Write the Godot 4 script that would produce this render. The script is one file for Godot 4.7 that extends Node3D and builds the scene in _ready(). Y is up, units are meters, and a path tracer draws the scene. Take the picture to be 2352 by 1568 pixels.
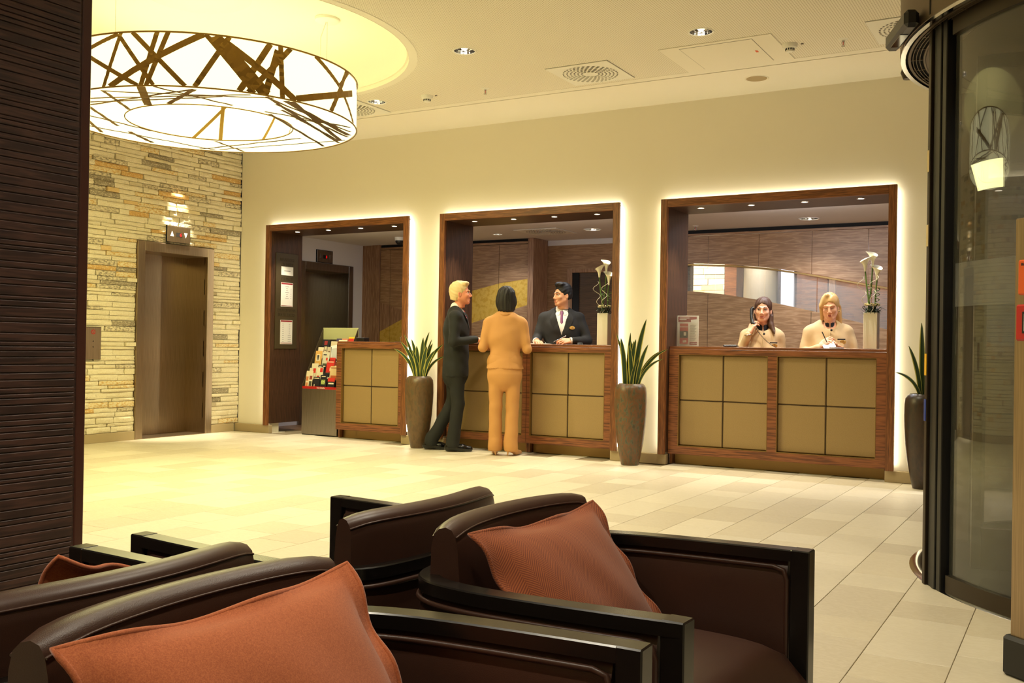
extends Node3D

# A hotel lobby at night: reception niches in a plaster wall, a stone lift wall, a ring chandelier, armchairs in front and a revolving door.

var rng := RandomNumberGenerator.new()
var M := {}
var taken := {}
var camera_frame := Transform3D()
const FOV := 38.358

func _ready():
	rng.seed = 11
	set_camera()
	set_world()
	make_materials()
	large_lights()
	build_shell()
	build_floor()
	build_stone_wall()
	build_niches()
	build_back_office()
	build_lifts()
	build_ceiling_fittings()
	build_chandelier()
	build_revolving_door()
	build_pylon()
	build_armchairs()
	build_planters()
	build_reception_items()
	build_people()

func set_camera():
	var cam := Camera3D.new()
	cam.name = "camera"
	cam.fov = FOV
	cam.near = 0.05
	cam.far = 100.0
	cam.transform = Transform3D(Basis.from_euler(Vector3(deg_to_rad(0.28076), deg_to_rad(30.13295), deg_to_rad(0.92156))), Vector3(0, 1.116, 8.9009))
	camera_frame = cam.transform
	add_child(cam)
	cam.current = true

func set_world():
	var e := Environment.new()
	e.background_mode = Environment.BG_COLOR
	e.background_color = Color(0.035, 0.045, 0.07)
	e.tonemap_mode = Environment.TONE_MAPPER_LINEAR
	e.tonemap_exposure = 1.0
	e.sdfgi_enabled = true
	e.ssao_enabled = true
	e.ssil_enabled = true
	var w := WorldEnvironment.new()
	w.name = "world"
	w.environment = e
	add_child(w)

const WARM := Color(1.0, 0.955, 0.86)
const AMBER := Color(1.0, 0.965, 0.66)
const COOL := Color(0.93, 0.95, 1.0)

func large_lights():
	# the ring chandelier lights the lobby from its underside, its sides and its top
	area_light("chandelier_light_below", Vector3(-6.2, 2.87, 3.2), Vector3(0, -1, 0), Vector2(1.7, 1.7), AMBER, 12.0)
	area_light("chandelier_light_above", Vector3(-6.2, 3.32, 3.2), Vector3(0, 1, 0), Vector2(1.5, 1.5), AMBER, 0.6)

func area_light(called, at: Vector3, towards: Vector3, size: Vector2, color: Color, energy: float):
	var l := AreaLight3D.new()
	l.name = called
	l.area_size = size
	l.light_color = color
	l.light_energy = energy
	l.area_normalize_energy = true
	l.area_range = 30.0
	l.shadow_enabled = true
	var up := Vector3.FORWARD if absf(towards.y) > 0.9 else Vector3.UP
	l.transform = Transform3D(Basis.looking_at(towards, up), at)
	add_child(l, true)
	return l

func spot(called, at: Vector3, towards: Vector3, angle: float, color: Color, energy: float, size := 0.03, soft := 0.6):
	var l := SpotLight3D.new()
	l.name = called
	l.spot_angle = angle
	l.spot_angle_attenuation = soft
	l.spot_attenuation = 2.0
	l.spot_range = 20.0
	l.light_color = color
	l.light_energy = energy
	l.light_size = size
	l.shadow_enabled = true
	var up := Vector3.FORWARD if absf(towards.normalized().y) > 0.9 else Vector3.UP
	l.transform = Transform3D(Basis.looking_at(towards, up), at)
	add_child(l, true)
	return l

# ---------------------------------------------------------------- naming

func numbered(called: String) -> String:
	var n: int = taken.get(called, 0)
	taken[called] = n + 1
	return called if n == 0 else "%s_%03d" % [called, n]

func thing(called: String, label: String, category: String, at := Vector3.ZERO, turn := 0.0, group := "") -> Node3D:
	var o := Node3D.new()
	o.name = numbered(called)
	o.position = at
	o.rotation.y = turn
	tag(o, label, category, group)
	add_child(o)
	return o

func tag(o: Node, label: String, category: String, group := ""):
	o.set_meta("label", label)
	o.set_meta("category", category)
	if group:
		o.set_meta("group", group)
	return o

func structure(o: Node3D, label := "", category := "") -> Node3D:
	o.set_meta("kind", "structure")
	if label:
		o.set_meta("label", label)
	if category:
		o.set_meta("category", category)
	return o

func put(called: String, m: Mesh, mat: Material, parent: Node = null, tf := Transform3D()) -> MeshInstance3D:
	var o := MeshInstance3D.new()
	o.mesh = m
	o.material_override = null
	if mat:
		for i in m.get_surface_count():
			o.set_surface_override_material(i, mat)
	o.transform = tf
	if parent == null or parent == self:
		o.name = numbered(called)
		add_child(o)
	else:
		var k := 0
		var n := called
		while parent.has_node(NodePath(n)):
			k += 1
			n = "%s_%03d" % [called, k]
		o.name = n
		parent.add_child(o)
	return o

# ---------------------------------------------------------------- mesh builder

class Build:
	var v := PackedVector3Array()
	var n := PackedVector3Array()
	var uv := PackedVector2Array()
	var col := PackedColorArray()
	var tint := Color.WHITE
	var use_tint := false

	func corner(p: Vector3, nn: Vector3, t := Vector2.ZERO):
		v.append(p)
		n.append(nn)
		uv.append(t)
		if use_tint:
			col.append(tint)

	func tri(a: Vector3, b: Vector3, c: Vector3):  # counter-clockwise seen from outside
		var nn := (b - a).cross(c - a).normalized()
		corner(a, nn)
		corner(c, nn)
		corner(b, nn)

	func quad(a: Vector3, b: Vector3, c: Vector3, d: Vector3):
		var nn := (c - a).cross(d - b).normalized()
		var p := [a, c, b, a, d, c]
		var t := [Vector2(0, 1), Vector2(1, 0), Vector2(1, 1), Vector2(0, 1), Vector2(0, 0), Vector2(1, 0)]
		for i in 6:
			corner(p[i], nn, t[i])

	func quad_n(a: Vector3, b: Vector3, c: Vector3, d: Vector3, na: Vector3, nb: Vector3, nc: Vector3, nd: Vector3):
		corner(a, na)
		corner(c, nc)
		corner(b, nb)
		corner(a, na)
		corner(d, nd)
		corner(c, nc)

	func box(c: Vector3, s: Vector3, r := 0.0, tf := Transform3D()):
		var h := s * 0.5
		if r <= 0.0:
			var p := []
			for i in 8:
				p.append(tf * (c + Vector3(h.x if i & 1 else -h.x, h.y if i & 2 else -h.y, h.z if i & 4 else -h.z)))
			for f in [[0, 2, 3, 1], [4, 5, 7, 6], [0, 1, 5, 4], [2, 6, 7, 3], [0, 4, 6, 2], [1, 3, 7, 5]]:
				quad(p[f[0]], p[f[1]], p[f[2]], p[f[3]])
			return
		r = minf(r, minf(h.x, minf(h.y, h.z)) * 0.98)
		var q := {}
		for i in 8:
			var g := Vector3(1 if i & 1 else -1, 1 if i & 2 else -1, 1 if i & 4 else -1)
			for a in 3:
				var l := h - Vector3(r, r, r)
				l[a] = h[a]
				q[i * 3 + a] = tf * (c + l * g)
		var faces := [[0, 2, 3, 1, 2], [4, 5, 7, 6, 2], [0, 1, 5, 4, 1], [2, 6, 7, 3, 1], [0, 4, 6, 2, 0], [1, 3, 7, 5, 0]]
		for f in faces:
			quad(q[f[0] * 3 + f[4]], q[f[1] * 3 + f[4]], q[f[2] * 3 + f[4]], q[f[3] * 3 + f[4]])
		var mid: Vector3 = tf * c
		for a in 3:
			var b := (a + 1) % 3
			var e := (a + 2) % 3
			for sb in 2:
				for se in 2:
					var i0 := (sb << b) | (se << e)
					var i1 := i0 | (1 << a)
					_out(q[i0 * 3 + b], q[i1 * 3 + b], q[i1 * 3 + e], q[i0 * 3 + e], mid)
		for i in 8:
			var a0: Vector3 = q[i * 3]
			var a1: Vector3 = q[i * 3 + 1]
			var a2: Vector3 = q[i * 3 + 2]
			if (a1 - a0).cross(a2 - a0).dot(a0 - mid) > 0:
				tri(a0, a1, a2)
			else:
				tri(a0, a2, a1)

	func _out(a: Vector3, b: Vector3, c: Vector3, d: Vector3, mid: Vector3):
		if (c - a).cross(d - b).dot(a - mid) > 0:
			quad(a, b, c, d)
		else:
			quad(a, d, c, b)

	func grid(rows: Array, closed := false, flip := false):  # smooth surface over rows of points; closed joins each row's ends
		var r := rows.size()
		var c: int = rows[0].size()
		var nn := []
		for i in r:
			var line := PackedVector3Array()
			for j in c:
				var jl := (j - 1 + c) % c if closed else maxi(j - 1, 0)
				var jr := (j + 1) % c if closed else mini(j + 1, c - 1)
				var du: Vector3 = rows[i][jr] - rows[i][jl]
				var dv: Vector3 = rows[mini(i + 1, r - 1)][j] - rows[maxi(i - 1, 0)][j]
				var x := du.cross(dv)
				line.append(x.normalized() if x.length() > 1e-12 else Vector3.UP)
			nn.append(line)
		for i in r - 1:
			for j in (c if closed else c - 1):
				var k := (j + 1) % c
				if flip:
					quad_n(rows[i][j], rows[i + 1][j], rows[i + 1][k], rows[i][k], -nn[i][j], -nn[i + 1][j], -nn[i + 1][k], -nn[i][k])
				else:
					quad_n(rows[i][j], rows[i][k], rows[i + 1][k], rows[i + 1][j], nn[i][j], nn[i][k], nn[i + 1][k], nn[i + 1][j])

	func fan(ring: PackedVector3Array, flip := false):
		var m := Vector3.ZERO
		for p in ring:
			m += p
		m /= ring.size()
		for j in ring.size():
			var a := ring[j]
			var b := ring[(j + 1) % ring.size()]
			if flip:
				tri(m, b, a)
			else:
				tri(m, a, b)

	func loft(rings: Array, caps := true):  # rings wind counter-clockwise seen from the far end
		grid(rings, true)
		if caps:
			fan(rings[0], true)
			fan(rings[-1])

	func lathe(profile: Array, seg := 32, tf := Transform3D(), from := 0.0, to := TAU):  # profile of Vector2(radius, height) from the bottom up, outside to the right
		for i in profile.size() - 1:
			var a: Vector2 = profile[i]
			var b: Vector2 = profile[i + 1]
			if a.distance_to(b) < 1e-6:
				continue
			var own := (b - a).normalized()
			var na := own
			var nb := own
			if i > 0:
				var d: Vector2 = (a - profile[i - 1]).normalized()
				if d.dot(own) > 0.75:
					na = (d + own).normalized()
			if i + 2 < profile.size():
				var d2: Vector2 = (profile[i + 2] - b).normalized()
				if d2.dot(own) > 0.75:
					nb = (d2 + own).normalized()
			for s in seg:
				var t0 := from + (to - from) * s / seg
				var t1 := from + (to - from) * (s + 1) / seg
				var e0 := Vector3(cos(t0), 0, -sin(t0))
				var e1 := Vector3(cos(t1), 0, -sin(t1))
				var u := Vector3.UP
				quad_n(tf * (e0 * a.x + u * a.y), tf * (e1 * a.x + u * a.y), tf * (e1 * b.x + u * b.y), tf * (e0 * b.x + u * b.y),
					(tf.basis * (e0 * na.y - u * na.x)).normalized(), (tf.basis * (e1 * na.y - u * na.x)).normalized(), (tf.basis * (e1 * nb.y - u * nb.x)).normalized(), (tf.basis * (e0 * nb.y - u * nb.x)).normalized())

	func tube(points: Array, radius, seg := 8, caps := true, squash := 1.0, squash_up := Vector3.UP):
		var rings := []
		var last := Vector3.ZERO
		for i in points.size():
			var t: Vector3 = (points[mini(i + 1, points.size() - 1)] - points[maxi(i - 1, 0)]).normalized()
			var side := squash_up.cross(t)
			if last != Vector3.ZERO and squash == 1.0:
				side = last - t * last.dot(t)
			if side.length() < 1e-4:
				side = Vector3.RIGHT.cross(t)
				if side.length() < 1e-4:
					side = Vector3.FORWARD.cross(t)
			side = side.normalized()
			last = side
			var up := t.cross(side)
			var rr: float = radius if radius is float else radius[i]
			var ring := PackedVector3Array()
			for s in seg:
				var a := TAU * s / seg
				ring.append(points[i] + side * cos(a) * rr + up * sin(a) * rr * squash)
			rings.append(ring)
		loft(rings, caps)

	func prism(poly: PackedVector2Array, depth: float, tf := Transform3D()):  # extruded along +z from 0 to depth
		var idx := Geometry2D.triangulate_polygon(poly)
		var area := 0.0
		for i in poly.size():
			var a := poly[i]
			var b := poly[(i + 1) % poly.size()]
			area += a.x * b.y - b.x * a.y
		var pts := poly
		if area < 0:
			pts = poly.duplicate()
			pts.reverse()
			idx = Geometry2D.triangulate_polygon(pts)
		for i in range(0, idx.size(), 3):
			var p := [pts[idx[i]], pts[idx[i + 1]], pts[idx[i + 2]]]
			if (p[1] - p[0]).cross(p[2] - p[0]) < 0:
				p = [p[0], p[2], p[1]]
			tri(tf * Vector3(p[0].x, p[0].y, depth), tf * Vector3(p[1].x, p[1].y, depth), tf * Vector3(p[2].x, p[2].y, depth))
			tri(tf * Vector3(p[0].x, p[0].y, 0), tf * Vector3(p[2].x, p[2].y, 0), tf * Vector3(p[1].x, p[1].y, 0))
		for i in pts.size():
			var a := pts[i]
			var b := pts[(i + 1) % pts.size()]
			quad(tf * Vector3(a.x, a.y, 0), tf * Vector3(b.x, b.y, 0), tf * Vector3(b.x, b.y, depth), tf * Vector3(a.x, a.y, depth))

	func ball(c: Vector3, r: Vector3, seg := 16, rings := 10, tf := Transform3D()):
		var prof := []
		for i in rings + 1:
			var a := -PI / 2 + PI * i / rings
			prof.append(Vector2(maxf(cos(a), 0.0), sin(a)))
		lathe(prof, seg, tf * Transform3D(Basis.from_scale(r), c))

	func mesh() -> ArrayMesh:
		var arr := []
		arr.resize(Mesh.ARRAY_MAX)
		arr[Mesh.ARRAY_VERTEX] = v
		arr[Mesh.ARRAY_NORMAL] = n
		arr[Mesh.ARRAY_TEX_UV] = uv
		if use_tint:
			arr[Mesh.ARRAY_COLOR] = col
		var m := ArrayMesh.new()
		m.add_surface_from_arrays(Mesh.PRIMITIVE_TRIANGLES, arr)
		return m

func done(b: Build, called: String, mat: Material, parent: Node = null, tf := Transform3D()) -> MeshInstance3D:
	return put(called, b.mesh(), mat, parent, tf)

func slab(called: String, c: Vector3, s: Vector3, mat: Material, parent: Node = null, r := 0.0, tf := Transform3D()) -> MeshInstance3D:
	var b := Build.new()
	b.box(c, s, r)
	return put(called, b.mesh(), mat, parent, tf)

func span(called: String, a: Vector3, z: Vector3, mat: Material, parent: Node = null, r := 0.0) -> MeshInstance3D:
	return slab(called, (a + z) * 0.5, (z - a).abs(), mat, parent, r)

func lettering(text: String, height: float, mat: Material, parent: Node, tf: Transform3D, depth := 0.002, bold := false, serif := false) -> MeshInstance3D:
	var t := TextMesh.new()
	var f := SystemFont.new()
	f.font_names = PackedStringArray(["Droid Serif" if serif else "Droid Sans"])
	f.font_weight = 700 if bold else 400
	t.font = f
	t.text = text
	t.font_size = 32
	t.pixel_size = height / 32.0
	t.depth = depth
	return put("lettering", t, mat, parent, tf)

# ---------------------------------------------------------------- materials

func rgb(r: int, g: int, b: int) -> Color:
	return Color8(r, g, b)

func plain(called: String, c: Color, rough := 0.8, metal := 0.0) -> StandardMaterial3D:
	var m := StandardMaterial3D.new()
	m.resource_name = called
	m.albedo_color = c
	m.roughness = rough
	m.metallic = metal
	M[called] = m
	return m

func noise_texture(freq: float, octaves: int, sd: int, colors: Array, stops: Array, as_normal := false, strength := 4.0, kind := FastNoiseLite.TYPE_SIMPLEX_SMOOTH, side := 512) -> NoiseTexture2D:
	var f := FastNoiseLite.new()
	f.noise_type = kind
	f.frequency = freq
	f.fractal_octaves = octaves
	f.seed = sd
	var t := NoiseTexture2D.new()
	t.width = side
	t.height = side
	t.seamless = true
	t.seamless_blend_skirt = 0.2
	t.noise = f
	if as_normal:
		t.as_normal_map = true
		t.bump_strength = strength
	else:
		var g := Gradient.new()
		g.offsets = PackedFloat32Array(stops)
		g.colors = PackedColorArray(colors)
		t.color_ramp = g
	return t

func triplanar(m: StandardMaterial3D, scale: Vector3, world := true):
	m.uv1_triplanar = true
	m.uv1_world_triplanar = world
	m.uv1_scale = scale
	m.uv1_triplanar_sharpness = 8.0
	return m

func wood(called: String, dark: Color, mid: Color, light: Color, along: int, sd: int, rough := 0.42, fine := 7.0, long := 0.35) -> StandardMaterial3D:
	var m := plain(called, Color.WHITE, rough)
	var key := "%s%s%s%d" % [dark, mid, light, sd]
	if not M.has(key):
		M[key] = noise_texture(0.012, 5, sd, [dark, mid, light, mid, dark.lerp(mid, 0.5), light], [0.0, 0.3, 0.45, 0.58, 0.75, 1.0])
	m.albedo_texture = M[key]
	var s := Vector3(fine, fine, fine)
	s[along] = long
	triplanar(m, s)
	return m

func dots_texture(ground: Color, hole: Color, n := 8, radius := 0.22) -> ImageTexture:
	var side := 256
	var img := Image.create(side, side, false, Image.FORMAT_RGB8)
	img.fill(ground)
	var pitch := float(side) / n
	for y in side:
		for x in side:
			var fx := fposmod(x + 0.5, pitch) / pitch - 0.5
			var fy := fposmod(y + 0.5, pitch) / pitch - 0.5
			if fx * fx + fy * fy < radius * radius:
				img.set_pixel(x, y, hole)
	img.generate_mipmaps()
	return ImageTexture.create_from_image(img)

func weave_texture(a: Color, b: Color, c: Color, herring: bool, sd: int) -> ImageTexture:
	var side := 256
	var img := Image.create(side, side, false, Image.FORMAT_RGB8)
	var r := RandomNumberGenerator.new()
	r.seed = sd
	for y in side:
		for x in side:
			var k: int
			if herring:
				var band := int(x / 32)
				k = (x + y if band % 2 == 0 else x - y + 512) % 8
				img.set_pixel(x, y, (a if k < 4 else b).lerp(c, r.randf() * 0.4))
			else:
				k = (x % 4) + 2 * (y % 4)
				img.set_pixel(x, y, a.lerp(b, r.randf()).lerp(c, 0.45 * r.randf() * float((x + y) % 2)))
	img.generate_mipmaps()
	return ImageTexture.create_from_image(img)

func make_materials():
	plain("plaster", rgb(236, 228, 208), 0.85)
	plain("ceiling_paint", rgb(238, 232, 216), 0.9)
	plain("recess_paint", rgb(240, 234, 214), 0.9)
	plain("office_paint", rgb(222, 218, 214), 0.9)
	var perf := plain("perforated", Color.WHITE, 0.9)
	perf.albedo_texture = dots_texture(rgb(236, 230, 214), rgb(168, 152, 124))
	triplanar(perf, Vector3(1 / 0.144, 1 / 0.144, 1 / 0.144))
	plain("gap_black", rgb(20, 18, 16), 0.9)
	plain("grout", rgb(150, 134, 106), 0.95)
	# limestone floor tiles: four tones of one stone
	var tones := [[rgb(214, 203, 178), rgb(224, 214, 191)], [rgb(207, 194, 166), rgb(218, 207, 182)], [rgb(219, 208, 182), rgb(229, 219, 196)], [rgb(200, 187, 160), rgb(214, 203, 180)]]
	for i in 4:
		var t := plain("limestone_%d" % i, Color.WHITE, 0.42)
		t.albedo_texture = noise_texture(0.02, 5, 40 + i, [tones[i][0], tones[i][1], tones[i][0].lerp(tones[i][1], 0.4), tones[i][1]], [0.0, 0.4, 0.6, 1.0])
		triplanar(t, Vector3(1.1, 1.1, 3.3))
	var field := plain("limestone_field", Color.WHITE, 0.42)
	field.albedo_texture = M["limestone_0"].albedo_texture
	field.vertex_color_use_as_albedo = true
	triplanar(field, Vector3(1.1, 1.1, 3.3))
	plain("skirting_stone", rgb(176, 156, 120), 0.6)
	# ledge stone
	var relief := noise_texture(0.035, 4, 71, [], [], true, 6.0)
	var cream := rgb(230, 218, 188)
	var sets := [
		[cream, rgb(236, 226, 200), rgb(224, 210, 176)],
		[rgb(234, 224, 198), rgb(226, 213, 180), rgb(238, 229, 206)],
		[cream, rgb(232, 214, 172), rgb(206, 164, 98)],
		[cream, rgb(214, 202, 174), rgb(150, 138, 116)],
		[rgb(222, 186, 124), rgb(204, 158, 92), rgb(232, 212, 166)],
		[rgb(186, 174, 148), rgb(140, 128, 108), rgb(214, 203, 176)]]
	for i in 6:
		var s := plain("ledge_stone_%d" % i, Color.WHITE, 0.9)
		s.albedo_texture = noise_texture(0.02, 4, 60 + i, sets[i], [0.25, 0.5, 0.8])
		s.normal_enabled = true
		s.normal_texture = relief
		s.normal_scale = 0.7
		triplanar(s, Vector3(2.2, 4.5, 2.2))
	# woods
	var wd := rgb(78, 44, 22)
	var wm := rgb(118, 70, 36)
	var wl := rgb(146, 92, 50)
	wood("walnut_upright", wd, wm, wl, 1, 5, 0.38)
	wood("walnut_level", wd, wm, wl, 0, 5, 0.38)
	wood("zebrano_level", rgb(58, 30, 18), rgb(128, 76, 44), rgb(150, 92, 54), 0, 8, 0.38, 5.5, 0.25)
	wood("wenge_upright", rgb(42, 27, 18), rgb(66, 44, 30), rgb(88, 60, 42), 1, 6, 0.4, 11.0)
	wood("wenge_level", rgb(42, 27, 18), rgb(66, 44, 30), rgb(84, 58, 40), 0, 6, 0.4, 11.0)
	wood("elm_level", rgb(128, 94, 62), rgb(152, 115, 78), rgb(172, 136, 98), 0, 14, 0.45, 3.2, 0.3)
	wood("elm_upright", rgb(120, 84, 56), rgb(144, 106, 74), rgb(166, 128, 94), 1, 14, 0.45, 3.2, 0.3)
	wood("pillar_veneer", rgb(36, 22, 19), rgb(60, 38, 33), rgb(80, 52, 44), 2, 17, 0.5, 6.0, 0.35)
	plain("pillar_edge", rgb(74, 38, 28), 0.4)
	plain("black_lacquer", rgb(24, 20, 17), 0.24)
	# leather and cloth
	var grain := noise_texture(0.16, 3, 90, [], [], true, 3.0, FastNoiseLite.TYPE_CELLULAR)
	var leather := plain("leather", rgb(64, 40, 30), 0.38)
	leather.normal_enabled = true
	leather.normal_texture = grain
	leather.normal_scale = 0.25
	triplanar(leather, Vector3(7, 7, 7), false)
	var pad := plain("pad_leather", Color.WHITE, 0.55)
	pad.albedo_texture = noise_texture(0.08, 4, 33, [rgb(146, 120, 76), rgb(164, 137, 90), rgb(156, 129, 82)], [0.2, 0.6, 1.0])
	triplanar(pad, Vector3(4, 4, 4))
	plain("pad_groove", rgb(60, 44, 26), 0.8)
	plain("bronze_trim", rgb(150, 120, 70), 0.4, 0.6)
	var rust := plain("rust_weave", Color.WHITE, 0.95)
	rust.albedo_texture = weave_texture(rgb(164, 84, 44), rgb(196, 112, 66), rgb(132, 62, 36), false, 3)
	rust.rim_enabled = true
	rust.rim = 0.4
	triplanar(rust, Vector3(3.4, 3.4, 3.4), false)
	var herring := plain("rust_herringbone", Color.WHITE, 0.95)
	herring.albedo_texture = weave_texture(rgb(168, 92, 46), rgb(112, 52, 28), rgb(136, 70, 38), true, 4)
	herring.rim_enabled = true
	herring.rim = 0.3
	triplanar(herring, Vector3(4.5, 4.5, 4.5), false)
	# metals and glass
	var steel := plain("brushed_steel", Color.WHITE, 0.34, 1.0)
	steel.albedo_texture = noise_texture(0.02, 4, 21, [rgb(140, 132, 122), rgb(164, 155, 144)], [0.2, 0.9])
	triplanar(steel, Vector3(14, 0.3, 14))
	var dark_steel := plain("bronze_steel", Color.WHITE, 0.36, 1.0)
	dark_steel.albedo_texture = noise_texture(0.02, 4, 22, [rgb(150, 132, 110), rgb(176, 156, 132)], [0.2, 0.9])
	triplanar(dark_steel, Vector3(14, 0.3, 14))
	plain("chrome", rgb(205, 205, 208), 0.12, 1.0)
	plain("gold_strap", rgb(150, 118, 58), 0.3, 0.9)
	plain("canopy_metal", rgb(104, 90, 74), 0.45, 0.75)
	plain("door_bronze", rgb(58, 48, 38), 0.4, 0.6)
	plain("door_black", rgb(16, 16, 17), 0.4)
	var glass := plain("clear_glass", Color(0.86, 0.9, 0.88, 0.12), 0.0)
	glass.transparency = BaseMaterial3D.TRANSPARENCY_ALPHA
	var tinted := plain("tinted_glass", Color(0.3, 0.3, 0.27, 0.34), 0.0)
	tinted.transparency = BaseMaterial3D.TRANSPARENCY_ALPHA
	var frost := plain("frosted_glass", Color(0.88, 0.9, 0.9, 0.62), 0.6)
	frost.transparency = BaseMaterial3D.TRANSPARENCY_ALPHA
	plain("night_glass", rgb(14, 16, 20), 0.06)
	plain("white_plastic", rgb(236, 233, 222), 0.5)
	plain("dark_plastic", rgb(22, 22, 24), 0.35)
	plain("red_plastic", rgb(196, 30, 24), 0.35)
	plain("yellow_plate", rgb(238, 184, 30), 0.5)
	plain("blue_plate", rgb(34, 60, 150), 0.5)
	plain("cream_plate", rgb(220, 200, 150), 0.5)
	plain("orange_box", rgb(226, 92, 24), 0.45)
	plain("fire_red", rgb(190, 28, 24), 0.45)
	plain("paper", rgb(238, 234, 222), 0.8)
	plain("ink", rgb(40, 36, 34), 0.8)
	plain("soft_ink", rgb(120, 112, 104), 0.8)
	plain("maroon", rgb(150, 26, 36), 0.6)
	plain("letter_bronze", rgb(64, 52, 32), 0.6)
	plain("sign_olive", rgb(70, 58, 34), 0.5)
	plain("white_ceramic", rgb(236, 230, 210), 0.3)
	plain("gold_leaf", rgb(214, 172, 66), 0.4, 0.25)
	M["gold_leaf"].albedo_color = Color.WHITE
	M["gold_leaf"].albedo_texture = noise_texture(0.015, 5, 27, [rgb(204, 160, 56), rgb(222, 184, 84), rgb(212, 170, 64)], [0.2, 0.6, 1.0])
	triplanar(M["gold_leaf"], Vector3(1.5, 1.5, 1.5))
	# glowing things
	glow("shade_glow", Color(1.0, 0.985, 0.78), 1.5)
	glow("halo_strip", Color(1.0, 0.975, 0.86), 11.0)
	glow("lamp_glow", Color(1.0, 0.95, 0.84), 6.0)
	glow("office_glow", Color(0.94, 0.96, 1.0), 5.0)
	glow("red_led", Color(1.0, 0.06, 0.06), 1.2)
	glow("arrow_glow", Color(1.0, 0.98, 0.92), 1.4)

func glow(called: String, c: Color, energy: float):
	var m := plain(called, Color(c.r * 0.9, c.g * 0.9, c.b * 0.9), 0.6)
	m.emission_enabled = true
	m.emission = c
	m.emission_energy_multiplier = energy
	return m

# ---------------------------------------------------------------- the setting

const WEST := -9.2
const EAST := 2.5
const SOUTH := 11.2
const CEIL := 3.5
const OFFICE_CEIL := 2.57
const BACK := -2.58
const NICHES := [[-8.692, -6.535], [-6.110, -3.965], [-3.528, -1.380], [-0.948, 1.200]]

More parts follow.
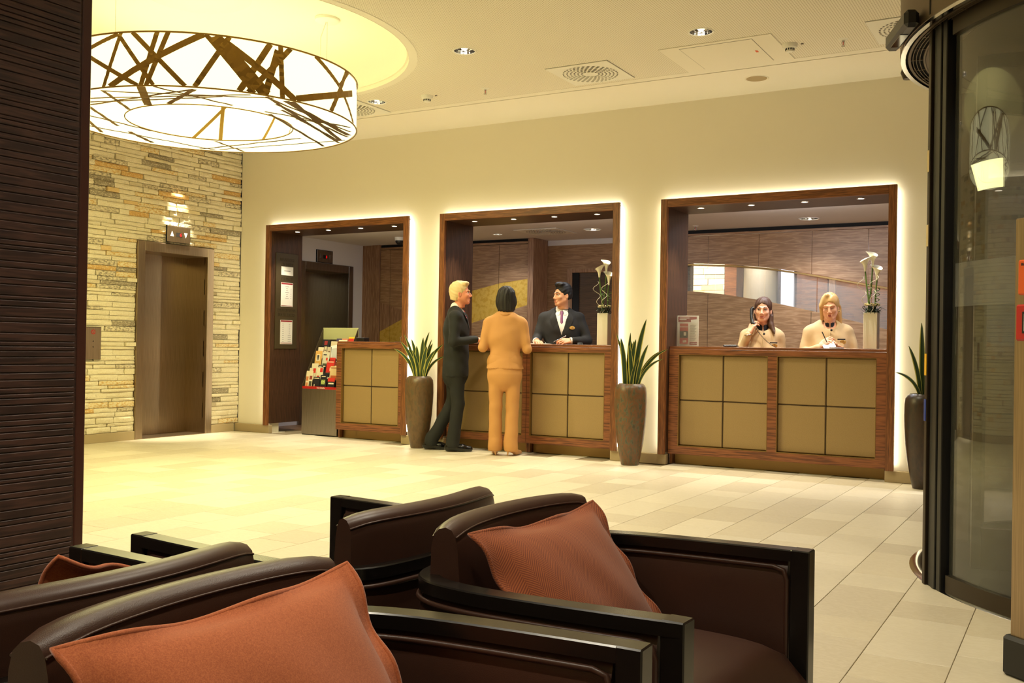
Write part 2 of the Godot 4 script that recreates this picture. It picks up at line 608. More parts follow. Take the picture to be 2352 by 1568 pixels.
func build_shell():
	var wall := Build.new()
	var x := WEST
	for nch in NICHES:
		wall.box(Vector3((x + nch[0] + 0.03) / 2, CEIL / 2, -0.17), Vector3(nch[0] + 0.03 - x, CEIL, 0.16))
		wall.box(Vector3((nch[0] + nch[1]) / 2, (CEIL + 2.52) / 2, -0.17), Vector3(nch[1] - nch[0] - 0.06, CEIL - 2.52, 0.16))
		x = nch[1] - 0.03
	wall.box(Vector3((x + EAST) / 2, CEIL / 2, -0.17), Vector3(EAST - x, CEIL, 0.16))
	structure(done(wall, "wall_back", M.plaster), "cream plaster wall with lit wooden reception niches", "wall")
	# stone skirting between the niches
	x = WEST
	var n := 0
	for nch in NICHES + [[EAST, EAST]]:
		var to: float = nch[0] + 0.075 if nch[0] < 2 else EAST
		if to - x > 0.05:
			n += 1
			structure(span("baseboard_%d" % n, Vector3(x, 0, -0.089), Vector3(to, 0.098, -0.03), M.skirting_stone, self, 0.003), "honed beige stone skirting below the plaster wall", "skirting")
		x = nch[1] - 0.075
	# lift wall backing: plaster and block behind the ledge stone, with the lift opening left free
	var west := Build.new()
	west.box(Vector3(WEST - 0.16, CEIL / 2, 0.17), Vector3(0.24, CEIL, 0.52))
	west.box(Vector3(WEST - 0.16, (2.2 + CEIL) / 2, 0.93), Vector3(0.24, CEIL - 2.2, 1.0))
	west.box(Vector3(WEST - 0.16, CEIL / 2, (1.43 + SOUTH) / 2), Vector3(0.24, CEIL, SOUTH - 1.43))
	structure(done(west, "wall_left", M.plaster), "wall clad in cream and ochre ledge stone beside the lift", "wall")
	structure(span("wall_right", Vector3(EAST, 0, -5.2), Vector3(EAST + 0.2, CEIL, SOUTH), M.plaster), "plain plaster wall beyond the revolving door", "wall")
	structure(span("wall_front", Vector3(WEST - 0.3, 0, SOUTH), Vector3(EAST + 0.2, CEIL, SOUTH + 0.2), M.plaster), "plain plaster wall opposite the reception", "wall")
	# unseen dark window, placed out of view to darken reflections in the door glass
	var wf := slab("window_1", Vector3(EAST - 0.03, 1.55, 7.4), Vector3(0.04, 2.7, 4.6), M.night_glass)
	structure(wf, "unseen dark window beyond the revolving door", "window")
	for k in 4:
		slab("window_frame", Vector3(EAST - 0.05, 1.55, 5.1 + 1.533 * k), Vector3(0.06, 2.7, 0.07), M.door_bronze, wf)
	# perforated ceiling: a board with the round recess and the lamp openings cut out
	var cx := -6.24
	var cz := 3.28
	var r := 1.69
	var z0 := 0.755
	var t := 0.05
	var holes := [[cx, cz, r, 128]]
	for q in LAMPS:
		holes.append([q[0], q[1], q[2], 32])
	var ceiling := structure(board("ceiling", Vector3(WEST, CEIL, z0), Vector3(EAST, CEIL + t, SOUTH), holes, M.perforated), "white perforated acoustic ceiling with a round recess", "ceiling")
	var d := Build.new()
	var prof := [Vector2(r - 0.002, CEIL - 0.003), Vector2(r - 0.002, CEIL + 0.035)]
	for i in 13:
		var a := PI / 2 * i / 12
		prof.append(Vector2(0.9 + (r - 0.92) * cos(a), CEIL + 0.035 + 0.24 * sin(a)))
	prof.append(Vector2(0.0, CEIL + 0.275))
	d.lathe(prof, 96, Transform3D(Basis(), Vector3(cx, 0, cz)))
	done(d, "recess", M.recess_paint, ceiling, Transform3D(Basis(), -ceiling.position))
	d = Build.new()
	d.lathe([Vector2(r + 0.07, CEIL - 0.0015), Vector2(r - 0.002, CEIL - 0.0015)], 96, Transform3D(Basis(), Vector3(cx, 0, cz)))
	done(d, "recess_rim", M.ceiling_paint, ceiling, Transform3D(Basis(), -ceiling.position))
	# plain strip along the wall, a dark shadow gap between it and the perforated boards
	span("plain_strip", Vector3(WEST, CEIL, -0.25), Vector3(EAST, CEIL + t, 0.732), M.ceiling_paint, ceiling).position = -ceiling.position
	span("shadow_gap", Vector3(WEST, CEIL + 0.03, 0.73), Vector3(EAST, CEIL + t, 0.757), M.gap_black, ceiling).position = -ceiling.position
	span("border_strip", Vector3(WEST, CEIL - 0.0015, 0.755), Vector3(EAST, CEIL, 0.85), M.ceiling_paint, ceiling).position = -ceiling.position
	span("ceiling_slab", Vector3(WEST - 0.3, CEIL + 0.36, -5.2), Vector3(EAST + 0.2, CEIL + 0.5, SOUTH + 0.2), M.ceiling_paint, ceiling).position = -ceiling.position
	# the veneered pillar close to the camera
	var p := thing("wall_pillar", "dark brown veneered pillar with horizontal grain at the picture's edge", "pillar", Vector3(-2.9, 0, 6.767))
	p.set_meta("kind", "structure")
	slab("veneer_panel", Vector3(-0.2, CEIL / 2, 1.1), Vector3(0.4, CEIL, 2.14), M.pillar_veneer, p, 0.002)
	slab("edge_strip", Vector3(-0.2, CEIL / 2, 0.012), Vector3(0.405, CEIL, 0.036), M.pillar_edge, p, 0.004)
	var ridges := Build.new()
	var y := 0.02
	while y < CEIL - 0.03:
		var hgt := rng.randf_range(0.012, 0.036)
		ridges.box(Vector3(0.0015, y + hgt / 2, 1.1), Vector3(0.005, hgt - 0.004, 2.12), 0.0015)
		y += hgt
	structure(done(ridges, "grain_ridges", M.pillar_veneer, p))

# lobby downlights: x, z, radius of the opening
const LAMPS := [[-4.35, 2.25, 0.085], [-2.5, 1.84, 0.085], [-6.03, 1.24, 0.085], [-8.99, 0.93, 0.05], [-4.35, 5.2, 0.085], [-2.5, 5.2, 0.085], [-0.9, 5.9, 0.085], [-4.35, 8.0, 0.085], [-2.2, 8.4, 0.085], [-0.6, 8.4, 0.085], [-7.4, 6.6, 0.085]]
const OFFICE_LAMPS := [[-5.22, -2.02, 0.1], [-6.587, -2.028, 0.055], [-2.605, -2.045, 0.1]]

func board(called: String, a: Vector3, z: Vector3, holes: Array, mat: Material) -> Node3D:
	var o := CSGBox3D.new()
	o.name = numbered(called)
	o.size = (z - a).abs()
	o.position = (a + z) * 0.5
	o.material = mat
	for q in holes:
		var c := CSGCylinder3D.new()
		c.name = "opening"
		c.operation = CSGShape3D.OPERATION_SUBTRACTION
		c.radius = q[2]
		c.height = 0.3
		c.sides = q[3]
		c.material = mat
		c.position = Vector3(q[0], o.position.y, q[1]) - o.position
		o.add_child(c, true)
	add_child(o)
	return o

func build_floor():
	var floor_node: Node3D = structure(span("floor", Vector3(WEST - 0.3, -0.06, -5.2), Vector3(EAST, -0.006, SOUTH), M.grout), "pale limestone floor laid in rows of long and square tiles", "floor")
	var shapes := {}
	for l in [0.3, 0.6]:
		var b := Build.new()
		b.box(Vector3(0, -0.01, 0), Vector3(0.302, 0.02, l - 0.003), 0.0012)
		shapes[roundi(l * 10)] = b.mesh()
	var tiles := []
	var inv := camera_frame.affine_inverse()
	var f := 784.0 / tan(deg_to_rad(FOV / 2))
	for row in range(-28, 12):
		var x0 := -0.998 + 0.305 * row
		if x0 + 0.305 < WEST - 0.2 or x0 > EAST:
			continue
		var z := 3.119 + 0.465 * (posmod(row, 2)) + (rng.randi_range(-1, 1) * 0.15 if row < -1 else 0.0) - 0.9 * 4
		var l := 0.6
		while z < SOUTH:
			if z + l > -0.28:
				var c := Vector3(x0 + 0.1525, 0, z + l / 2)
				var q := inv * c
				var s := Vector2(-1, -1)
				if q.z < -0.2:
					s = Vector2(1176 + f * q.x / -q.z, 784 - f * q.y / -q.z)
				var hid := s.x < 195 or s.x > 2330 or s.y > 1568 or s.y < 900 or (s.y > 1230 and s.x < 700) or (s.y > 1290 and s.x < 1840) or s.x < 0
				tiles.append({"c": c, "l": l, "near": 1e6 - q.z if hid else -q.z, "tone": rng.randi_range(0, 3)})
			z += l
			l = 0.9 - l
	tiles.sort_custom(func(a, b): return a.near < b.near)
	var rest := Build.new()
	rest.use_tint = true
	var tint := [Color(1, 1, 1), Color(0.93, 0.91, 0.88), Color(1.05, 1.05, 1.06), Color(0.87, 0.85, 0.82)]
	for i in tiles.size():
		var t = tiles[i]
		if i < 290:
			put("tile", shapes[roundi(t.l * 10)], M["limestone_%d" % t.tone], floor_node, Transform3D(Basis(), t.c))
		else:
			rest.tint = tint[t.tone]
			rest.box(t.c + Vector3(0, -0.01, 0), Vector3(0.302, 0.02, t.l - 0.003))
	var o := done(rest, "tiles", M.limestone_field, floor_node)
	o.set_meta("kind", "stuff")
	structure(span("floor_office", Vector3(WEST - 0.3, -0.005, -5.0), Vector3(EAST, 0.0, -0.62), M.elm_level), "pale floor behind the reception desks", "floor")

func build_stone_wall():
	var wall: Node3D = get_node("wall_left")
	var shapes := []
	for k in 14:
		var b := Build.new()
		var nx := 4
		var ny := 3
		var rows := []
		for j in ny + 1:
			var line := PackedVector3Array()
			for i in nx + 1:
				var edge := i == 0 or i == nx or j == 0 or j == ny
				line.append(Vector3(0.5 - rng.randf() * (0.28 if edge else 0.16) - (0.2 if edge else 0.0), -0.49 + 0.98 * j / ny + (rng.randf_range(-0.05, 0.05) if not edge else 0.0), 0.49 - 0.98 * i / nx))
			rows.append(line)
		for j in ny:
			for i in nx:
				b.quad(rows[j][i], rows[j][i + 1], rows[j + 1][i + 1], rows[j + 1][i])
		for i in nx:
			b.quad(Vector3(-0.5, rows[0][i].y, rows[0][i].z), Vector3(-0.5, rows[0][i + 1].y, rows[0][i + 1].z), rows[0][i + 1], rows[0][i])
			b.quad(rows[ny][i], rows[ny][i + 1], Vector3(-0.5, rows[ny][i + 1].y, rows[ny][i + 1].z), Vector3(-0.5, rows[ny][i].y, rows[ny][i].z))
		for j in ny:
			b.quad(Vector3(-0.5, rows[j][0].y, rows[j][0].z), rows[j][0], rows[j + 1][0], Vector3(-0.5, rows[j + 1][0].y, rows[j + 1][0].z))
			b.quad(rows[j][nx], Vector3(-0.5, rows[j][nx].y, rows[j][nx].z), Vector3(-0.5, rows[j + 1][nx].y, rows[j + 1][nx].z), rows[j + 1][nx])
		shapes.append(b.mesh())
	var stones := []
	var y := 0.1
	while y < CEIL - 0.01:
		var h := minf(rng.randf_range(0.035, 0.068), CEIL - y)
		var z := -0.088
		while z < SOUTH - 0.2:
			var l := rng.randf_range(0.12, 0.5)
			var to := z + l
			if y < 2.24 and y + h > 0.1 and to > 0.372 and z < 1.488:
				if z < 0.372:
					to = 0.372
				else:
					z = 1.488
					to = z + l
			if to - z > 0.03:
				stones.append({"y": y + h / 2, "h": h, "z": (z + to) / 2, "l": to - z})
			z = to
		y += h
	var shown := []
	var rest := []
	for s in stones:
		(shown if s.z < 2.35 else rest).append(s)
	# the largest 295 that the picture shows stay single stones
	shown.sort_custom(func(a, b): return a.l * a.h > b.l * b.h)
	var far := Build.new()
	far.use_tint = true
	for k in shown.size() + rest.size():
		var s = shown[k] if k < shown.size() else rest[k - shown.size()]
		var roll := rng.randf()
		var kind := 0 if roll < 0.34 else 1 if roll < 0.66 else 2 if roll < 0.79 else 3 if roll < 0.9 else 4 if roll < 0.955 else 5
		var deep := rng.randf_range(0.03, 0.06)
		if k < 295:
			var bas := Basis.from_scale(Vector3(deep, s.h - 0.003, s.l - 0.003))
			if rng.randf() < 0.5:
				bas = Basis(Vector3.RIGHT, PI) * bas
			put("stone", shapes[rng.randi() % 14], M["ledge_stone_%d" % kind], wall, Transform3D(bas, Vector3(WEST - 0.035 + deep / 2, s.y, s.z)))
		else:
			far.tint = [Color(1, 1, 1), Color(1, 1, 0.98), Color(0.98, 0.93, 0.82), Color(0.86, 0.84, 0.8), Color(0.93, 0.75, 0.5), Color(0.6, 0.56, 0.5)][kind]
			far.box(Vector3(WEST - 0.035 + deep / 2, s.y, s.z), Vector3(deep, s.h - 0.003, s.l - 0.003), 0.004)
	if far.v.size():
		var fm: StandardMaterial3D = M.ledge_stone_1.duplicate()
		fm.vertex_color_use_as_albedo = true
		var o := done(far, "stones", fm, wall)
		o.set_meta("kind", "stuff")
	for q in [[0.0, 0.372], [1.488, SOUTH]]:
		span("skirting", Vector3(WEST - 0.02, 0, q[0]), Vector3(WEST + 0.022, 0.098, q[1]), M.skirting_stone, wall, 0.003)

# ---------------------------------------------------------------- reception niches

const WHERE := ["nearest the lift, with the leaflet stand", "in the middle, where two guests stand", "with two women behind its desk", "half seen through the revolving door's glass"]

func build_niches():
	for k in 4:
		var x0: float = NICHES[k][0]
		var x1: float = NICHES[k][1]
		var mid := (x0 + x1) / 2
		var t := thing("niche_frame", "walnut portal frame lit from behind, " + WHERE[k], "frame", Vector3(mid, 0, 0))
		var w := (x1 - x0) / 2
		for s in [-1, 1]:
			slab("stile", Vector3(s * (w - 0.034), (2.557 + 0.099) / 2, -0.018), Vector3(0.068, 2.557 - 0.099, 0.036), M.walnut_upright, t, 0.002)
			slab("cheek", Vector3(s * (w - 0.05), (2.557 + 0.099) / 2, -0.31), Vector3(0.036, 2.557 - 0.099 - 0.04, 0.545), M.wenge_upright, t, 0.001)
		slab("header", Vector3(0, 2.518, -0.0175), Vector3(2 * w - 0.137, 0.078, 0.035), M.walnut_level, t, 0.002)
		slab("soffit", Vector3(0, 2.498, -0.31), Vector3(2 * w - 0.07, 0.036, 0.545), M.wenge_level, t, 0.001)
		for s in [-1, 1]:
			slab("led_strip", Vector3(s * (w - 0.012), 1.33, -0.058), Vector3(0.012, 2.38, 0.022), M.halo_strip, t)
		slab("led_strip", Vector3(0, 2.545, -0.058), Vector3(2 * w - 0.03, 0.012, 0.022), M.halo_strip, t)
		for i in 4:
			var p := Vector3(-0.74 + 0.4935 * i, 2.48, -0.195)
			var ring := Build.new()
			ring.lathe([Vector2(0.027, 0.0), Vector2(0.029, -0.003), Vector2(0.038, -0.003), Vector2(0.04, 0.0)], 24, Transform3D(Basis(), p))
			var r := done(ring, "spotlight", M.chrome, t)
			var lens := Build.new()
			lens.lathe([Vector2(0.0, -0.002), Vector2(0.0275, -0.001)], 24, Transform3D(Basis(Vector3.RIGHT, PI), p + Vector3(0, -0.0035, 0)))
			done(lens, "lens", M.lamp_glow, r)
			spot("niche_spot", Vector3(mid, 0, 0) + p + Vector3(0, -0.012, 0), Vector3(0, -1, 0.06), 38.0, WARM, 1.5, 0.025, 0.8)
	desk("reception_desk", "short walnut reception desk with one padded panel beside the leaflet stand", -7.612, -6.607, [[-7.535, -6.70]], true)
	desk("reception_desk", "walnut reception desk with padded front half hidden behind the two guests", -6.036, -5.037, [[-5.94, -5.085]], false)
	desk("reception_desk", "walnut reception desk with padded front where the man in a dark suit writes", -5.033, -4.037, [[-4.995, -4.14]], false)
	desk("reception_desk", "wide walnut reception desk with two padded panels before the two women", -3.455, -1.453, [[-3.358, -2.495], [-2.41, -1.543]], false)
	desk("reception_desk", "wide walnut reception desk behind the glass of the revolving door", -0.875, 1.127, [[-0.778, 0.085], [0.17, 1.037]], false)

func desk(called, label, x0: float, x1: float, panels: Array, open_end: bool):
	var t := thing(called, label, "desk", Vector3((x0 + x1) / 2, 0, -0.09))
	var o := (x0 + x1) / 2
	var m: Material = M.zebrano_level
	slab("worktop", Vector3(0, 1.13, -0.29), Vector3(x1 - x0, 0.026, 0.56), m, t, 0.002)
	span("top_rail", Vector3(x0 - o, 1.064, -0.04), Vector3(x1 - o, 1.1165, 0), m, t, 0.002)
	span("bottom_rail", Vector3(x0 - o, 0.104, -0.04), Vector3(x1 - o, 0.182, 0), m, t, 0.002)
	var edges := [x0]
	for p in panels:
		edges.append(p[0])
		edges.append(p[1])
	edges.append(x1)
	for i in range(0, edges.size(), 2):
		span("stile", Vector3(edges[i] - o, 0.1825, -0.04), Vector3(edges[i + 1] - o, 1.0635, 0), m, t, 0.001)
	for p in panels:
		var a: float = p[0] - o
		var b: float = p[1] - o
		slab("backing", Vector3((a + b) / 2, 0.623, -0.062), Vector3(b - a + 0.03, 0.93, 0.012), M.pad_groove, t)
		var trim := Build.new()
		for q in [[a, 0.1825, b, 0.187], [a, 1.059, b, 1.0635], [a, 0.187, a + 0.0045, 1.059], [b - 0.0045, 0.187, b, 1.059]]:
			trim.box(Vector3((q[0] + q[2]) / 2, (q[1] + q[3]) / 2, -0.018), Vector3(q[2] - q[0], q[3] - q[1], 0.04))
		done(trim, "trim", M.bronze_trim, t)
		for i in 2:
			for j in 2:
				var w := (b - a) / 2
				var h := 0.4365
				slab("pad", Vector3(a + w * (i + 0.5), 0.187 + h * (j + 0.5), -0.05), Vector3(w - 0.005, h - 0.004, 0.024), M.pad_leather, t, 0.008)
		var cord := Build.new()
		var rr := RandomNumberGenerator.new()
		rr.seed = int(abs(a) * 1000) + 3
		var mx := (a + b) / 2
		var pts := []
		for i in 9:
			pts.append(Vector3(lerpf(a + 0.005, b - 0.005, i / 8.0), 0.6235 + rr.randf_range(-0.003, 0.003), -0.041))
		cord.tube(pts, 0.0028, 6)
		pts = []
		for i in 9:
			pts.append(Vector3(mx + rr.randf_range(-0.002, 0.002), lerpf(0.19, 1.058, i / 8.0), -0.041))
		cord.tube(pts, 0.0028, 6)
		done(cord, "seam_cord", M.pad_groove, t)
	span("plinth", Vector3(x0 - o + 0.03, 0, -0.2), Vector3(x1 - o - 0.005, 0.1035, -0.11), M.bronze_trim, t, 0.002)
	for s in [x0 - o + 0.012, x1 - o - 0.012]:
		slab("side_panel", Vector3(s, 0.56, -0.3), Vector3(0.022, 1.11, 0.5), M.walnut_upright, t, 0.001)

func along(points: Array, x: float) -> float:
	for i in points.size() - 1:
		if x <= points[i + 1].x or i == points.size() - 2:
			var k: float = (x - points[i].x) / (points[i + 1].x - points[i].x)
			return lerpf(points[i].y, points[i + 1].y, k)
	return points[0].y

func band_panel(called: String, x0: float, x1: float, low, high, z: float, mat: Material, parent: Node, deep := 0.02) -> MeshInstance3D:
	# a board whose lower and upper edges follow a height or a curve
	var poly := PackedVector2Array()
	var n := 8
	for i in n + 1:
		var x := lerpf(x0, x1, float(i) / n)
		poly.append(Vector2(x, low if low is float else along(low, x)))
	for i in n + 1:
		var x := lerpf(x1, x0, float(i) / n)
		poly.append(Vector2(x, high if high is float else along(high, x)))
	var b := Build.new()
	b.prism(poly, deep, Transform3D(Basis(), Vector3(0, 0, z)))
	return done(b, called, mat, parent)

func build_back_office():
	var top := [Vector2(-8.915, 1.30), Vector2(-8.55, 1.465), Vector2(-7.9, 1.74), Vector2(-7.252, 1.891), Vector2(-6.88, 1.972), Vector2(-6.426, 2.027)]
	var light_top := [Vector2(-8.915, 1.728), Vector2(-8.55, 1.625), Vector2(-7.9, 1.45), Vector2(-7.252, 1.447), Vector2(-6.426, 1.676)]
	var low := [Vector2(-8.915, 0.85), Vector2(-8.55, 1.0), Vector2(-7.9, 1.26), Vector2(-7.252, 1.447), Vector2(-6.426, 1.676)]
	var gtop := [Vector2(-4.35, 2.166), Vector2(-4.145, 2.165), Vector2(-3.669, 2.141), Vector2(-3.185, 2.09), Vector2(-2.69, 2.005), Vector2(-2.28, 1.921), Vector2(-1.892, 1.845), Vector2(-1.4, 1.76), Vector2(2.4, 1.4)]
	var glow_ := [Vector2(-4.35, 1.837), Vector2(-4.14, 1.825), Vector2(-3.75, 1.785), Vector2(-3.227, 1.698), Vector2(-2.627, 1.565), Vector2(-2.131, 1.439), Vector2(-1.6, 1.3), Vector2(2.4, 0.9)]
	var wall := structure(span("wall_office", Vector3(-9.3, 0, -2.75), Vector3(-6.345, OFFICE_CEIL, BACK - 0.022), M.gap_black), "panelled timber wall with a gold leaf band behind the reception", "wall")
	span("corner_panel", Vector3(-9.25, 0, BACK - 0.02), Vector3(-9.062, OFFICE_CEIL, BACK), M.elm_upright, wall)
	span("pilaster", Vector3(-9.06, 0, BACK - 0.02), Vector3(-8.92, OFFICE_CEIL, BACK + 0.02), M.elm_upright, wall, 0.002)
	span("top_rail", Vector3(-8.918, 2.5, BACK - 0.02), Vector3(-6.432, 2.53, BACK + 0.005), M.elm_level, wall, 0.001)
	span("pilaster", Vector3(-6.43, 0, -2.97), Vector3(-6.343, OFFICE_CEIL, BACK + 0.02), M.elm_upright, wall, 0.004)
	var joints := [-8.916, -8.734, -8.123, -7.506, -6.889, -6.433]
	for i in joints.size() - 1:
		var a: float = joints[i] + 0.003
		var b: float = joints[i + 1] - 0.003
		var hi_curve: Array = []
		for j in 9:
			var x := lerpf(a, b, j / 8.0)
			hi_curve.append(Vector2(x, maxf(along(top, x), along(light_top, x))))
		band_panel("panel", a, b, hi_curve, 2.494, BACK - 0.02, M.elm_level, wall)
		if i < 3:
			band_panel("panel", a, b, top, hi_curve, BACK - 0.021, M.elm_upright, wall)
		band_panel("gold_panel", a, b, low, top, BACK - 0.022, M.gold_leaf, wall)
		band_panel("panel", a, b, 0.1, low, BACK - 0.02, M.elm_level, wall)
	# recess with the staff door
	var rec := structure(span("wall_recess", Vector3(-6.5, 0, -3.1), Vector3(-4.3, 2.5, -2.985), M.elm_level), "timber wall with a staff door in the recess behind the reception", "wall")
	span("bulkhead", Vector3(-6.5, 2.5, -3.1), Vector3(-4.3, OFFICE_CEIL, -2.975), M.office_paint, rec)
	var door := structure(span("door_1", Vector3(-5.95, 0, -2.99), Vector3(-5.0, 2.115, -2.975), M.wenge_level), "dark timber staff door in the recess behind the reception", "door")
	for q in [[-6.03, -5.955, 0.0, 2.17], [-4.995, -4.92, 0.0, 2.17], [-5.955, -4.995, 2.12, 2.17]]:
		span("casing", Vector3(q[0], q[2], -2.99), Vector3(q[1], q[3], -2.94), M.elm_upright, door, 0.002)
	span("jamb", Vector3(-5.954, 0, -2.975), Vector3(-5.86, 2.118, -2.955), M.gap_black, door)
	span("handle", Vector3(-5.16, 1.04, -2.955), Vector3(-5.05, 1.06, -2.935), M.chrome, door, 0.004)
	# panelled wall with a glazed band
	var right := structure(span("wall_office_east", Vector3(-4.35, 2.53, -2.75), Vector3(EAST, OFFICE_CEIL, BACK - 0.02), M.gap_black), "pale timber panelled wall with a curved glazed band behind the desk", "wall")
	span("shadow_gap", Vector3(-4.35, 2.526, BACK - 0.02), Vector3(EAST, OFFICE_CEIL, BACK - 0.012), M.gap_black, right)
	span("top_rail", Vector3(-4.35, 2.5, BACK - 0.02), Vector3(EAST, 2.526, BACK + 0.004), M.elm_level, right, 0.001)
	span("return_panel", Vector3(-4.35, 0, -2.98), Vector3(-4.33, OFFICE_CEIL, BACK), M.elm_upright, right)
	var js := [-4.329, -3.927, -3.311, -2.694, -2.073, -1.456, -0.84, -0.223, 0.394, 1.01, 1.627, 2.244, 2.498]
	for i in js.size() - 1:
		var a: float = js[i] + 0.003
		var b: float = js[i + 1] - 0.003
		band_panel("panel", a, b, gtop, 2.494, BACK - 0.02, M.elm_level, right)
		band_panel("panel", a, b, 0.1, glow_, BACK - 0.02, M.elm_level, right)
	var edge := Build.new()
	for c in [[gtop, -0.006], [glow_, 0.0]]:
		for i in 40:
			var xa := -4.33 + 6.8 * i / 40
			var xb := -4.33 + 6.8 * (i + 1) / 40
			var ya: float = along(c[0], xa) + c[1]
			var yb: float = along(c[0], xb) + c[1]
			edge.quad(Vector3(xa, ya - 0.018, BACK - 0.001), Vector3(xb, yb - 0.018, BACK - 0.001), Vector3(xb, yb, BACK - 0.001), Vector3(xa, ya, BACK - 0.001))
			edge.quad(Vector3(xa, ya - 0.018, BACK - 0.1), Vector3(xb, yb - 0.018, BACK - 0.1), Vector3(xb, yb - 0.018, BACK - 0.001), Vector3(xa, ya - 0.018, BACK - 0.001))
			edge.quad(Vector3(xa, ya, BACK - 0.001), Vector3(xb, yb, BACK - 0.001), Vector3(xb, yb, BACK - 0.1), Vector3(xa, ya, BACK - 0.1))
	done(edge, "band_edge", M.bronze_trim, right)
	var gj := [-4.33, -3.85, -3.247, -2.641, -2.04, -1.43, -0.6, 0.2, 1.0, 2.4]
	for i in gj.size() - 1:
		band_panel("pane", gj[i] + 0.004, gj[i + 1] - 0.004, glow_, gtop, BACK - 0.05, M.clear_glass, right, 0.006)
	# the breakfast room that shows through the glazed band
	var far := structure(span("wall_breakfast_room", Vector3(-6.4, 0, -4.75), Vector3(EAST, OFFICE_CEIL, -4.6), M.elm_level), "timber wall of the room behind the glazed band", "wall")
	var zs := -4.2
	span("timber_panel", Vector3(-4.245, 0, zs - 0.1), Vector3(-4.08, OFFICE_CEIL, zs), M.walnut_level, far)
	span("dark_strip", Vector3(-4.078, 0, zs - 0.1), Vector3(-3.985, OFFICE_CEIL, zs + 0.01), M.wenge_upright, far)  # dark upright strips for the dark gaps on both sides of the column
	span("dark_strip", Vector3(-3.575, 0, zs - 0.2), Vector3(-3.485, OFFICE_CEIL, zs - 0.1), M.wenge_upright, far)
	span("white_pier", Vector3(-3.475, 0, zs - 0.1), Vector3(-3.305, OFFICE_CEIL, zs), M.office_paint, far)
	span("timber_panel", Vector3(-3.3, 0, zs - 0.1), Vector3(-2.85, OFFICE_CEIL, zs - 0.05), M.walnut_level, far)
	span("timber_pier", Vector3(-2.85, 0, zs - 0.1), Vector3(-2.77, OFFICE_CEIL, zs), M.elm_upright, far)
	span("timber_panel", Vector3(-2.77, 0, zs - 0.1), Vector3(-1.4, OFFICE_CEIL, zs - 0.05), M.walnut_level, far)
	var ston := Build.new()
	ston.use_tint = true
	var y := 1.2
	while y < 2.5:
		var h := rng.randf_range(0.05, 0.09)
		var x := -6.4
		while x < -4.25:
			var l := minf(rng.randf_range(0.2, 0.5), -4.248 - x)
			if l > 0.02:
				ston.tint = [Color(1, 1, 1), Color(0.98, 0.94, 0.84), Color(0.93, 0.78, 0.52), Color(0.75, 0.7, 0.6)][[0, 0, 0, 1, 1, 2, 0, 3][rng.randi() % 8]]
				ston.box(Vector3(x + l / 2, y + h / 2, zs - 0.04 + rng.randf() * 0.02), Vector3(l - 0.003, h - 0.003, 0.06), 0.004)
			x += l + (0.02 if l <= 0.02 else 0.0)
		y += h
	var sm: StandardMaterial3D = M.ledge_stone_1.duplicate()
	sm.vertex_color_use_as_albedo = true
	var so := done(ston, "stones", sm, far)
	so.set_meta("kind", "stuff")
	var col := Build.new()
	col.lathe([Vector2(0.235, 0.0), Vector2(0.235, OFFICE_CEIL)], 48, Transform3D(Basis(), Vector3(-3.78, 0, -4.32)))
	structure(done(col, "column", M.skirting_stone), "round grey column behind the glazed band", "column")
	span("unseen_spot_rail", Vector3(-4.2, 2.5, -3.6), Vector3(2.2, 2.54, -3.56), M.white_plastic, far)  # unseen rail above the glazed band, beside the room's unseen lamps
	# office ceiling, end walls
	var openings := []
	for q in OFFICE_LAMPS:
		openings.append([q[0], q[1], q[2], 32])
	structure(board("ceiling_office", Vector3(WEST - 0.3, OFFICE_CEIL, -5.0), Vector3(EAST, OFFICE_CEIL + 0.06, -0.25), openings, M.office_paint), "low white ceiling behind the reception niches", "ceiling")
	structure(span("wall_office_north", Vector3(WEST - 0.3, 0, -5.2), Vector3(EAST, CEIL, -5.0), M.office_paint), "rear wall of the rooms behind the reception", "wall")
	# ceiling fittings seen through the niches
	downlight("recessed downlight glowing in the office ceiling beside the air diffuser", Vector3(-5.22, OFFICE_CEIL, -2.02), 0.1, true, 2.0, COOL)
	downlight("small recessed downlight near the gold panel in the office ceiling", Vector3(-6.587, OFFICE_CEIL, -2.028), 0.055, true, 1.4, COOL)
	downlight("recessed reflector downlight in the office ceiling above the two women", Vector3(-2.605, OFFICE_CEIL, -2.045), 0.1, true, 2.6, COOL)
	diffuser("square swirl air diffuser in the office ceiling above the man at the desk", Vector3(-5.86, OFFICE_CEIL, -2.0), 0.6, PI / 2)
	diffuser("square swirl air diffuser seen through the revolving door's glass", Vector3(0.05, OFFICE_CEIL, -1.9), 0.6, PI / 2)
	# unseen tube lights hidden behind the niche soffits, placed to light the office
	for k in 4:
		var mid: float = (NICHES[k][0] + NICHES[k][1]) / 2
		var t := thing("unseen_tube_light", "unseen tube light behind the soffit of the frame " + ["nearest the lift", "where two guests stand", "with two women", "beyond the revolving door"][k], "light", Vector3(mid, OFFICE_CEIL, -0.7))
		slab("housing", Vector3(0, -0.02, 0), Vector3(1.3, 0.04, 0.1), M.white_plastic, t, 0.004)
		slab("tube", Vector3(0, -0.05, 0), Vector3(1.25, 0.02, 0.06), M.office_glow, t, 0.006)
		area_light("unseen_tube_lamp", Vector3(mid, OFFICE_CEIL - 0.068, -0.7), Vector3(0, -1, -0.35), Vector2(1.25, 0.06), COOL, [0.6, 1.3, 3.6, 3.6][k])
	# unseen lamps, placed to light the room behind the glazed band
	for x in [-4.9, -3.7, -2.4]:
		spot("unseen_breakfast_spot", Vector3(x, 2.5, -3.5), Vector3(0, -0.5, -0.75), 55.0, WARM if x < -4 else COOL, 4.0 if x < -4 else 2.4, 0.05)

# ---------------------------------------------------------------- ceiling fittings

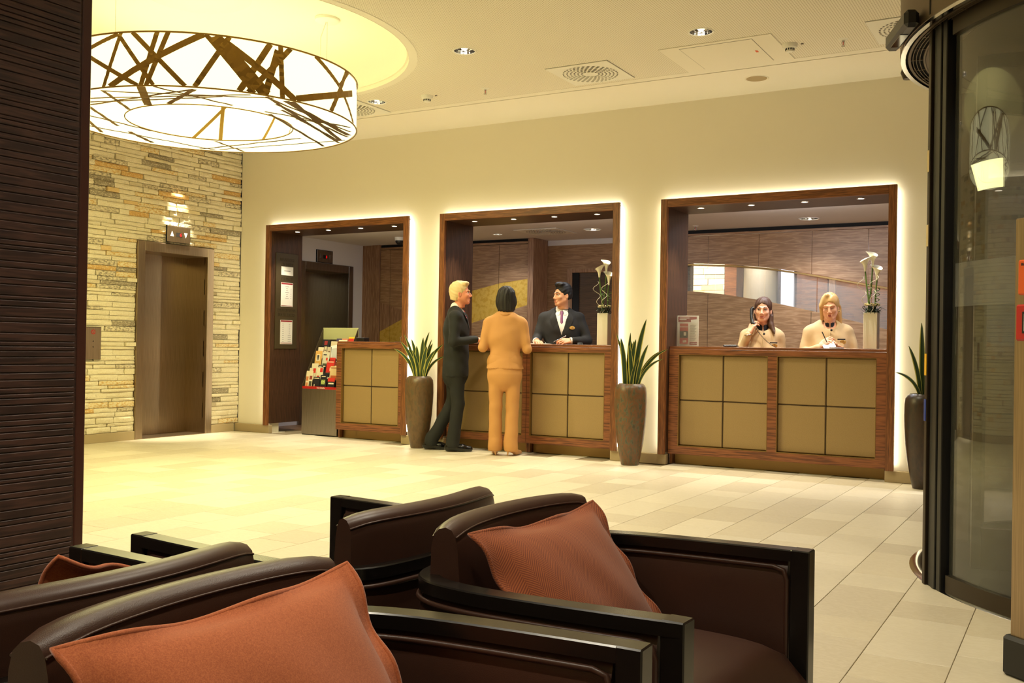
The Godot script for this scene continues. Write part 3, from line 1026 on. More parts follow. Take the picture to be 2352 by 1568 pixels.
func downlight(label: String, at: Vector3, r: float, lit: bool, energy: float, color: Color, group := ""):
	var t := thing("downlight", label, "light", at, 0, group)
	var ring := Build.new()
	ring.lathe([Vector2(r, 0.0), Vector2(r, -0.004), Vector2(r + 0.012, -0.005), Vector2(r + 0.016, 0.0)], 40)
	done(ring, "trim_ring", M.white_plastic, t)
	var ref := Build.new()
	var prof := []
	for i in 9:
		var a := PI / 2 * i / 8
		prof.append(Vector2(r * (0.35 + 0.65 * cos(a)), 0.07 * sin(a)))
	var facets := 20
	for i in prof.size() - 1:
		for s in facets:
			var e0 := Vector3(cos(TAU * s / facets), 0, sin(TAU * s / facets))
			var e1 := Vector3(cos(TAU * (s + 1) / facets), 0, sin(TAU * (s + 1) / facets))
			var a: Vector2 = prof[i]
			var b: Vector2 = prof[i + 1]
			ref.quad(e0 * a.x + Vector3(0, a.y, 0), e1 * a.x + Vector3(0, a.y, 0), e1 * b.x + Vector3(0, b.y, 0), e0 * b.x + Vector3(0, b.y, 0))
	done(ref, "reflector", M.chrome, t)
	var lamp := Build.new()
	lamp.ball(Vector3(0, 0.035, 0), Vector3(r * 0.36, 0.03, r * 0.36), 16, 8)
	done(lamp, "bulb", M.lamp_glow if lit else M.white_plastic, t)
	if lit:
		spot("downlight_lamp", at + Vector3(0, 0.0, 0), Vector3(0, -1, 0), 62.0, color, energy, 0.05, 0.9)
	return t

func diffuser(label: String, at: Vector3, side: float, turn: float):
	var t := thing("air_diffuser", label, "vent", at)
	slab("plate", Vector3(0, -0.004, 0), Vector3(side, 0.008, side), M.white_plastic, t, 0.002)
	var gap := Build.new()
	for q in [[-side / 2 - 0.004, -side / 2 - 0.004, side / 2 + 0.004, -side / 2], [-side / 2 - 0.004, side / 2, side / 2 + 0.004, side / 2 + 0.004], [-side / 2 - 0.004, -side / 2, -side / 2, side / 2], [side / 2, -side / 2, side / 2 + 0.004, side / 2]]:
		gap.box(Vector3((q[0] + q[2]) / 2, -0.0005, (q[1] + q[3]) / 2), Vector3(q[2] - q[0], 0.001, q[3] - q[1]))
	done(gap, "edge_gap", M.soft_ink, t)
	var holes := Build.new()
	var hoods := Build.new()
	for ring in 6:
		var r := side * (0.13 + 0.055 * ring)
		var n := 14 + ring * 4
		for i in n:
			var a := TAU * (i + 0.5 * (ring % 2)) / n
			var u := Vector3(cos(a), 0, sin(a))
			var v := Vector3(-sin(a), 0, cos(a))
			var c := u * r + Vector3(0, -0.0086, 0)
			var pts := PackedVector3Array()
			for k in 10:
				var b := TAU * k / 10
				pts.append(c + v * cos(b) * 0.014 + u * sin(b) * 0.0075)
			holes.fan(pts, true)
			# a scoop half over each opening, all turned the same way round
			var w := Vector3(cos(turn + 0.0), 0, sin(turn + 0.0))
			var lip := u * 0.008
			hoods.quad(c - v * 0.013 - lip, c + v * 0.013 - lip, c + v * 0.009 + lip * 0.1 + Vector3(0, -0.007, 0), c - v * 0.009 + lip * 0.1 + Vector3(0, -0.007, 0))
			hoods.quad(c - v * 0.009 + lip * 0.1 + Vector3(0, -0.007, 0), c + v * 0.009 + lip * 0.1 + Vector3(0, -0.007, 0), c + v * 0.013 - lip, c - v * 0.013 - lip)
	var h := done(holes, "openings", M.soft_ink, t)
	h.set_meta("kind", "stuff")
	var s := done(hoods, "scoops", M.white_plastic, t)
	s.set_meta("kind", "stuff")

func smoke_detector(label: String, at: Vector3):
	var t := thing("smoke_detector", label, "detector", at)
	var b := Build.new()
	b.lathe([Vector2(0.0, -0.062), Vector2(0.026, -0.06), Vector2(0.032, -0.05), Vector2(0.034, -0.034), Vector2(0.052, -0.028), Vector2(0.058, -0.016), Vector2(0.06, 0.0)], 32)
	done(b, "housing", M.white_plastic, t)
	var s := Build.new()
	for i in 12:
		var a := TAU * i / 12
		var tf := Transform3D(Basis(Vector3.UP, a), Vector3.ZERO)
		s.box(Vector3(0.0335, -0.043, 0), Vector3(0.004, 0.014, 0.008), 0.0, tf)
	done(s, "sensor_slots", M.gap_black, t)
	slab("indicator_tag", Vector3(0.09, -0.004, -0.02), Vector3(0.02, 0.008, 0.012), M.soft_ink, t)

func sprinkler(label: String, at: Vector3):
	var t := thing("sprinkler", label, "sprinkler", at)
	var b := Build.new()
	b.lathe([Vector2(0.012, -0.01), Vector2(0.03, -0.006), Vector2(0.038, 0.0)], 24)
	done(b, "escutcheon", M.white_plastic, t)
	b = Build.new()
	b.lathe([Vector2(0.009, -0.02), Vector2(0.009, -0.008)], 12)
	for s in [-1, 1]:
		b.tube([Vector3(0.008 * s, -0.015, 0), Vector3(0.013 * s, -0.03, 0), Vector3(0.004 * s, -0.05, 0)], 0.0022, 6)
	b.lathe([Vector2(0.0, -0.054), Vector2(0.015, -0.054), Vector2(0.015, -0.05), Vector2(0.0, -0.05)], 16)
	done(b, "frame", M.chrome, t)
	b = Build.new()
	b.tube([Vector3(0, -0.02, 0), Vector3(0, -0.05, 0)], 0.003, 6)
	done(b, "glass_bulb", M.red_plastic, t)

func build_ceiling_fittings():
	downlight("lit recessed downlight in the lobby ceiling nearest the round recess", Vector3(-4.35, CEIL, 2.25), 0.085, true, 3.6, WARM)
	downlight("recessed mirror downlight in the lobby ceiling beside the access panel", Vector3(-2.5, CEIL, 1.84), 0.085, true, 3.0, WARM)
	downlight("recessed mirror downlight at the chandelier's edge near the reception wall", Vector3(-6.03, CEIL, 1.24), 0.085, true, 3.0, WARM)
	# unseen downlights, placed out of view to light the floor and seating area
	for k in range(4, LAMPS.size()):
		downlight("unseen recessed downlight over the seating area", Vector3(LAMPS[k][0], CEIL, LAMPS[k][1]), 0.085, true, 3.6, WARM, "unseen downlights over the seating area")
	# wall washer over the lift
	downlight("recessed spot close to the stone wall above the lift", Vector3(-8.99, CEIL, 0.93), 0.05, false, 0.0, WARM)
	spot("lift_spot", Vector3(-8.99, CEIL - 0.02, 0.93), Vector3(-0.08, -1, 0), 15.0, Color(1, 0.95, 0.82), 20.0, 0.02, 0.9)
	diffuser("square swirl air diffuser in the middle of the lobby ceiling", Vector3(-3.72, CEIL, 1.21), 0.58, 0)
	diffuser("square swirl air diffuser beside the revolving door's canopy", Vector3(-1.09, CEIL, 1.23), 0.58, 0)
	diffuser("square swirl air diffuser half hidden by the chandelier", Vector3(-6.45, CEIL, 1.12), 0.58, 0)
	var acc := thing("access_panel", "flush square access panel with a red tag in the lobby ceiling", "panel", Vector3(-2.5, CEIL, 1.21))
	slab("board", Vector3(0, -0.003, 0), Vector3(0.9, 0.004, 0.72), M.ceiling_paint, acc, 0.0)
	slab("flap", Vector3(0, -0.006, 0), Vector3(0.58, 0.004, 0.62), M.ceiling_paint, acc, 0.001)
	var seam := Build.new()
	for q in [[-0.293, -0.313, -0.29, 0.313], [0.29, -0.313, 0.293, 0.313], [-0.29, -0.313, 0.29, -0.31], [-0.29, 0.31, 0.29, 0.313]]:
		seam.box(Vector3((q[0] + q[2]) / 2, -0.0055, (q[1] + q[3]) / 2), Vector3(q[2] - q[0], 0.002, q[3] - q[1]))
	done(seam, "seam", M.soft_ink, acc)
	slab("red_tag", Vector3(0.24, -0.0085, -0.01), Vector3(0.02, 0.001, 0.05), M.orange_box, acc)
	smoke_detector("white smoke detector between the air diffuser and the chandelier", Vector3(-5.447, CEIL, 1.211))
	smoke_detector("white smoke detector between the access panel and the canopy", Vector3(-1.99, CEIL, 1.24))
	sprinkler("white sprinkler head between smoke detector and middle air diffuser", Vector3(-4.804, CEIL, 1.19))
	sprinkler("white sprinkler head beside the revolving door's canopy", Vector3(-1.6, CEIL, 1.18))
	sprinkler("white sprinkler head in the office ceiling above the leaflet holder", Vector3(-3.95, OFFICE_CEIL, -2.17))
	var sp := thing("ceiling_speaker", "round flush ceiling speaker in the plain strip above the desks", "speaker", Vector3(-2.493, CEIL, 0.404))
	var b := Build.new()
	b.lathe([Vector2(0.0, -0.004), Vector2(0.088, -0.004), Vector2(0.09, 0.0)], 40)
	done(b, "grille", M.skirting_stone, sp)
	b = Build.new()
	b.lathe([Vector2(0.09, -0.003), Vector2(0.1, -0.006), Vector2(0.108, 0.0)], 40)
	done(b, "rim", M.ceiling_paint, sp)
	var cam := thing("dome_camera", "dark dome security camera under the office ceiling beside the frame", "camera", Vector3(-8.03, OFFICE_CEIL, -1.85))
	b = Build.new()
	b.lathe([Vector2(0.066, -0.045), Vector2(0.07, 0.0)], 32)
	done(b, "mount", M.white_plastic, cam)
	b = Build.new()
	b.ball(Vector3(0, -0.046, 0), Vector3(0.06, 0.055, 0.06), 24, 12)
	done(b, "dome", M.dark_plastic, cam)

# ---------------------------------------------------------------- lifts

func build_lifts():
	lift("stainless steel lift doorway in the ledge stone wall", 0.372, 1.488, WEST + 0.012, M.bronze_steel)
	lift("stainless steel lift doorway behind the leaflet stand", -2.337, -1.22, -9.25 + 0.012, M.brushed_steel)
	structure(span("wall_office_west", Vector3(-9.41, 2.245, -2.6), Vector3(-9.25, OFFICE_CEIL, -0.25), M.office_paint), "white wall above the second lift", "wall")
	structure(span("trim_lift", Vector3(-9.41, 0, -2.6), Vector3(-9.25, 2.245, -2.338), M.office_paint), "white wall beside the second lift", "wall")
	structure(span("trim_office", Vector3(-9.41, 0, -1.22), Vector3(-9.25, 2.245, -0.25), M.office_paint), "white wall beside the second lift", "wall")
	indicator("lift indicator plate with white arrows and a red digit on the stone wall", Vector3(-9.168, 2.36, 0.93), 0.333, 0.184, M.bronze_steel, "6")
	indicator("lift indicator plate with a red digit on the white wall above the second lift", Vector3(-9.238, 2.337, -1.72), 0.33, 0.165, M.brushed_steel, "3")
	var cp := thing("lift_call_plate", "steel lift call panel with a red circle beside the veneered pillar", "panel", Vector3(-9.165, 1.078, 2.06))
	slab("plate", Vector3.ZERO, Vector3(0.012, 0.34, 0.19), M.bronze_steel, cp, 0.002)
	slab("surround", Vector3(-0.006, 0, 0), Vector3(0.012, 0.352, 0.202), M.gap_black, cp)
	var ring := Build.new()
	var tf := Transform3D(Basis(Vector3.BACK, -PI / 2), Vector3(0.0065, 0.12, 0.0))
	ring.lathe([Vector2(0.019, 0.0), Vector2(0.019, 0.0015), Vector2(0.025, 0.0015), Vector2(0.025, 0.0)], 24, tf)
	done(ring, "red_circle", M.red_plastic, cp)
	slab("slash", Vector3(0.0072, 0.12, 0), Vector3(0.001, 0.036, 0.006), M.red_plastic, cp, 0.0, Transform3D(Basis(Vector3.RIGHT, 0.7), Vector3(0, 0.028, -0.077)))
	for s in [0.022, -0.042]:
		var bt := Build.new()
		bt.prism(PackedVector2Array([Vector2(-0.009, -0.005), Vector2(0.009, -0.005), Vector2(0, 0.006)]), 0.003, Transform3D(Basis(Vector3.UP, PI / 2) * (Basis(Vector3.BACK, PI) if s < 0 else Basis()), Vector3(0.006, s, 0)))
		done(bt, "call_button", M.gap_black, cp)

func lift(label: String, z0: float, z1: float, x: float, mat: Material):
	var mid := (z0 + z1) / 2
	var t := thing("lift_doorway", label, "lift", Vector3(x, 0, mid))
	t.set_meta("kind", "structure")
	var w := (z1 - z0) / 2
	for s in [-1, 1]:
		slab("jamb", Vector3(-0.015, 1.12, s * (w - 0.05)), Vector3(0.06, 2.24, 0.1), mat, t, 0.003)
		slab("reveal", Vector3(-0.19, 1.12, s * (w - 0.09)), Vector3(0.32, 2.24, 0.02), mat, t)
	slab("lintel", Vector3(-0.015, 2.187, 0), Vector3(0.06, 0.106, 2 * w - 0.2), mat, t, 0.003)
	slab("lintel_reveal", Vector3(-0.19, 2.142, 0), Vector3(0.32, 0.02, 2 * w - 0.16), mat, t)
	for i in 2:
		slab("door_leaf", Vector3(-0.33 - 0.03 * i, 1.07, (w - 0.32) if i == 0 else -0.24), Vector3(0.025, 2.14, 0.44 if i == 0 else 0.7), mat, t, 0.001)
	slab("sill", Vector3(-0.16, 0.003, 0), Vector3(0.36, 0.006, 2 * w - 0.18), mat, t)
	slab("shaft_back", Vector3(-0.42, 1.12, 0), Vector3(0.02, 2.3, 2 * w), M.gap_black, t)

func indicator(label: String, at: Vector3, wide: float, high: float, mat: Material, digit: String):
	var t := thing("lift_indicator", label, "indicator", at)
	slab("plate", Vector3.ZERO, Vector3(0.014, high, wide), mat, t, 0.002)
	slab("surround", Vector3(-0.006, 0, 0), Vector3(0.014, high + 0.012, wide + 0.012), M.gap_black, t)
	slab("display", Vector3(0.0075, -0.005, -0.005), Vector3(0.002, 0.05, 0.085), M.gap_black, t)
	for s in [1, -1]:
		var b := Build.new()
		b.prism(PackedVector2Array([Vector2(-0.024, -0.026), Vector2(0.024, -0.026), Vector2(0, 0.032)]), 0.002, Transform3D(Basis(Vector3.UP, PI / 2) * (Basis(Vector3.BACK, PI) if s < 0 else Basis()), Vector3(0.007, 0, s * 0.1)))
		done(b, "arrow", M.arrow_glow if mat == M.bronze_steel else M.soft_ink, t)
	lettering(digit, 0.05, M.red_led, t, Transform3D(Basis(Vector3.UP, PI / 2), Vector3(0.0088, -0.005, -0.028)), 0.001, true)

# ---------------------------------------------------------------- chandelier

func build_chandelier():
	var c := Vector3(-6.2, 2.9, 3.2)
	var t := thing("ring_chandelier", "large glowing ring chandelier wrapped in criss-cross golden straps", "chandelier", c)
	var ro := 1.18
	var ri := 0.66
	var h := 0.38
	var b := Build.new()
	var e := 0.012
	b.lathe([Vector2(ro - e, 0.0), Vector2(ro, e), Vector2(ro, h - e), Vector2(ro - e, h), Vector2(ri + e, h), Vector2(ri, h - e), Vector2(ri, e), Vector2(ri + e, 0.0), Vector2(ro - e, 0.0)], 128)
	done(b, "shade", M.shade_glow, t)
	for q in [[ro + 0.002, 0.0, 0.006], [ro + 0.002, h, 0.007], [ri - 0.002, 0.0, 0.005]]:
		var hoop := Build.new()
		var pts := []
		for i in 97:
			var a := TAU * i / 96
			pts.append(Vector3(cos(a) * q[0], q[1], sin(a) * q[0]))
		hoop.tube(pts, q[2], 6, false)
		done(hoop, "hoop", M.gold_strap, t)
	# straps on the side, as pairs of (angle, height share), then their run over the underside
	var side := [
		[73.8, 1, 80.7, 0, 0.03], [88.5, 0.75, 74.9, 0.97, 0.03], [97, 0.9, 67.2, 0, 0.03], [74.9, 0.97, 61.7, 0, 0.03], [78.3, 0, 45.1, 1, 0.045], [69.6, 1, 51.1, 0, 0.034], [60.7, 1, 66.2, 0, 0.035], [57, 1, 64.3, 0, 0.035],
		[36.9, 1, 48.1, 0, 0.038], [44.8, 1, 28, 0, 0.035], [42.4, 1, 23.7, 0, 0.085], [38.7, 0.9, 11.9, 0, 0.05], [22.6, 1, 33.4, 0, 0.045], [18.8, 1, 17.7, 0, 0.04], [14.7, 1, 30.3, 0, 0.04], [19.8, 0.9, 24.3, 0, 0.05],
		[3.8, 1, -11.1, 0.6, 0.035], [-17.2, 1, -5.6, 0, 0.045], [-24, 0.62, 12, 0.05, 0.05], [-11.1, 0.6, -27, 0, 0.035], [-19.2, 1, -11.1, 0.6, 0.03]]
	var rr := RandomNumberGenerator.new()
	rr.seed = 21
	for i in 26:
		var a := rr.randf_range(100, 330)
		side.append([a, 1, a + rr.randf_range(-26, 26), 0, rr.randf_range(0.03, 0.05)])
	for s in side:
		var st := Build.new()
		var rows := [PackedVector3Array(), PackedVector3Array()]
		var n := 14
		var d := Vector2(deg_to_rad(s[2] - s[0]) * ro, (s[3] - s[1]) * h).normalized()
		var nrm: Vector2 = Vector2(-d.y, d.x) * s[4] * 0.5
		for i in n + 1:
			var k := float(i) / n
			for j in 2:
				var g := -1.0 if j == 0 else 1.0
				var a: float = deg_to_rad(lerpf(s[0], s[2], k)) + g * nrm.x / ro
				var y: float = clampf(lerpf(s[1], s[3], k) * h + g * nrm.y, 0.0, h)
				var rad := ro + 0.0035 + 0.0015 * sin(k * 40.0 + s[0])
				rows[j].append(Vector3(cos(a) * rad, y, sin(a) * rad))
		ribbon(st, rows)
		done(st, "strap", M.gold_strap, t)
	var under := [
		[1.066, 0.458, 0.464, -1.06, 0.03], [0.885, 0.114, 0.523, -0.986, 0.03], [1.13, 0.258, 0.552, -0.97, 0.04], [0.97, 0.263, 0.698, -0.901, 0.03], [0.115, 1.107, -0.187, 0.644, 0.03], [-0.38, 0.87, -0.769, 0.29, 0.03],
		[0.465, 1.071, 0.056, 0.67, 0.06], [0.75, 0.845, 0.245, 0.64, 0.04], [0.548, 1.029, 0.64, 0.379, 0.03], [-0.277, 0.945, 0.771, 0.605, 0.03], [0.725, 0.127, 0.97, -0.6, 0.03], [0.774, -0.171, 0.97, -0.6, 0.03],
		[-0.65, 0.669, -0.66, 0.05, 0.03], [-0.487, -0.499, -0.604, -0.97, 0.03], [-0.866, 0.103, -1.06, -0.3, 0.04], [1.0, 0.55, -0.35, 1.1, 0.03], [1.08, 0.4, 0.1, 1.12, 0.03], [0.75, 0.85, -0.7, 0.9, 0.03], [1.1, 0.3, 0.75, -0.85, 0.05], [1.05, 0.45, 0.85, -0.75, 0.025], [0.7, 0.05, 0.25, -1.1, 0.03], [0.3, -0.75, -0.9, -0.7, 0.03], [0.6, -0.98, -0.75, -0.8, 0.025], [-1.0, 0.55, -0.8, -0.8, 0.03], [-1.1, 0.2, -0.4, 1.05, 0.03]]
	for s in under:
		var st := Build.new()
		var a := Vector3(s[0], -0.0025, s[1])
		var z := Vector3(s[2], -0.0025, s[3])
		var nn: Vector3 = (z - a).cross(Vector3.UP).normalized() * s[4] * 0.5
		var rows := [PackedVector3Array(), PackedVector3Array()]
		for i in 13:
			var p := a.lerp(z, i / 12.0) + Vector3(0, -0.002 * sin(i * 1.7 + s[0] * 9), 0)
			rows[0].append(p - nn)
			rows[1].append(p + nn)
		ribbon(st, rows)
		done(st, "strap", M.gold_strap, t)
	for s in [[-95, 0, -70, 1], [-130, 0.0, -128, 1], [-40, 0, -38, 1], [-150, 0, -120, 1], [-20, 1, -60, 0]]:
		var st := Build.new()
		var rows := [PackedVector3Array(), PackedVector3Array()]
		for i in 9:
			var k := i / 8.0
			var a := deg_to_rad(lerpf(s[0], s[2], k))
			for j in 2:
				var aa := a + (0.025 if j == 0 else -0.025)
				rows[j].append(Vector3(cos(aa) * (ri - 0.004), lerpf(s[1], s[3], k) * h, sin(aa) * (ri - 0.004)))
		ribbon(st, rows)
		done(st, "strap", M.gold_strap, t)
	# canopy rose and wires
	var rose := Build.new()
	rose.lathe([Vector2(0.0, -0.03), Vector2(0.09, -0.03), Vector2(0.1, -0.022), Vector2(0.1, 0.0)], 40, Transform3D(Basis(), Vector3(0.835, 0.872, -0.45)))
	done(rose, "ceiling_rose", M.white_plastic, t)
	var plate := Build.new()
	plate.lathe([Vector2(0.0, -0.006), Vector2(0.4, -0.006), Vector2(0.41, 0.0)], 64, Transform3D(Basis(), Vector3(0.28, 0.876, 0.42)))
	done(plate, "access_disc", M.recess_paint, t)
	for q in [[0.835, -0.45], [0.087, 0.996], [-0.74, -0.67]]:
		var w := Build.new()
		w.tube([Vector3(q[0], h - 0.005, q[1]), Vector3(q[0], 0.865, q[1])], 0.0022, 6)
		done(w, "wire", M.chrome, t)
	var cord := Build.new()
	cord.tube([Vector3(0.84, h, -0.44), Vector3(0.79, 0.55, -0.42), Vector3(0.785, 0.72, -0.43), Vector3(0.825, 0.85, -0.45)], 0.004, 6)
	done(cord, "power_cord", M.white_plastic, t)

func ribbon(b: Build, rows: Array):
	# a thin strip with two faces
	for i in rows[0].size() - 1:
		b.quad(rows[0][i], rows[1][i], rows[1][i + 1], rows[0][i + 1])

# ---------------------------------------------------------------- revolving door

func arc(b: Build, profile: Array, a0: float, a1: float, seg: int, c := Vector3(0.74, 0, 3.1)):
	# angles in degrees from +x towards +z
	b.lathe(profile, seg, Transform3D(Basis(), c), deg_to_rad(-a0), deg_to_rad(-a1))

func ring_box(b: Build, r0: float, r1: float, y0: float, y1: float, a0: float, a1: float, seg: int):
	arc(b, [Vector2(r0, y0), Vector2(r1, y0), Vector2(r1, y1), Vector2(r0, y1), Vector2(r0, y0)], a1, a0, seg)

func polar(a: float, r: float, y := 0.0) -> Vector3:
	return Vector3(0.74 + r * cos(deg_to_rad(a)), y, 3.1 + r * sin(deg_to_rad(a)))

func build_revolving_door():
	var t := thing("revolving_door", "bronze and glass revolving door with a round canopy", "door")
	var b := Build.new()
	ring_box(b, 1.59, 1.615, 2.69, CEIL, 0, 360, 120)
	var canopy := done(b, "canopy", M.canopy_metal, t)
	b = Build.new()
	for a in [148.2, 211.8, 90.0, 270.0]:
		b.box(Vector3(1.615, (2.69 + CEIL) / 2, 0), Vector3(0.004, CEIL - 2.72, 0.012), 0.0, Transform3D(Basis(Vector3.UP, deg_to_rad(-a)), Vector3(0.74, 0, 3.1)))
	done(b, "fascia_joint", M.gap_black, canopy)
	b = Build.new()
	ring_box(b, 1.588, 1.612, 2.672, 2.69, 0, 360, 120)
	done(b, "rim", M.chrome, canopy)
	b = Build.new()
	ring_box(b, 1.3, 1.588, 2.695, 2.7, 0, 360, 120)
	done(b, "grille_back", M.gap_black, canopy)
	for k in 5:
		b = Build.new()
		var r := [1.575, 1.553, 1.536, 1.519, 1.5][k] as float
		ring_box(b, r - (0.013 if k in [0, 4] else 0.0035), r, 2.676, 2.684, 0, 360, 120)
		done(b, "grille_ring", M.canopy_metal, canopy)
	b = Build.new()
	for k in 48:
		b.box(Vector3(1.535, 2.679, 0), Vector3(0.075, 0.006, 0.005), 0.0, Transform3D(Basis(Vector3.UP, TAU * k / 48), Vector3(0.74, 0, 3.1)))
	done(b, "grille_bars", M.canopy_metal, canopy)
	b = Build.new()
	b.lathe([Vector2(0.0, 2.682), Vector2(1.42, 2.682), Vector2(1.44, 2.676), Vector2(1.49, 2.676), Vector2(1.49, 2.7), Vector2(0.0, 2.7)], 96, Transform3D(Basis(), Vector3(0.74, 0, 3.1)))
	done(b, "ceiling_disc", M.canopy_metal, t)
	b = Build.new()
	for q in [1.44, 1.36]:
		ring_box(b, q - 0.004, q, 2.672, 2.683, 0, 360, 96)
	done(b, "disc_ring", M.chrome, canopy)
	# sensors on the canopy
	var s1 := slab("motion_sensor", Vector3(1.65, 2.72, 0), Vector3(0.07, 0.085, 0.42), M.dark_plastic, t, 0.018, Transform3D(Basis(Vector3.UP, deg_to_rad(-158.5)), Vector3(0.74, 0, 3.1)))
	slab("sensor_lens", Vector3(1.655, 2.677, 0.02), Vector3(0.04, 0.004, 0.2), M.night_glass, s1)
	b = Build.new()
	var tf := Transform3D(Basis(Vector3.UP, deg_to_rad(-190.0)), Vector3(0.74, 0, 3.1))
	b.tube([tf * Vector3(1.6, 2.8, 0), tf * Vector3(1.64, 2.8, 0), tf * Vector3(1.655, 2.74, 0), tf * Vector3(1.655, 2.71, 0)], [0.035, 0.042, 0.045, 0.03], 16)
	done(b, "presence_detector", M.door_bronze, t)
	# posts, rails and bent glass
	for s in [-1, 1]:
		var pa: float = 180 - s * 26.2
		b = Build.new()
		b.box(Vector3(1.5, 1.345, 0), Vector3(0.1, 2.69, 0.034), 0.003, Transform3D(Basis(Vector3.UP, deg_to_rad(-pa)), Vector3(0.74, 0, 3.1)))
		done(b, "post", M.door_bronze, t)
		b = Build.new()
		for k in 3:
			var aa: float = 180 - s * (27.9 + 1.75 * k)
			b.box(Vector3(1.5, 1.345, 0), Vector3(0.075 + 0.01 * (k % 2), 2.69, 0.042), 0.004, Transform3D(Basis(Vector3.UP, deg_to_rad(-aa)), Vector3(0.74, 0, 3.1)))
		done(b, "brush_seal", M.door_black, t)
		var a0: float = 180 - s * 33.0
		var a1: float = 180 - s * 150.0
		var lo := minf(a0, a1)
		var hi := maxf(a0, a1)
		b = Build.new()
		ring_box(b, 1.478, 1.522, 0.0, 0.085, lo, hi, 48)
		done(b, "base_rail", M.door_bronze, t)
		b = Build.new()
		ring_box(b, 1.478, 1.522, 2.6, 2.69, lo, hi, 48)
		done(b, "head_rail", M.door_bronze, t)
		b = Build.new()
		arc(b, [Vector2(1.504, 0.085), Vector2(1.504, 2.6)], hi, lo, 96)
		arc(b, [Vector2(1.496, 2.6), Vector2(1.496, 0.085)], hi, lo, 96)
		done(b, "pane", M.tinted_glass, t)
		b = Build.new()
		arc(b, [Vector2(1.494, 1.333), Vector2(1.494, 1.535)], hi, lo, 64)
		var band := done(b, "frosted_band", M.frosted_glass, t)
		if s > 0:
			for q in [["NICHT DRÜCKEN", 1.463], ["DO NOT PUSH", 1.376]]:
				var k := 0
				for ch in q[0]:
					var ang: float = 146.3 - 1.72 * (q[0].length() - 1 - k)
					if ch != " ":
						# read from inside the drum
						var facing := (polar(ang, 0) - polar(ang, 1)).normalized()
						lettering(ch, 0.058, M.soft_ink, band, Transform3D(Basis(Vector3.UP.cross(facing), Vector3.UP, facing), polar(ang, 1.489, q[1])), 0.001)
					k += 1
	# plates on the room post
	var pf := Transform3D(Basis(Vector3.UP, deg_to_rad(-153.8)), Vector3(0.74, 0, 3.1))
	for q in [["lock_plate", 2.045, M.cream_plate], ["lock_plate", 1.684, M.cream_plate], ["stop_plate", 1.06, M.yellow_plate], ["access_plate", 0.84, M.blue_plate]]:
		var pl := slab(q[0], Vector3(1.552, q[1], 0.0), Vector3(0.003, 0.105, 0.026), q[2], t, 0.001, pf)
		b = Build.new()
		var mid := pf * Vector3(1.555, q[1], 0.0)
		var out := (pf.basis * Vector3.RIGHT)
		if q[0] == "stop_plate":
			b.tube([mid, mid + out * 0.02], 0.015, 20)
			b.tube([mid + out * 0.02, mid + out * 0.03, mid + out * 0.046, mid + out * 0.05], [0.024, 0.027, 0.025, 0.018], 24)
			done(b, "stop_button", M.red_plastic, pl)
			for y in [-0.032, 0.03]:
				slab("mark", Vector3(1.5545, q[1] + y, 0), Vector3(0.001, 0.004, 0.012), M.ink, pl, 0.0, pf)
		elif q[0] == "access_plate":
			b.lathe([Vector2(0.0, 0.0), Vector2(0.0105, 0.0)], 24, Transform3D(Basis(out.cross(Vector3.UP), out, Vector3.UP) * Basis(Vector3.RIGHT, PI), mid + out * 0.0005 + Vector3(0, -0.022, 0)))
			var disc := done(b, "wheelchair_disc", M.white_plastic, pl)
			b = Build.new()
			var rt := out.cross(Vector3.UP) * -1.0
			var o := mid + out * 0.0015 + Vector3(0, -0.022, 0)
			b.tube([o + Vector3(0, 0.006, 0), o + Vector3(0, -0.001, 0), o + rt * 0.004 + Vector3(0, -0.001, 0), o + rt * 0.006 + Vector3(0, -0.006, 0)], 0.0009, 5)
			var wheel := []
			for k in 11:
				var w := PI * 0.6 + TAU * 0.7 * k / 10
				wheel.append(o + rt * cos(w) * 0.0048 + Vector3(0, sin(w) * 0.0048 - 0.002, 0))
			b.tube(wheel, 0.0008, 5)
			done(b, "wheelchair_mark", M.blue_plate, pl)
			slab("button", Vector3(1.555, q[1] + 0.018, 0), Vector3(0.004, 0.016, 0.016), M.dark_plastic, pl, 0.001, pf)
		else:
			b.tube([mid + Vector3(0, -0.004, 0), mid + out * 0.012 + Vector3(0, -0.004, 0)], 0.007, 12)
			done(b, "lock_cylinder", M.chrome, pl)
	# wings inside the drum
	for k in 3:
		var a := 168.0 + 120.0 * k
		var w := Node3D.new()
		w.name = "wing" if k == 0 else "wing_%03d" % k
		w.transform = Transform3D(Basis(Vector3.UP, deg_to_rad(-a)), Vector3(0.74, 0, 3.1))
		t.add_child(w)
		b = Build.new()
		b.box(Vector3(1.225, 1.33, 0), Vector3(0.045, 2.62, 0.045), 0.003)
		b.box(Vector3(0.06, 1.33, 0), Vector3(0.045, 2.62, 0.045), 0.003)
		b.box(Vector3(0.64, 0.125, 0), Vector3(1.13, 0.21, 0.042), 0.003)
		b.box(Vector3(0.64, 2.61, 0), Vector3(1.13, 0.07, 0.042), 0.003)
		done(b, "frame", M.door_bronze, w)
		slab("pane", Vector3(0.64, 1.4, 0), Vector3(1.13, 2.36, 0.008), M.clear_glass, w)
	b = Build.new()
	b.lathe([Vector2(1.43, 0.0), Vector2(1.43, 0.0075), Vector2(0.0, 0.0075)], 96, Transform3D(Basis(), Vector3(0.74, 0, 3.1)))
	done(b, "mat", M.gap_black, t)
	b = Build.new()
	b.lathe([Vector2(1.535, 0.0), Vector2(1.525, 0.006), Vector2(1.45, 0.009), Vector2(1.43, 0.0)], 128, Transform3D(Basis(), Vector3(0.74, 0, 3.1)))
	done(b, "threshold_ring", M.chrome, t)
	var lamp := Vector3(0.02, 2.676, 3.72)
	b = Build.new()
	b.lathe([Vector2(0.0, -0.002), Vector2(0.06, 0.0)], 24, Transform3D(Basis(), lamp))
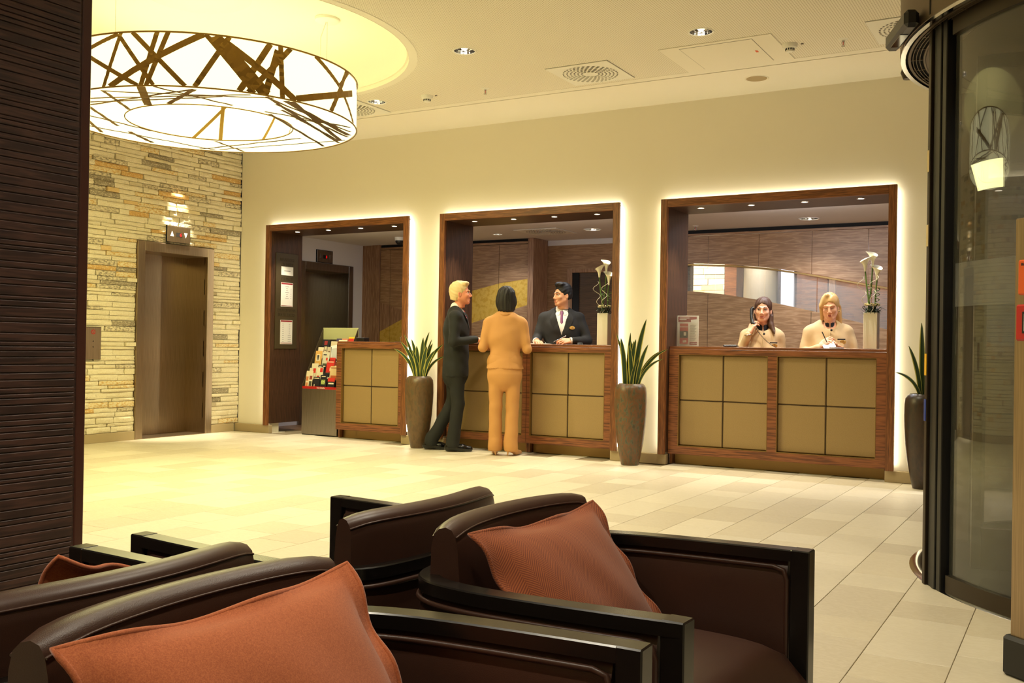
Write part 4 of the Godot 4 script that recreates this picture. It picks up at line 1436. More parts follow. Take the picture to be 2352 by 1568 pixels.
	done(b, "lamp", M.lamp_glow, t)
	spot("door_lamp", lamp + Vector3(0, -0.01, 0), Vector3(0, -1, 0), 60.0, WARM, 1.0, 0.05, 0.8)

func build_pylon():
	var turn := atan2(-0.643, 0.766)
	var t := thing("call_point_pylon", "brushed steel pylon carrying an orange and a red call point", "pylon", Vector3(-0.205, 0, 5.06), turn)
	slab("body", Vector3(0.2, 0.86, -0.1), Vector3(0.4, 1.46, 0.2), M.bronze_steel, t, 0.004)
	slab("foot", Vector3(0.2, 0.07, -0.1), Vector3(0.44, 0.14, 0.24), M.dark_plastic, t, 0.012)
	var o := thing("call_point", "orange smoke vent call point on the steel pylon", "call point", t.transform * Vector3(0.105, 1.38, 0.0), turn)
	slab("housing", Vector3(0, 0, 0.018), Vector3(0.12, 0.12, 0.036), M.orange_box, o, 0.005)
	slab("window", Vector3(0.005, -0.012, 0.037), Vector3(0.07, 0.07, 0.003), M.dark_plastic, o, 0.001)
	slab("button_cover", Vector3(0.008, -0.012, 0.039), Vector3(0.056, 0.056, 0.002), M.paper, o, 0.001)
	lettering("RAUCHABZUG", 0.0135, M.ink, o, Transform3D(Basis(), Vector3(0, 0.044, 0.0365)), 0.001, true)
	var r := thing("call_point", "red fire alarm call point on the steel pylon", "call point", t.transform * Vector3(0.1, 1.225, 0.0), turn)
	slab("housing", Vector3(0, 0, 0.018), Vector3(0.125, 0.125, 0.036), M.fire_red, r, 0.006)
	slab("window", Vector3(0.005, 0, 0.037), Vector3(0.074, 0.074, 0.003), M.dark_plastic, r, 0.001)
	slab("glass", Vector3(0.007, 0, 0.039), Vector3(0.06, 0.06, 0.002), M.paper, r, 0.001)

# ---------------------------------------------------------------- armchairs and cushions

func spline(pts: Array, n: int) -> Array:
	var out := []
	for i in pts.size() - 1:
		var p0: Vector3 = pts[maxi(i - 1, 0)]
		var p1: Vector3 = pts[i]
		var p2: Vector3 = pts[i + 1]
		var p3: Vector3 = pts[mini(i + 2, pts.size() - 1)]
		for k in n:
			out.append(p1.cubic_interpolate(p2, p0, p3, float(k) / n))
	out.append(pts[-1])
	return out

func sweep(b: Build, path: Array, profile: Array, caps := true):
	# profile of Vector2(sideways, up) round the path, which lies level; sideways is to the path's right
	var rings := []
	for i in path.size():
		var d: Vector3 = path[mini(i + 1, path.size() - 1)] - path[maxi(i - 1, 0)]
		d.y = 0
		d = d.normalized()
		var side := Vector3(-d.z, 0, d.x)
		var ring := PackedVector3Array()
		for q in profile:
			ring.append(path[i] + side * q.x + Vector3.UP * q.y)
		rings.append(ring)
	b.loft(rings, caps)

func sweep_hard(b: Build, path: Array, profile: Array):
	# like sweep, with hard edges between the sides of the profile
	var rows := []
	for q in profile:
		var line := PackedVector3Array()
		for i in path.size():
			var d: Vector3 = path[mini(i + 1, path.size() - 1)] - path[maxi(i - 1, 0)]
			d.y = 0
			d = d.normalized()
			line.append(path[i] + Vector3(-d.z, 0, d.x) * q.x + Vector3.UP * q.y)
		rows.append(line)
	for k in rows.size():
		b.grid([rows[k], rows[(k + 1) % rows.size()]])
	for i in [0, path.size() - 1]:
		var ring := PackedVector3Array()
		for r in rows:
			ring.append(r[i])
		b.fan(ring, i != 0)

func make_armchair() -> Node3D:
	var t := thing("armchair", "armchair", "armchair")
	var half := [Vector3(0.402, 0, 0.36), Vector3(0.408, 0, 0.2), Vector3(0.41, 0, 0.0), Vector3(0.402, 0, -0.15), Vector3(0.37, 0, -0.265), Vector3(0.3, 0, -0.33), Vector3(0.16, 0, -0.356), Vector3(0, 0, -0.362)]
	var pts := []
	for p in half:
		pts.append(p)
	for i in range(half.size() - 2, -1, -1):
		pts.append(Vector3(-half[i].x, 0, half[i].z))
	var path := spline(pts, 5)
	var rise := func(dy: float) -> Array:
		var out := []
		for p in path:
			out.append(p + Vector3(0, dy + 0.02 * clampf((p.z + 0.36) / 0.72, 0, 1), 0))
		return out
	var b := Build.new()
	sweep_hard(b, rise.call(0.55), [Vector2(-0.026, 0.0), Vector2(0.026, 0.0), Vector2(0.026, 0.027), Vector2(0.023, 0.03), Vector2(-0.023, 0.03), Vector2(-0.026, 0.027)])
	done(b, "top_rail", M.black_lacquer, t)
	b = Build.new()
	sweep_hard(b, rise.call(0.07), [Vector2(-0.024, 0.0), Vector2(0.024, 0.0), Vector2(0.024, 0.04), Vector2(-0.024, 0.04)])
	done(b, "bottom_rail", M.black_lacquer, t)
	for s in [-1, 1]:
		slab("front_post", Vector3(s * 0.402, 0.3, 0.343), Vector3(0.052, 0.6, 0.05), M.black_lacquer, t, 0.003)
	# upholstered walls, a little fuller in the middle
	b = Build.new()
	var prof := []
	for i in 13:
		var y := 0.11 + 0.445 * i / 12
		prof.append(Vector2(0.012 + 0.016 * pow(sin(PI * i / 12), 0.45), y))
	for i in 13:
		var y := 0.555 - 0.445 * i / 12
		prof.append(Vector2(-0.012 - 0.018 * pow(sin(PI * i / 12), 0.45), y))
	var inner := []
	for p in path:
		if p.z < 0.325:
			inner.append(p)
	var low := []
	for p in inner:
		low.append(p + Vector3(0, 0.02 * (p.z + 0.36) / 0.72 - 0.005, 0))
	sweep(b, low, prof)
	done(b, "upholstery", M.leather, t)
	for s in [-1, 1]:
		var pipe := []
		for p in low:
			var d := Vector3(p.x, 0, p.z).normalized()
			pipe.append(p + Vector3(0, 0.538, 0))
		var line := []
		for i in pipe.size():
			var d: Vector3 = (pipe[mini(i + 1, pipe.size() - 1)] - pipe[maxi(i - 1, 0)])
			d.y = 0
			d = d.normalized()
			line.append(pipe[i] + Vector3(-d.z, 0, d.x) * s * 0.025)
		var first: Vector3 = line[0]
		var last: Vector3 = line[-1]
		var full := [first + Vector3(0, -0.42, 0), first + Vector3(0, -0.03, 0), first + Vector3(0, -0.008, -0.008)] + line.slice(1, -1) + [last + Vector3(0, -0.008, -0.008), last + Vector3(0, -0.03, 0), last + Vector3(0, -0.42, 0)]
		b = Build.new()
		b.tube(full, 0.0065, 8)
		done(b, "piping", M.leather, t)
	# seat
	slab("seat_base", Vector3(0, 0.175, 0.0), Vector3(0.74, 0.17, 0.62), M.leather, t, 0.02)
	b = Build.new()
	var rows := []
	for i in 15:
		var v := -1.0 + 2.0 * i / 14
		var line := PackedVector3Array()
		for j in 19:
			var u := -1.0 + 2.0 * j / 18
			var fu := pow(1.0 - pow(absf(u), 6.0), 0.4)
			var fv := pow(1.0 - pow(absf(v), 6.0), 0.4)
			line.append(Vector3(u * 0.365, 0.27 + 0.115 * fu * fv + 0.015 * (1 - u * u) * (1 - v * v), 0.045 + v * 0.325))
		rows.append(line)
	b.grid(rows, false, true)
	var skirt := []
	var under := []
	for i in 15:
		skirt.append(rows[i])
	slab("seat_underside", Vector3(0, 0.262, 0.045), Vector3(0.71, 0.02, 0.63), M.leather, t, 0.006)
	done(b, "seat_cushion", M.leather, t)
	# back cushion: a bent slab with seams along its upper edges
	b = Build.new()
	var bend := []
	for i in 17:
		var u := -1.0 + 2.0 * i / 16
		bend.append(Vector3(u * 0.325, 0, -0.325 + 0.05 * u * u))
	bend.reverse()
	var bp := [Vector2(0.04, 0.3), Vector2(0.058, 0.42), Vector2(0.054, 0.56), Vector2(0.044, 0.655), Vector2(0.036, 0.684), Vector2(0.024, 0.7), Vector2(0.004, 0.706), Vector2(-0.018, 0.702), Vector2(-0.034, 0.69), Vector2(-0.043, 0.66), Vector2(-0.046, 0.56), Vector2(-0.046, 0.42), Vector2(-0.04, 0.3)]
	var rings := []
	for i in bend.size():
		var d: Vector3 = (bend[mini(i + 1, 16)] - bend[maxi(i - 1, 0)]).normalized()
		var side := Vector3(-d.z, 0, d.x)
		var u := absf(-1.0 + 2.0 * i / 16)
		var drop := 0.014 * pow(u, 8)
		var thin := 1.0 - 0.25 * pow(u, 10)
		var ring := PackedVector3Array()
		for q in bp:
			ring.append(bend[i] - side * q.x * thin + Vector3.UP * (q.y - drop))
		ring.reverse()
		rings.append(ring)
	b.loft(rings)
	done(b, "back_cushion", M.leather, t)
	for s in [-1, 1]:
		var seam := []
		for i in bend.size():
			var d: Vector3 = (bend[mini(i + 1, 16)] - bend[maxi(i - 1, 0)]).normalized()
			var side := Vector3(-d.z, 0, d.x)
			var u := absf(-1.0 + 2.0 * i / 16)
			seam.append(bend[i] - side * (0.0385 if s > 0 else -0.0375) * (1.0 - 0.25 * pow(u, 10)) + Vector3.UP * (0.683 - 0.014 * pow(u, 8)))
		b = Build.new()
		b.tube(seam, 0.0026, 6)
		done(b, "back_seam", M.leather, t)
	for x in [-0.34, 0.34]:
		for z in [-0.27, 0.33]:
			slab("leg", Vector3(x, 0.045, z), Vector3(0.05, 0.09, 0.05), M.black_lacquer, t, 0.003)
	return t

func cushion(label: String, at: Vector3, turn: float, lean: float, roll: float, mat: Material, wide: float, high: float, puff: float):
	var t := thing("cushion", label, "cushion", at)
	t.transform.basis = Basis(Vector3.UP, turn) * Basis(Vector3.RIGHT, -lean) * Basis(Vector3.BACK, roll)
	var b := Build.new()
	var n := 30
	for side in [1, -1]:
		var rows := []
		for i in n + 1:
			var v := -1.0 + 2.0 * i / n
			var line := PackedVector3Array()
			for j in n + 1:
				var u := -1.0 + 2.0 * j / n
				var e := maxf(absf(u), absf(v))
				var core := clampf((0.91 - e) / 0.91, 0, 1)
				var z: float = side * (0.004 + puff * pow(clampf((1 - pow(absf(u) / 0.91, 2.6)), 0, 1) * clampf((1 - pow(absf(v) / 0.91, 2.6)), 0, 1), 0.55))
				z += 0.004 * sin(u * 9 + v * 4) * core + (0.012 * sin(u * 7.0) + 0.008 * sin(v * 9.0 + 1.0)) * clampf((e - 0.85) / 0.15, 0, 1)
				line.append(Vector3(u * wide / 2 * (1 - 0.07 * (1 - v * v)), v * high / 2 * (1 - 0.09 * (1 - u * u)), z))
			rows.append(line)
		b.grid(rows, false, side < 0)
	done(b, "cover", mat, t)
	var pipe := []
	for k in 4 * n + 1:
		var s := float(k % (4 * n)) / n
		var u := 0.0
		var v := 0.0
		if s < 1: u = -1 + 2 * s; v = -1
		elif s < 2: u = 1; v = -1 + 2 * (s - 1)
		elif s < 3: u = 1 - 2 * (s - 2); v = 1
		else: u = -1; v = 1 - 2 * (s - 3)
		pipe.append(Vector3(u * wide / 2 * (1 - 0.07 * (1 - v * v)), v * high / 2 * (1 - 0.09 * (1 - u * u)), (0.012 * sin(u * 7.0) + 0.008 * sin(v * 9.0 + 1.0))))
	var pb := Build.new()
	pb.tube(pipe, 0.0055, 6, false)
	done(pb, "hem", mat, t)

func build_armchairs():
	var a := make_armchair()
	var spots := [
		[Vector3(-0.985, 0, 6.69), 87.0, "dark brown leather armchair facing the revolving door with a herringbone cushion"],
		[Vector3(-1.005, 0, 7.715), 91.0, "dark brown leather armchair cut by the picture's lower edge, orange cushion in front"],
		[Vector3(-1.82, 0, 6.715), 270.0, "dark brown leather armchair seen from behind, back to back with the herringbone cushion's chair"],
		[Vector3(-1.81, 0, 7.71), 270.0, "dark brown leather armchair seen from behind beside the veneered pillar"]]
	for k in spots.size():
		var c: Node3D = a
		if k > 0:
			c = a.duplicate()
			c.name = numbered("armchair")
			add_child(c)
		c.position = spots[k][0]
		c.rotation.y = deg_to_rad(spots[k][1])
		tag(c, spots[k][2], "armchair", "leather armchairs in the lobby")
	cushion("rust brown herringbone cushion leaning on the armchair facing the revolving door", Vector3(-1.085, 0.51, 6.675), deg_to_rad(90), 0.62, -0.02, M.rust_herringbone, 0.62, 0.42, 0.062)
	cushion("orange woven cushion with stitched flange on the armchair at the picture's lower edge", Vector3(-1.085, 0.52, 7.74), deg_to_rad(90), 0.62, 0.0, M.rust_weave, 0.61, 0.43, 0.062)
	cushion("orange cushion showing only a corner over the chair beside the veneered pillar", Vector3(-1.85, 0.47, 7.52), deg_to_rad(270), 0.5, 0.25, M.rust_weave, 0.42, 0.4, 0.055)

# ---------------------------------------------------------------- snake plants in tall pots

func leaf_mesh(length: float, width: float, lean: float, twist: float, curl: float) -> Array:
	# [green body, yellow margins] of one sword leaf, rising from the origin and leaning towards +x
	var n := 14
	var green := Build.new()
	var edge := Build.new()
	for side in [1, -1]:
		var rows := [PackedVector3Array(), PackedVector3Array(), PackedVector3Array(), PackedVector3Array(), PackedVector3Array()]
		for i in n + 1:
			var s := float(i) / n
			var w := width * 0.5 * (0.62 + 0.6 * s - 0.22 * s * s) * pow(maxf(1.0 - pow(s, 3.2), 0.0), 0.7) + 0.0008
			var a := lean * (0.35 + 0.65 * s) + curl * s * s
			var c := Vector3(sin(a) * length * s, cos(a) * length * s, 0)
			var ang := twist * s
			var across := Vector3(cos(a), -sin(a), 0).rotated(Vector3.UP, ang)
			var fold := Vector3(0, 0, 1).rotated(Vector3.UP, ang) * w * 0.3
			var offs := [-1.0, -0.74, 0.0, 0.74, 1.0]
			for k in 5:
				rows[k].append(c + across * w * offs[k] - fold * (1.0 - absf(offs[k])) + Vector3(0, 0, side * 0.0012).rotated(Vector3.UP, ang))
		green.grid([rows[1], rows[2], rows[3]], false, side < 0)
		edge.grid([rows[0], rows[1]], false, side < 0)
		edge.grid([rows[3], rows[4]], false, side < 0)
	return [green.mesh(), edge.mesh()]

func planter(label: String, at: Vector3, leaves: Array, mat: Material, sd: int):
	var t := thing("potted_snake_plant", label, "plant", at)
	var b := Build.new()
	b.lathe([Vector2(0.0, 0.0), Vector2(0.08, 0.0), Vector2(0.085, 0.006), Vector2(0.104, 0.1), Vector2(0.126, 0.22), Vector2(0.142, 0.36), Vector2(0.151, 0.5), Vector2(0.154, 0.6), Vector2(0.152, 0.69), Vector2(0.146, 0.738), Vector2(0.13, 0.764), Vector2(0.113, 0.778), Vector2(0.108, 0.775), Vector2(0.105, 0.74), Vector2(0.0, 0.74)], 56)
	done(b, "pot", mat, t)
	b = Build.new()
	b.lathe([Vector2(0.106, 0.742), Vector2(0.07, 0.756), Vector2(0.0, 0.76)], 24)
	done(b, "soil", M.gap_black, t)
	var rr := RandomNumberGenerator.new()
	rr.seed = sd
	# to the right in the picture, then towards the viewer
	var right := Vector3(0.8648, 0, -0.502)
	for q in leaves:
		# [foot across, length, lean across (deg), width, depth offset, twist]
		var m := leaf_mesh(q[1], q[3], deg_to_rad(absf(q[2])) * 0.9, q[5], deg_to_rad(absf(q[2])) * 0.25)
		var dirn := right if q[2] >= 0 else -right
		var toward := Vector3(0.502, 0, 0.8648)
		dirn = (dirn + toward * q[4] * 2.0).normalized()
		var bas := Basis(dirn, Vector3.UP, dirn.cross(Vector3.UP))
		var o := put("leaf", m[0], M.snake_leaf, t, Transform3D(bas, right * q[0] + toward * q[4] + Vector3(0, 0.745, 0)))
		put("margin", m[1], M.snake_margin, o)

func build_planters():
	var g := plain("snake_leaf", Color.WHITE, 0.5)
	g.albedo_texture = noise_texture(0.03, 3, 51, [rgb(30, 44, 22), rgb(58, 82, 36), rgb(40, 60, 28), rgb(76, 100, 44)], [0.2, 0.45, 0.6, 0.9])
	triplanar(g, Vector3(6, 34, 6), false)
	plain("snake_margin", rgb(196, 186, 84), 0.5)
	var p1 := plain("rust_glaze", Color.WHITE, 0.38)
	p1.albedo_texture = noise_texture(0.012, 5, 52, [rgb(74, 70, 50), rgb(96, 74, 46), rgb(112, 72, 42), rgb(84, 88, 66), rgb(66, 54, 38)], [0.15, 0.35, 0.55, 0.72, 0.95])
	triplanar(p1, Vector3(3.6, 1.6, 3.6), false)
	var p2 := plain("brown_glaze", Color.WHITE, 0.36)
	p2.albedo_texture = noise_texture(0.012, 4, 53, [rgb(86, 66, 42), rgb(104, 78, 50), rgb(84, 74, 52)], [0.2, 0.55, 0.9])
	triplanar(p2, Vector3(3.0, 1.2, 3.0), false)
	var p3 := plain("dark_glaze", Color.WHITE, 0.34)
	p3.albedo_texture = noise_texture(0.012, 4, 54, [rgb(44, 32, 22), rgb(58, 40, 26), rgb(38, 32, 26)], [0.2, 0.55, 0.9])
	triplanar(p3, Vector3(3.0, 1.2, 3.0), false)
	planter("snake plant in a brown pot between the first two reception niches", Vector3(-6.21, 0, 0.19), [
		[-0.045, 0.40, -31, 0.045, 0.02, 0.3], [-0.05, 0.50, -13, 0.04, -0.03, 0.5], [-0.035, 0.44, -20, 0.05, 0.03, 0.2], [-0.01, 0.36, -3, 0.062, 0.06, 0.1], [-0.02, 0.44, -9, 0.055, -0.04, 0.6],
		[0.0, 0.52, 9, 0.045, -0.05, 0.4], [0.02, 0.45, 2, 0.06, 0.04, 0.2], [0.03, 0.36, 7, 0.06, 0.05, 0.1], [0.04, 0.40, 12, 0.055, -0.02, 0.3], [0.045, 0.34, 19, 0.055, 0.05, 0.2], [0.05, 0.43, 24, 0.05, -0.02, 0.3], [0.06, 0.34, 36, 0.035, 0.0, 0.4], [0.0, 0.32, -12, 0.045, 0.07, 0.5], [0.035, 0.44, 10, 0.03, -0.06, 0.2]], M.brown_glaze, 1)
	planter("snake plant in a rust mottled pot between the second and third niches", Vector3(-3.73, 0, 0.19), [
		[-0.06, 0.47, -5, 0.062, 0.02, 0.2], [-0.05, 0.52, -9, 0.03, -0.04, 0.4], [-0.03, 0.52, 2, 0.045, -0.02, 0.3], [-0.02, 0.46, 6, 0.065, 0.04, 0.2], [0.0, 0.40, -4, 0.06, 0.05, 0.2], [0.02, 0.44, -3, 0.055, 0.0, 0.2],
		[0.03, 0.66, 8, 0.062, 0.02, 0.15], [0.03, 0.50, 9, 0.05, -0.05, 0.3], [0.05, 0.42, 12, 0.05, 0.05, 0.2], [0.06, 0.40, 27, 0.03, 0.0, 0.4], [0.065, 0.46, 32, 0.04, 0.03, 0.3], [0.06, 0.36, 35, 0.035, 0.06, 0.5], [-0.01, 0.30, 12, 0.045, 0.08, 1.4], [0.0, 0.44, 3, 0.06, -0.06, 0.3]], M.rust_glaze, 2)
	planter("snake plant in a dark brown pot beside the revolving door", Vector3(-1.115, 0, 0.2), [
		[-0.05, 0.30, -40, 0.04, 0.04, 0.6], [-0.04, 0.44, -12, 0.05, 0.02, 0.3], [-0.01, 0.62, -1, 0.065, -0.02, 0.4], [0.01, 0.50, 4, 0.06, 0.03, 0.2], [0.03, 0.52, 12, 0.05, -0.03, 0.3], [0.02, 0.42, 9, 0.06, 0.05, 0.3], [0.05, 0.46, 10, 0.055, 0.0, 0.3], [0.03, 0.26, -6, 0.04, 0.08, 0.3], [0.07, 0.4, 20, 0.05, 0.02, 0.3]], M.dark_glaze, 3)

# ---------------------------------------------------------------- things on and beside the desks

func dye(c: Color) -> StandardMaterial3D:
	var k := "dye_" + c.to_html(false)
	if not M.has(k):
		plain(k, c, 0.6)
	return M[k]

func build_reception_items():
	sign_board()
	leaflet_stand()
	vase_of_callas("tall square cream vase of white calla lilies on the middle desk", Vector3(-4.27, 1.143, -0.36), 5)
	vase_of_callas("tall square cream vase of white calla lilies beside the notepad woman", Vector3(-1.645, 1.143, -0.4), 9)
	poster_holder()
	var cb := thing("clipboard", "white clipboard on the desk before the writing man", "clipboard", Vector3(-5.03, 1.143, -0.36), 0.25)
	slab("board", Vector3(0, 0.003, 0), Vector3(0.23, 0.005, 0.31), M.white_plastic, cb, 0.001)
	slab("sheet", Vector3(0, 0.0065, 0.005), Vector3(0.2, 0.002, 0.28), M.paper, cb)
	var clip := Build.new()
	clip.box(Vector3(0, 0.013, -0.13), Vector3(0.09, 0.012, 0.025), 0.004)
	clip.tube([Vector3(-0.03, 0.018, -0.14), Vector3(-0.02, 0.03, -0.142), Vector3(0.02, 0.03, -0.142), Vector3(0.03, 0.018, -0.14)], 0.003, 8)
	done(clip, "clip", M.chrome, cb)
	var bx := thing("desk_device", "small black box on the short desk behind the leaflets", "device", Vector3(-7.42, 1.143, -0.33))
	slab("case", Vector3(0, 0.024, 0), Vector3(0.125, 0.048, 0.1), M.dark_plastic, bx, 0.006)
	slab("slot", Vector3(0, 0.03, 0.051), Vector3(0.09, 0.004, 0.002), M.gap_black, bx)
	var tb := thing("desk_telephone", "flat black telephone base on the desk beside the smiling woman", "telephone", Vector3(-2.93, 1.143, -0.36), 0.2)
	slab("case", Vector3(0, 0.01, 0), Vector3(0.13, 0.02, 0.17), M.dark_plastic, tb, 0.006)
	slab("keypad", Vector3(0.02, 0.0215, 0.02), Vector3(0.06, 0.004, 0.08), M.soft_ink, tb, 0.001)
	var mo := thing("stapler", "small black object on the desk beside the middle vase", "stapler", Vector3(-4.52, 1.143, -0.3), 0.3)
	slab("base", Vector3(0, 0.004, 0), Vector3(0.06, 0.008, 0.03), M.dark_plastic, mo, 0.002)
	slab("arm", Vector3(0, 0.014, 0), Vector3(0.058, 0.01, 0.022), M.dark_plastic, mo, 0.003)
	var wl := thing("wallet", "flat black wallet on the desk in front of the fair-haired woman", "wallet", Vector3(-1.93, 1.143, -0.32), 0.1)
	slab("cover", Vector3(0, 0.006, 0), Vector3(0.12, 0.011, 0.09), M.dark_plastic, wl, 0.003)
	slab("edge", Vector3(0, 0.0062, 0.0), Vector3(0.116, 0.004, 0.092), M.soft_ink, wl)
	var ez := thing("desk_easel", "little chrome easel at the end of the short desk", "easel", Vector3(-6.83, 1.143, -0.3), -0.3)
	var e := Build.new()
	e.box(Vector3(-0.03, 0.004, 0), Vector3(0.12, 0.006, 0.05), 0.001)
	e.tube([Vector3(-0.01, 0.005, 0), Vector3(-0.005, 0.05, 0), Vector3(0.03, 0.12, -0.01)], 0.004, 8)
	e.tube([Vector3(-0.03, 0.05, 0), Vector3(0.02, 0.05, 0)], 0.003, 8)
	done(e, "stand", M.chrome, ez)
	slab("card", Vector3(0.02, 0.09, 0.004), Vector3(0.012, 0.11, 0.003), M.chrome, ez, 0.0, Transform3D(Basis(Vector3.BACK, -0.35), Vector3(-0.02, 0.01, 0)))
	# leafy plant behind the glazed band
	var pl := thing("leafy_plant", "dark broad-leaved plant showing behind the glazed band", "plant", Vector3(-3.2, 0, -3.95))
	slab("trough", Vector3(0.05, 0.75, 0), Vector3(0.7, 1.5, 0.25), M.wenge_level, pl, 0.005)
	for k in 16:
		var m := leaf_mesh(rng.randf_range(0.16, 0.3), 0.08, rng.randf_range(0.3, 0.9), 0.3, 0.5)
		put("leaf", m[0], M.snake_leaf, pl, Transform3D(Basis(Vector3.UP, rng.randf() * TAU), Vector3(-0.2 + 0.5 * (k / 15.0), 1.49, 0)))
	var cup := thing("flower_card", "white paper flower behind the glazed band", "ornament", Vector3(-4.18, 0, -3.95))
	slab("pedestal", Vector3(0, 0.86, 0), Vector3(0.12, 1.72, 0.12), M.wenge_level, cup, 0.003)
	var fb := Build.new()
	for k in 5:
		var a := TAU * k / 5
		var u := Vector3(cos(a), 0, sin(a))
		fb.quad(Vector3(0, 1.72, 0), Vector3(0, 1.72, 0) + u * 0.045 + Vector3(0, 0.09, 0), Vector3(0, 1.72, 0) + u.rotated(Vector3.UP, 0.6) * 0.06 + Vector3(0, 0.13, 0), Vector3(0, 1.72, 0) + u.rotated(Vector3.UP, 1.2) * 0.04 + Vector3(0, 0.08, 0))
	done(fb, "petals", M.paper, cup)

func sign_board():
	var t := thing("sign_board", "olive sign board with three notices on the niche cheek by the lift", "sign", Vector3(-8.624, 1.635, -0.3035))
	slab("board", Vector3(0.005, 0, 0), Vector3(0.01, 1.193, 0.389), M.sign_olive, t, 0.002)
	var face := Basis(Vector3.UP, PI / 2)
	for q in [["MANAGER", 0.515, 0.05], ["ON DUTY", 0.455, 0.05], ["CHANGE", 0.275, 0.05], ["ZIMMERPREISE", -0.115, 0.043], ["ROOM RATES", -0.17, 0.047]]:
		lettering(q[0], q[2], M.letter_bronze, t, Transform3D(face, Vector3(0.0105, q[1], 0)), 0.004, false, true)
	var cards := [[0.376, 0.108, 0.212], [0.08, 0.3, 0.212], [-0.387, 0.3, 0.214]]
	for k in 3:
		var q = cards[k]
		var n := slab("notice", Vector3(0.0115, q[0], 0), Vector3(0.003, q[1], q[2]), M.paper, t, 0.0005)
		var b := Build.new()
		var r := Build.new()
		if k == 0:
			b.box(Vector3(0.0135, q[0], 0), Vector3(0.001, 0.008, 0.11))
		else:
			r.box(Vector3(0.0135, q[0] + 0.137, 0), Vector3(0.001, 0.018, 0.2))
			r.box(Vector3(0.0135, q[0] - 0.138, 0), Vector3(0.001, 0.006, 0.2))
			done(r, "red_bar", M.maroon, n)
			for i in 7 if k == 1 else 10:
				var y: float = q[0] + 0.1 - 0.024 * i
				if k == 1:
					b.box(Vector3(0.0135, y, 0.0), Vector3(0.0006, 0.004, 0.03 + 0.03 * float(i % 3 == 0)))
					if i > 0:
						b.box(Vector3(0.0135, y, -0.07), Vector3(0.0006, 0.003, 0.02))
				else:
					b.box(Vector3(0.0135, y, 0.06), Vector3(0.0006, 0.003, 0.03))
					b.box(Vector3(0.0135, y, -0.055), Vector3(0.0006, 0.003, 0.025 + 0.03 * float(i > 5)))
		done(b, "print", M.soft_ink, n)

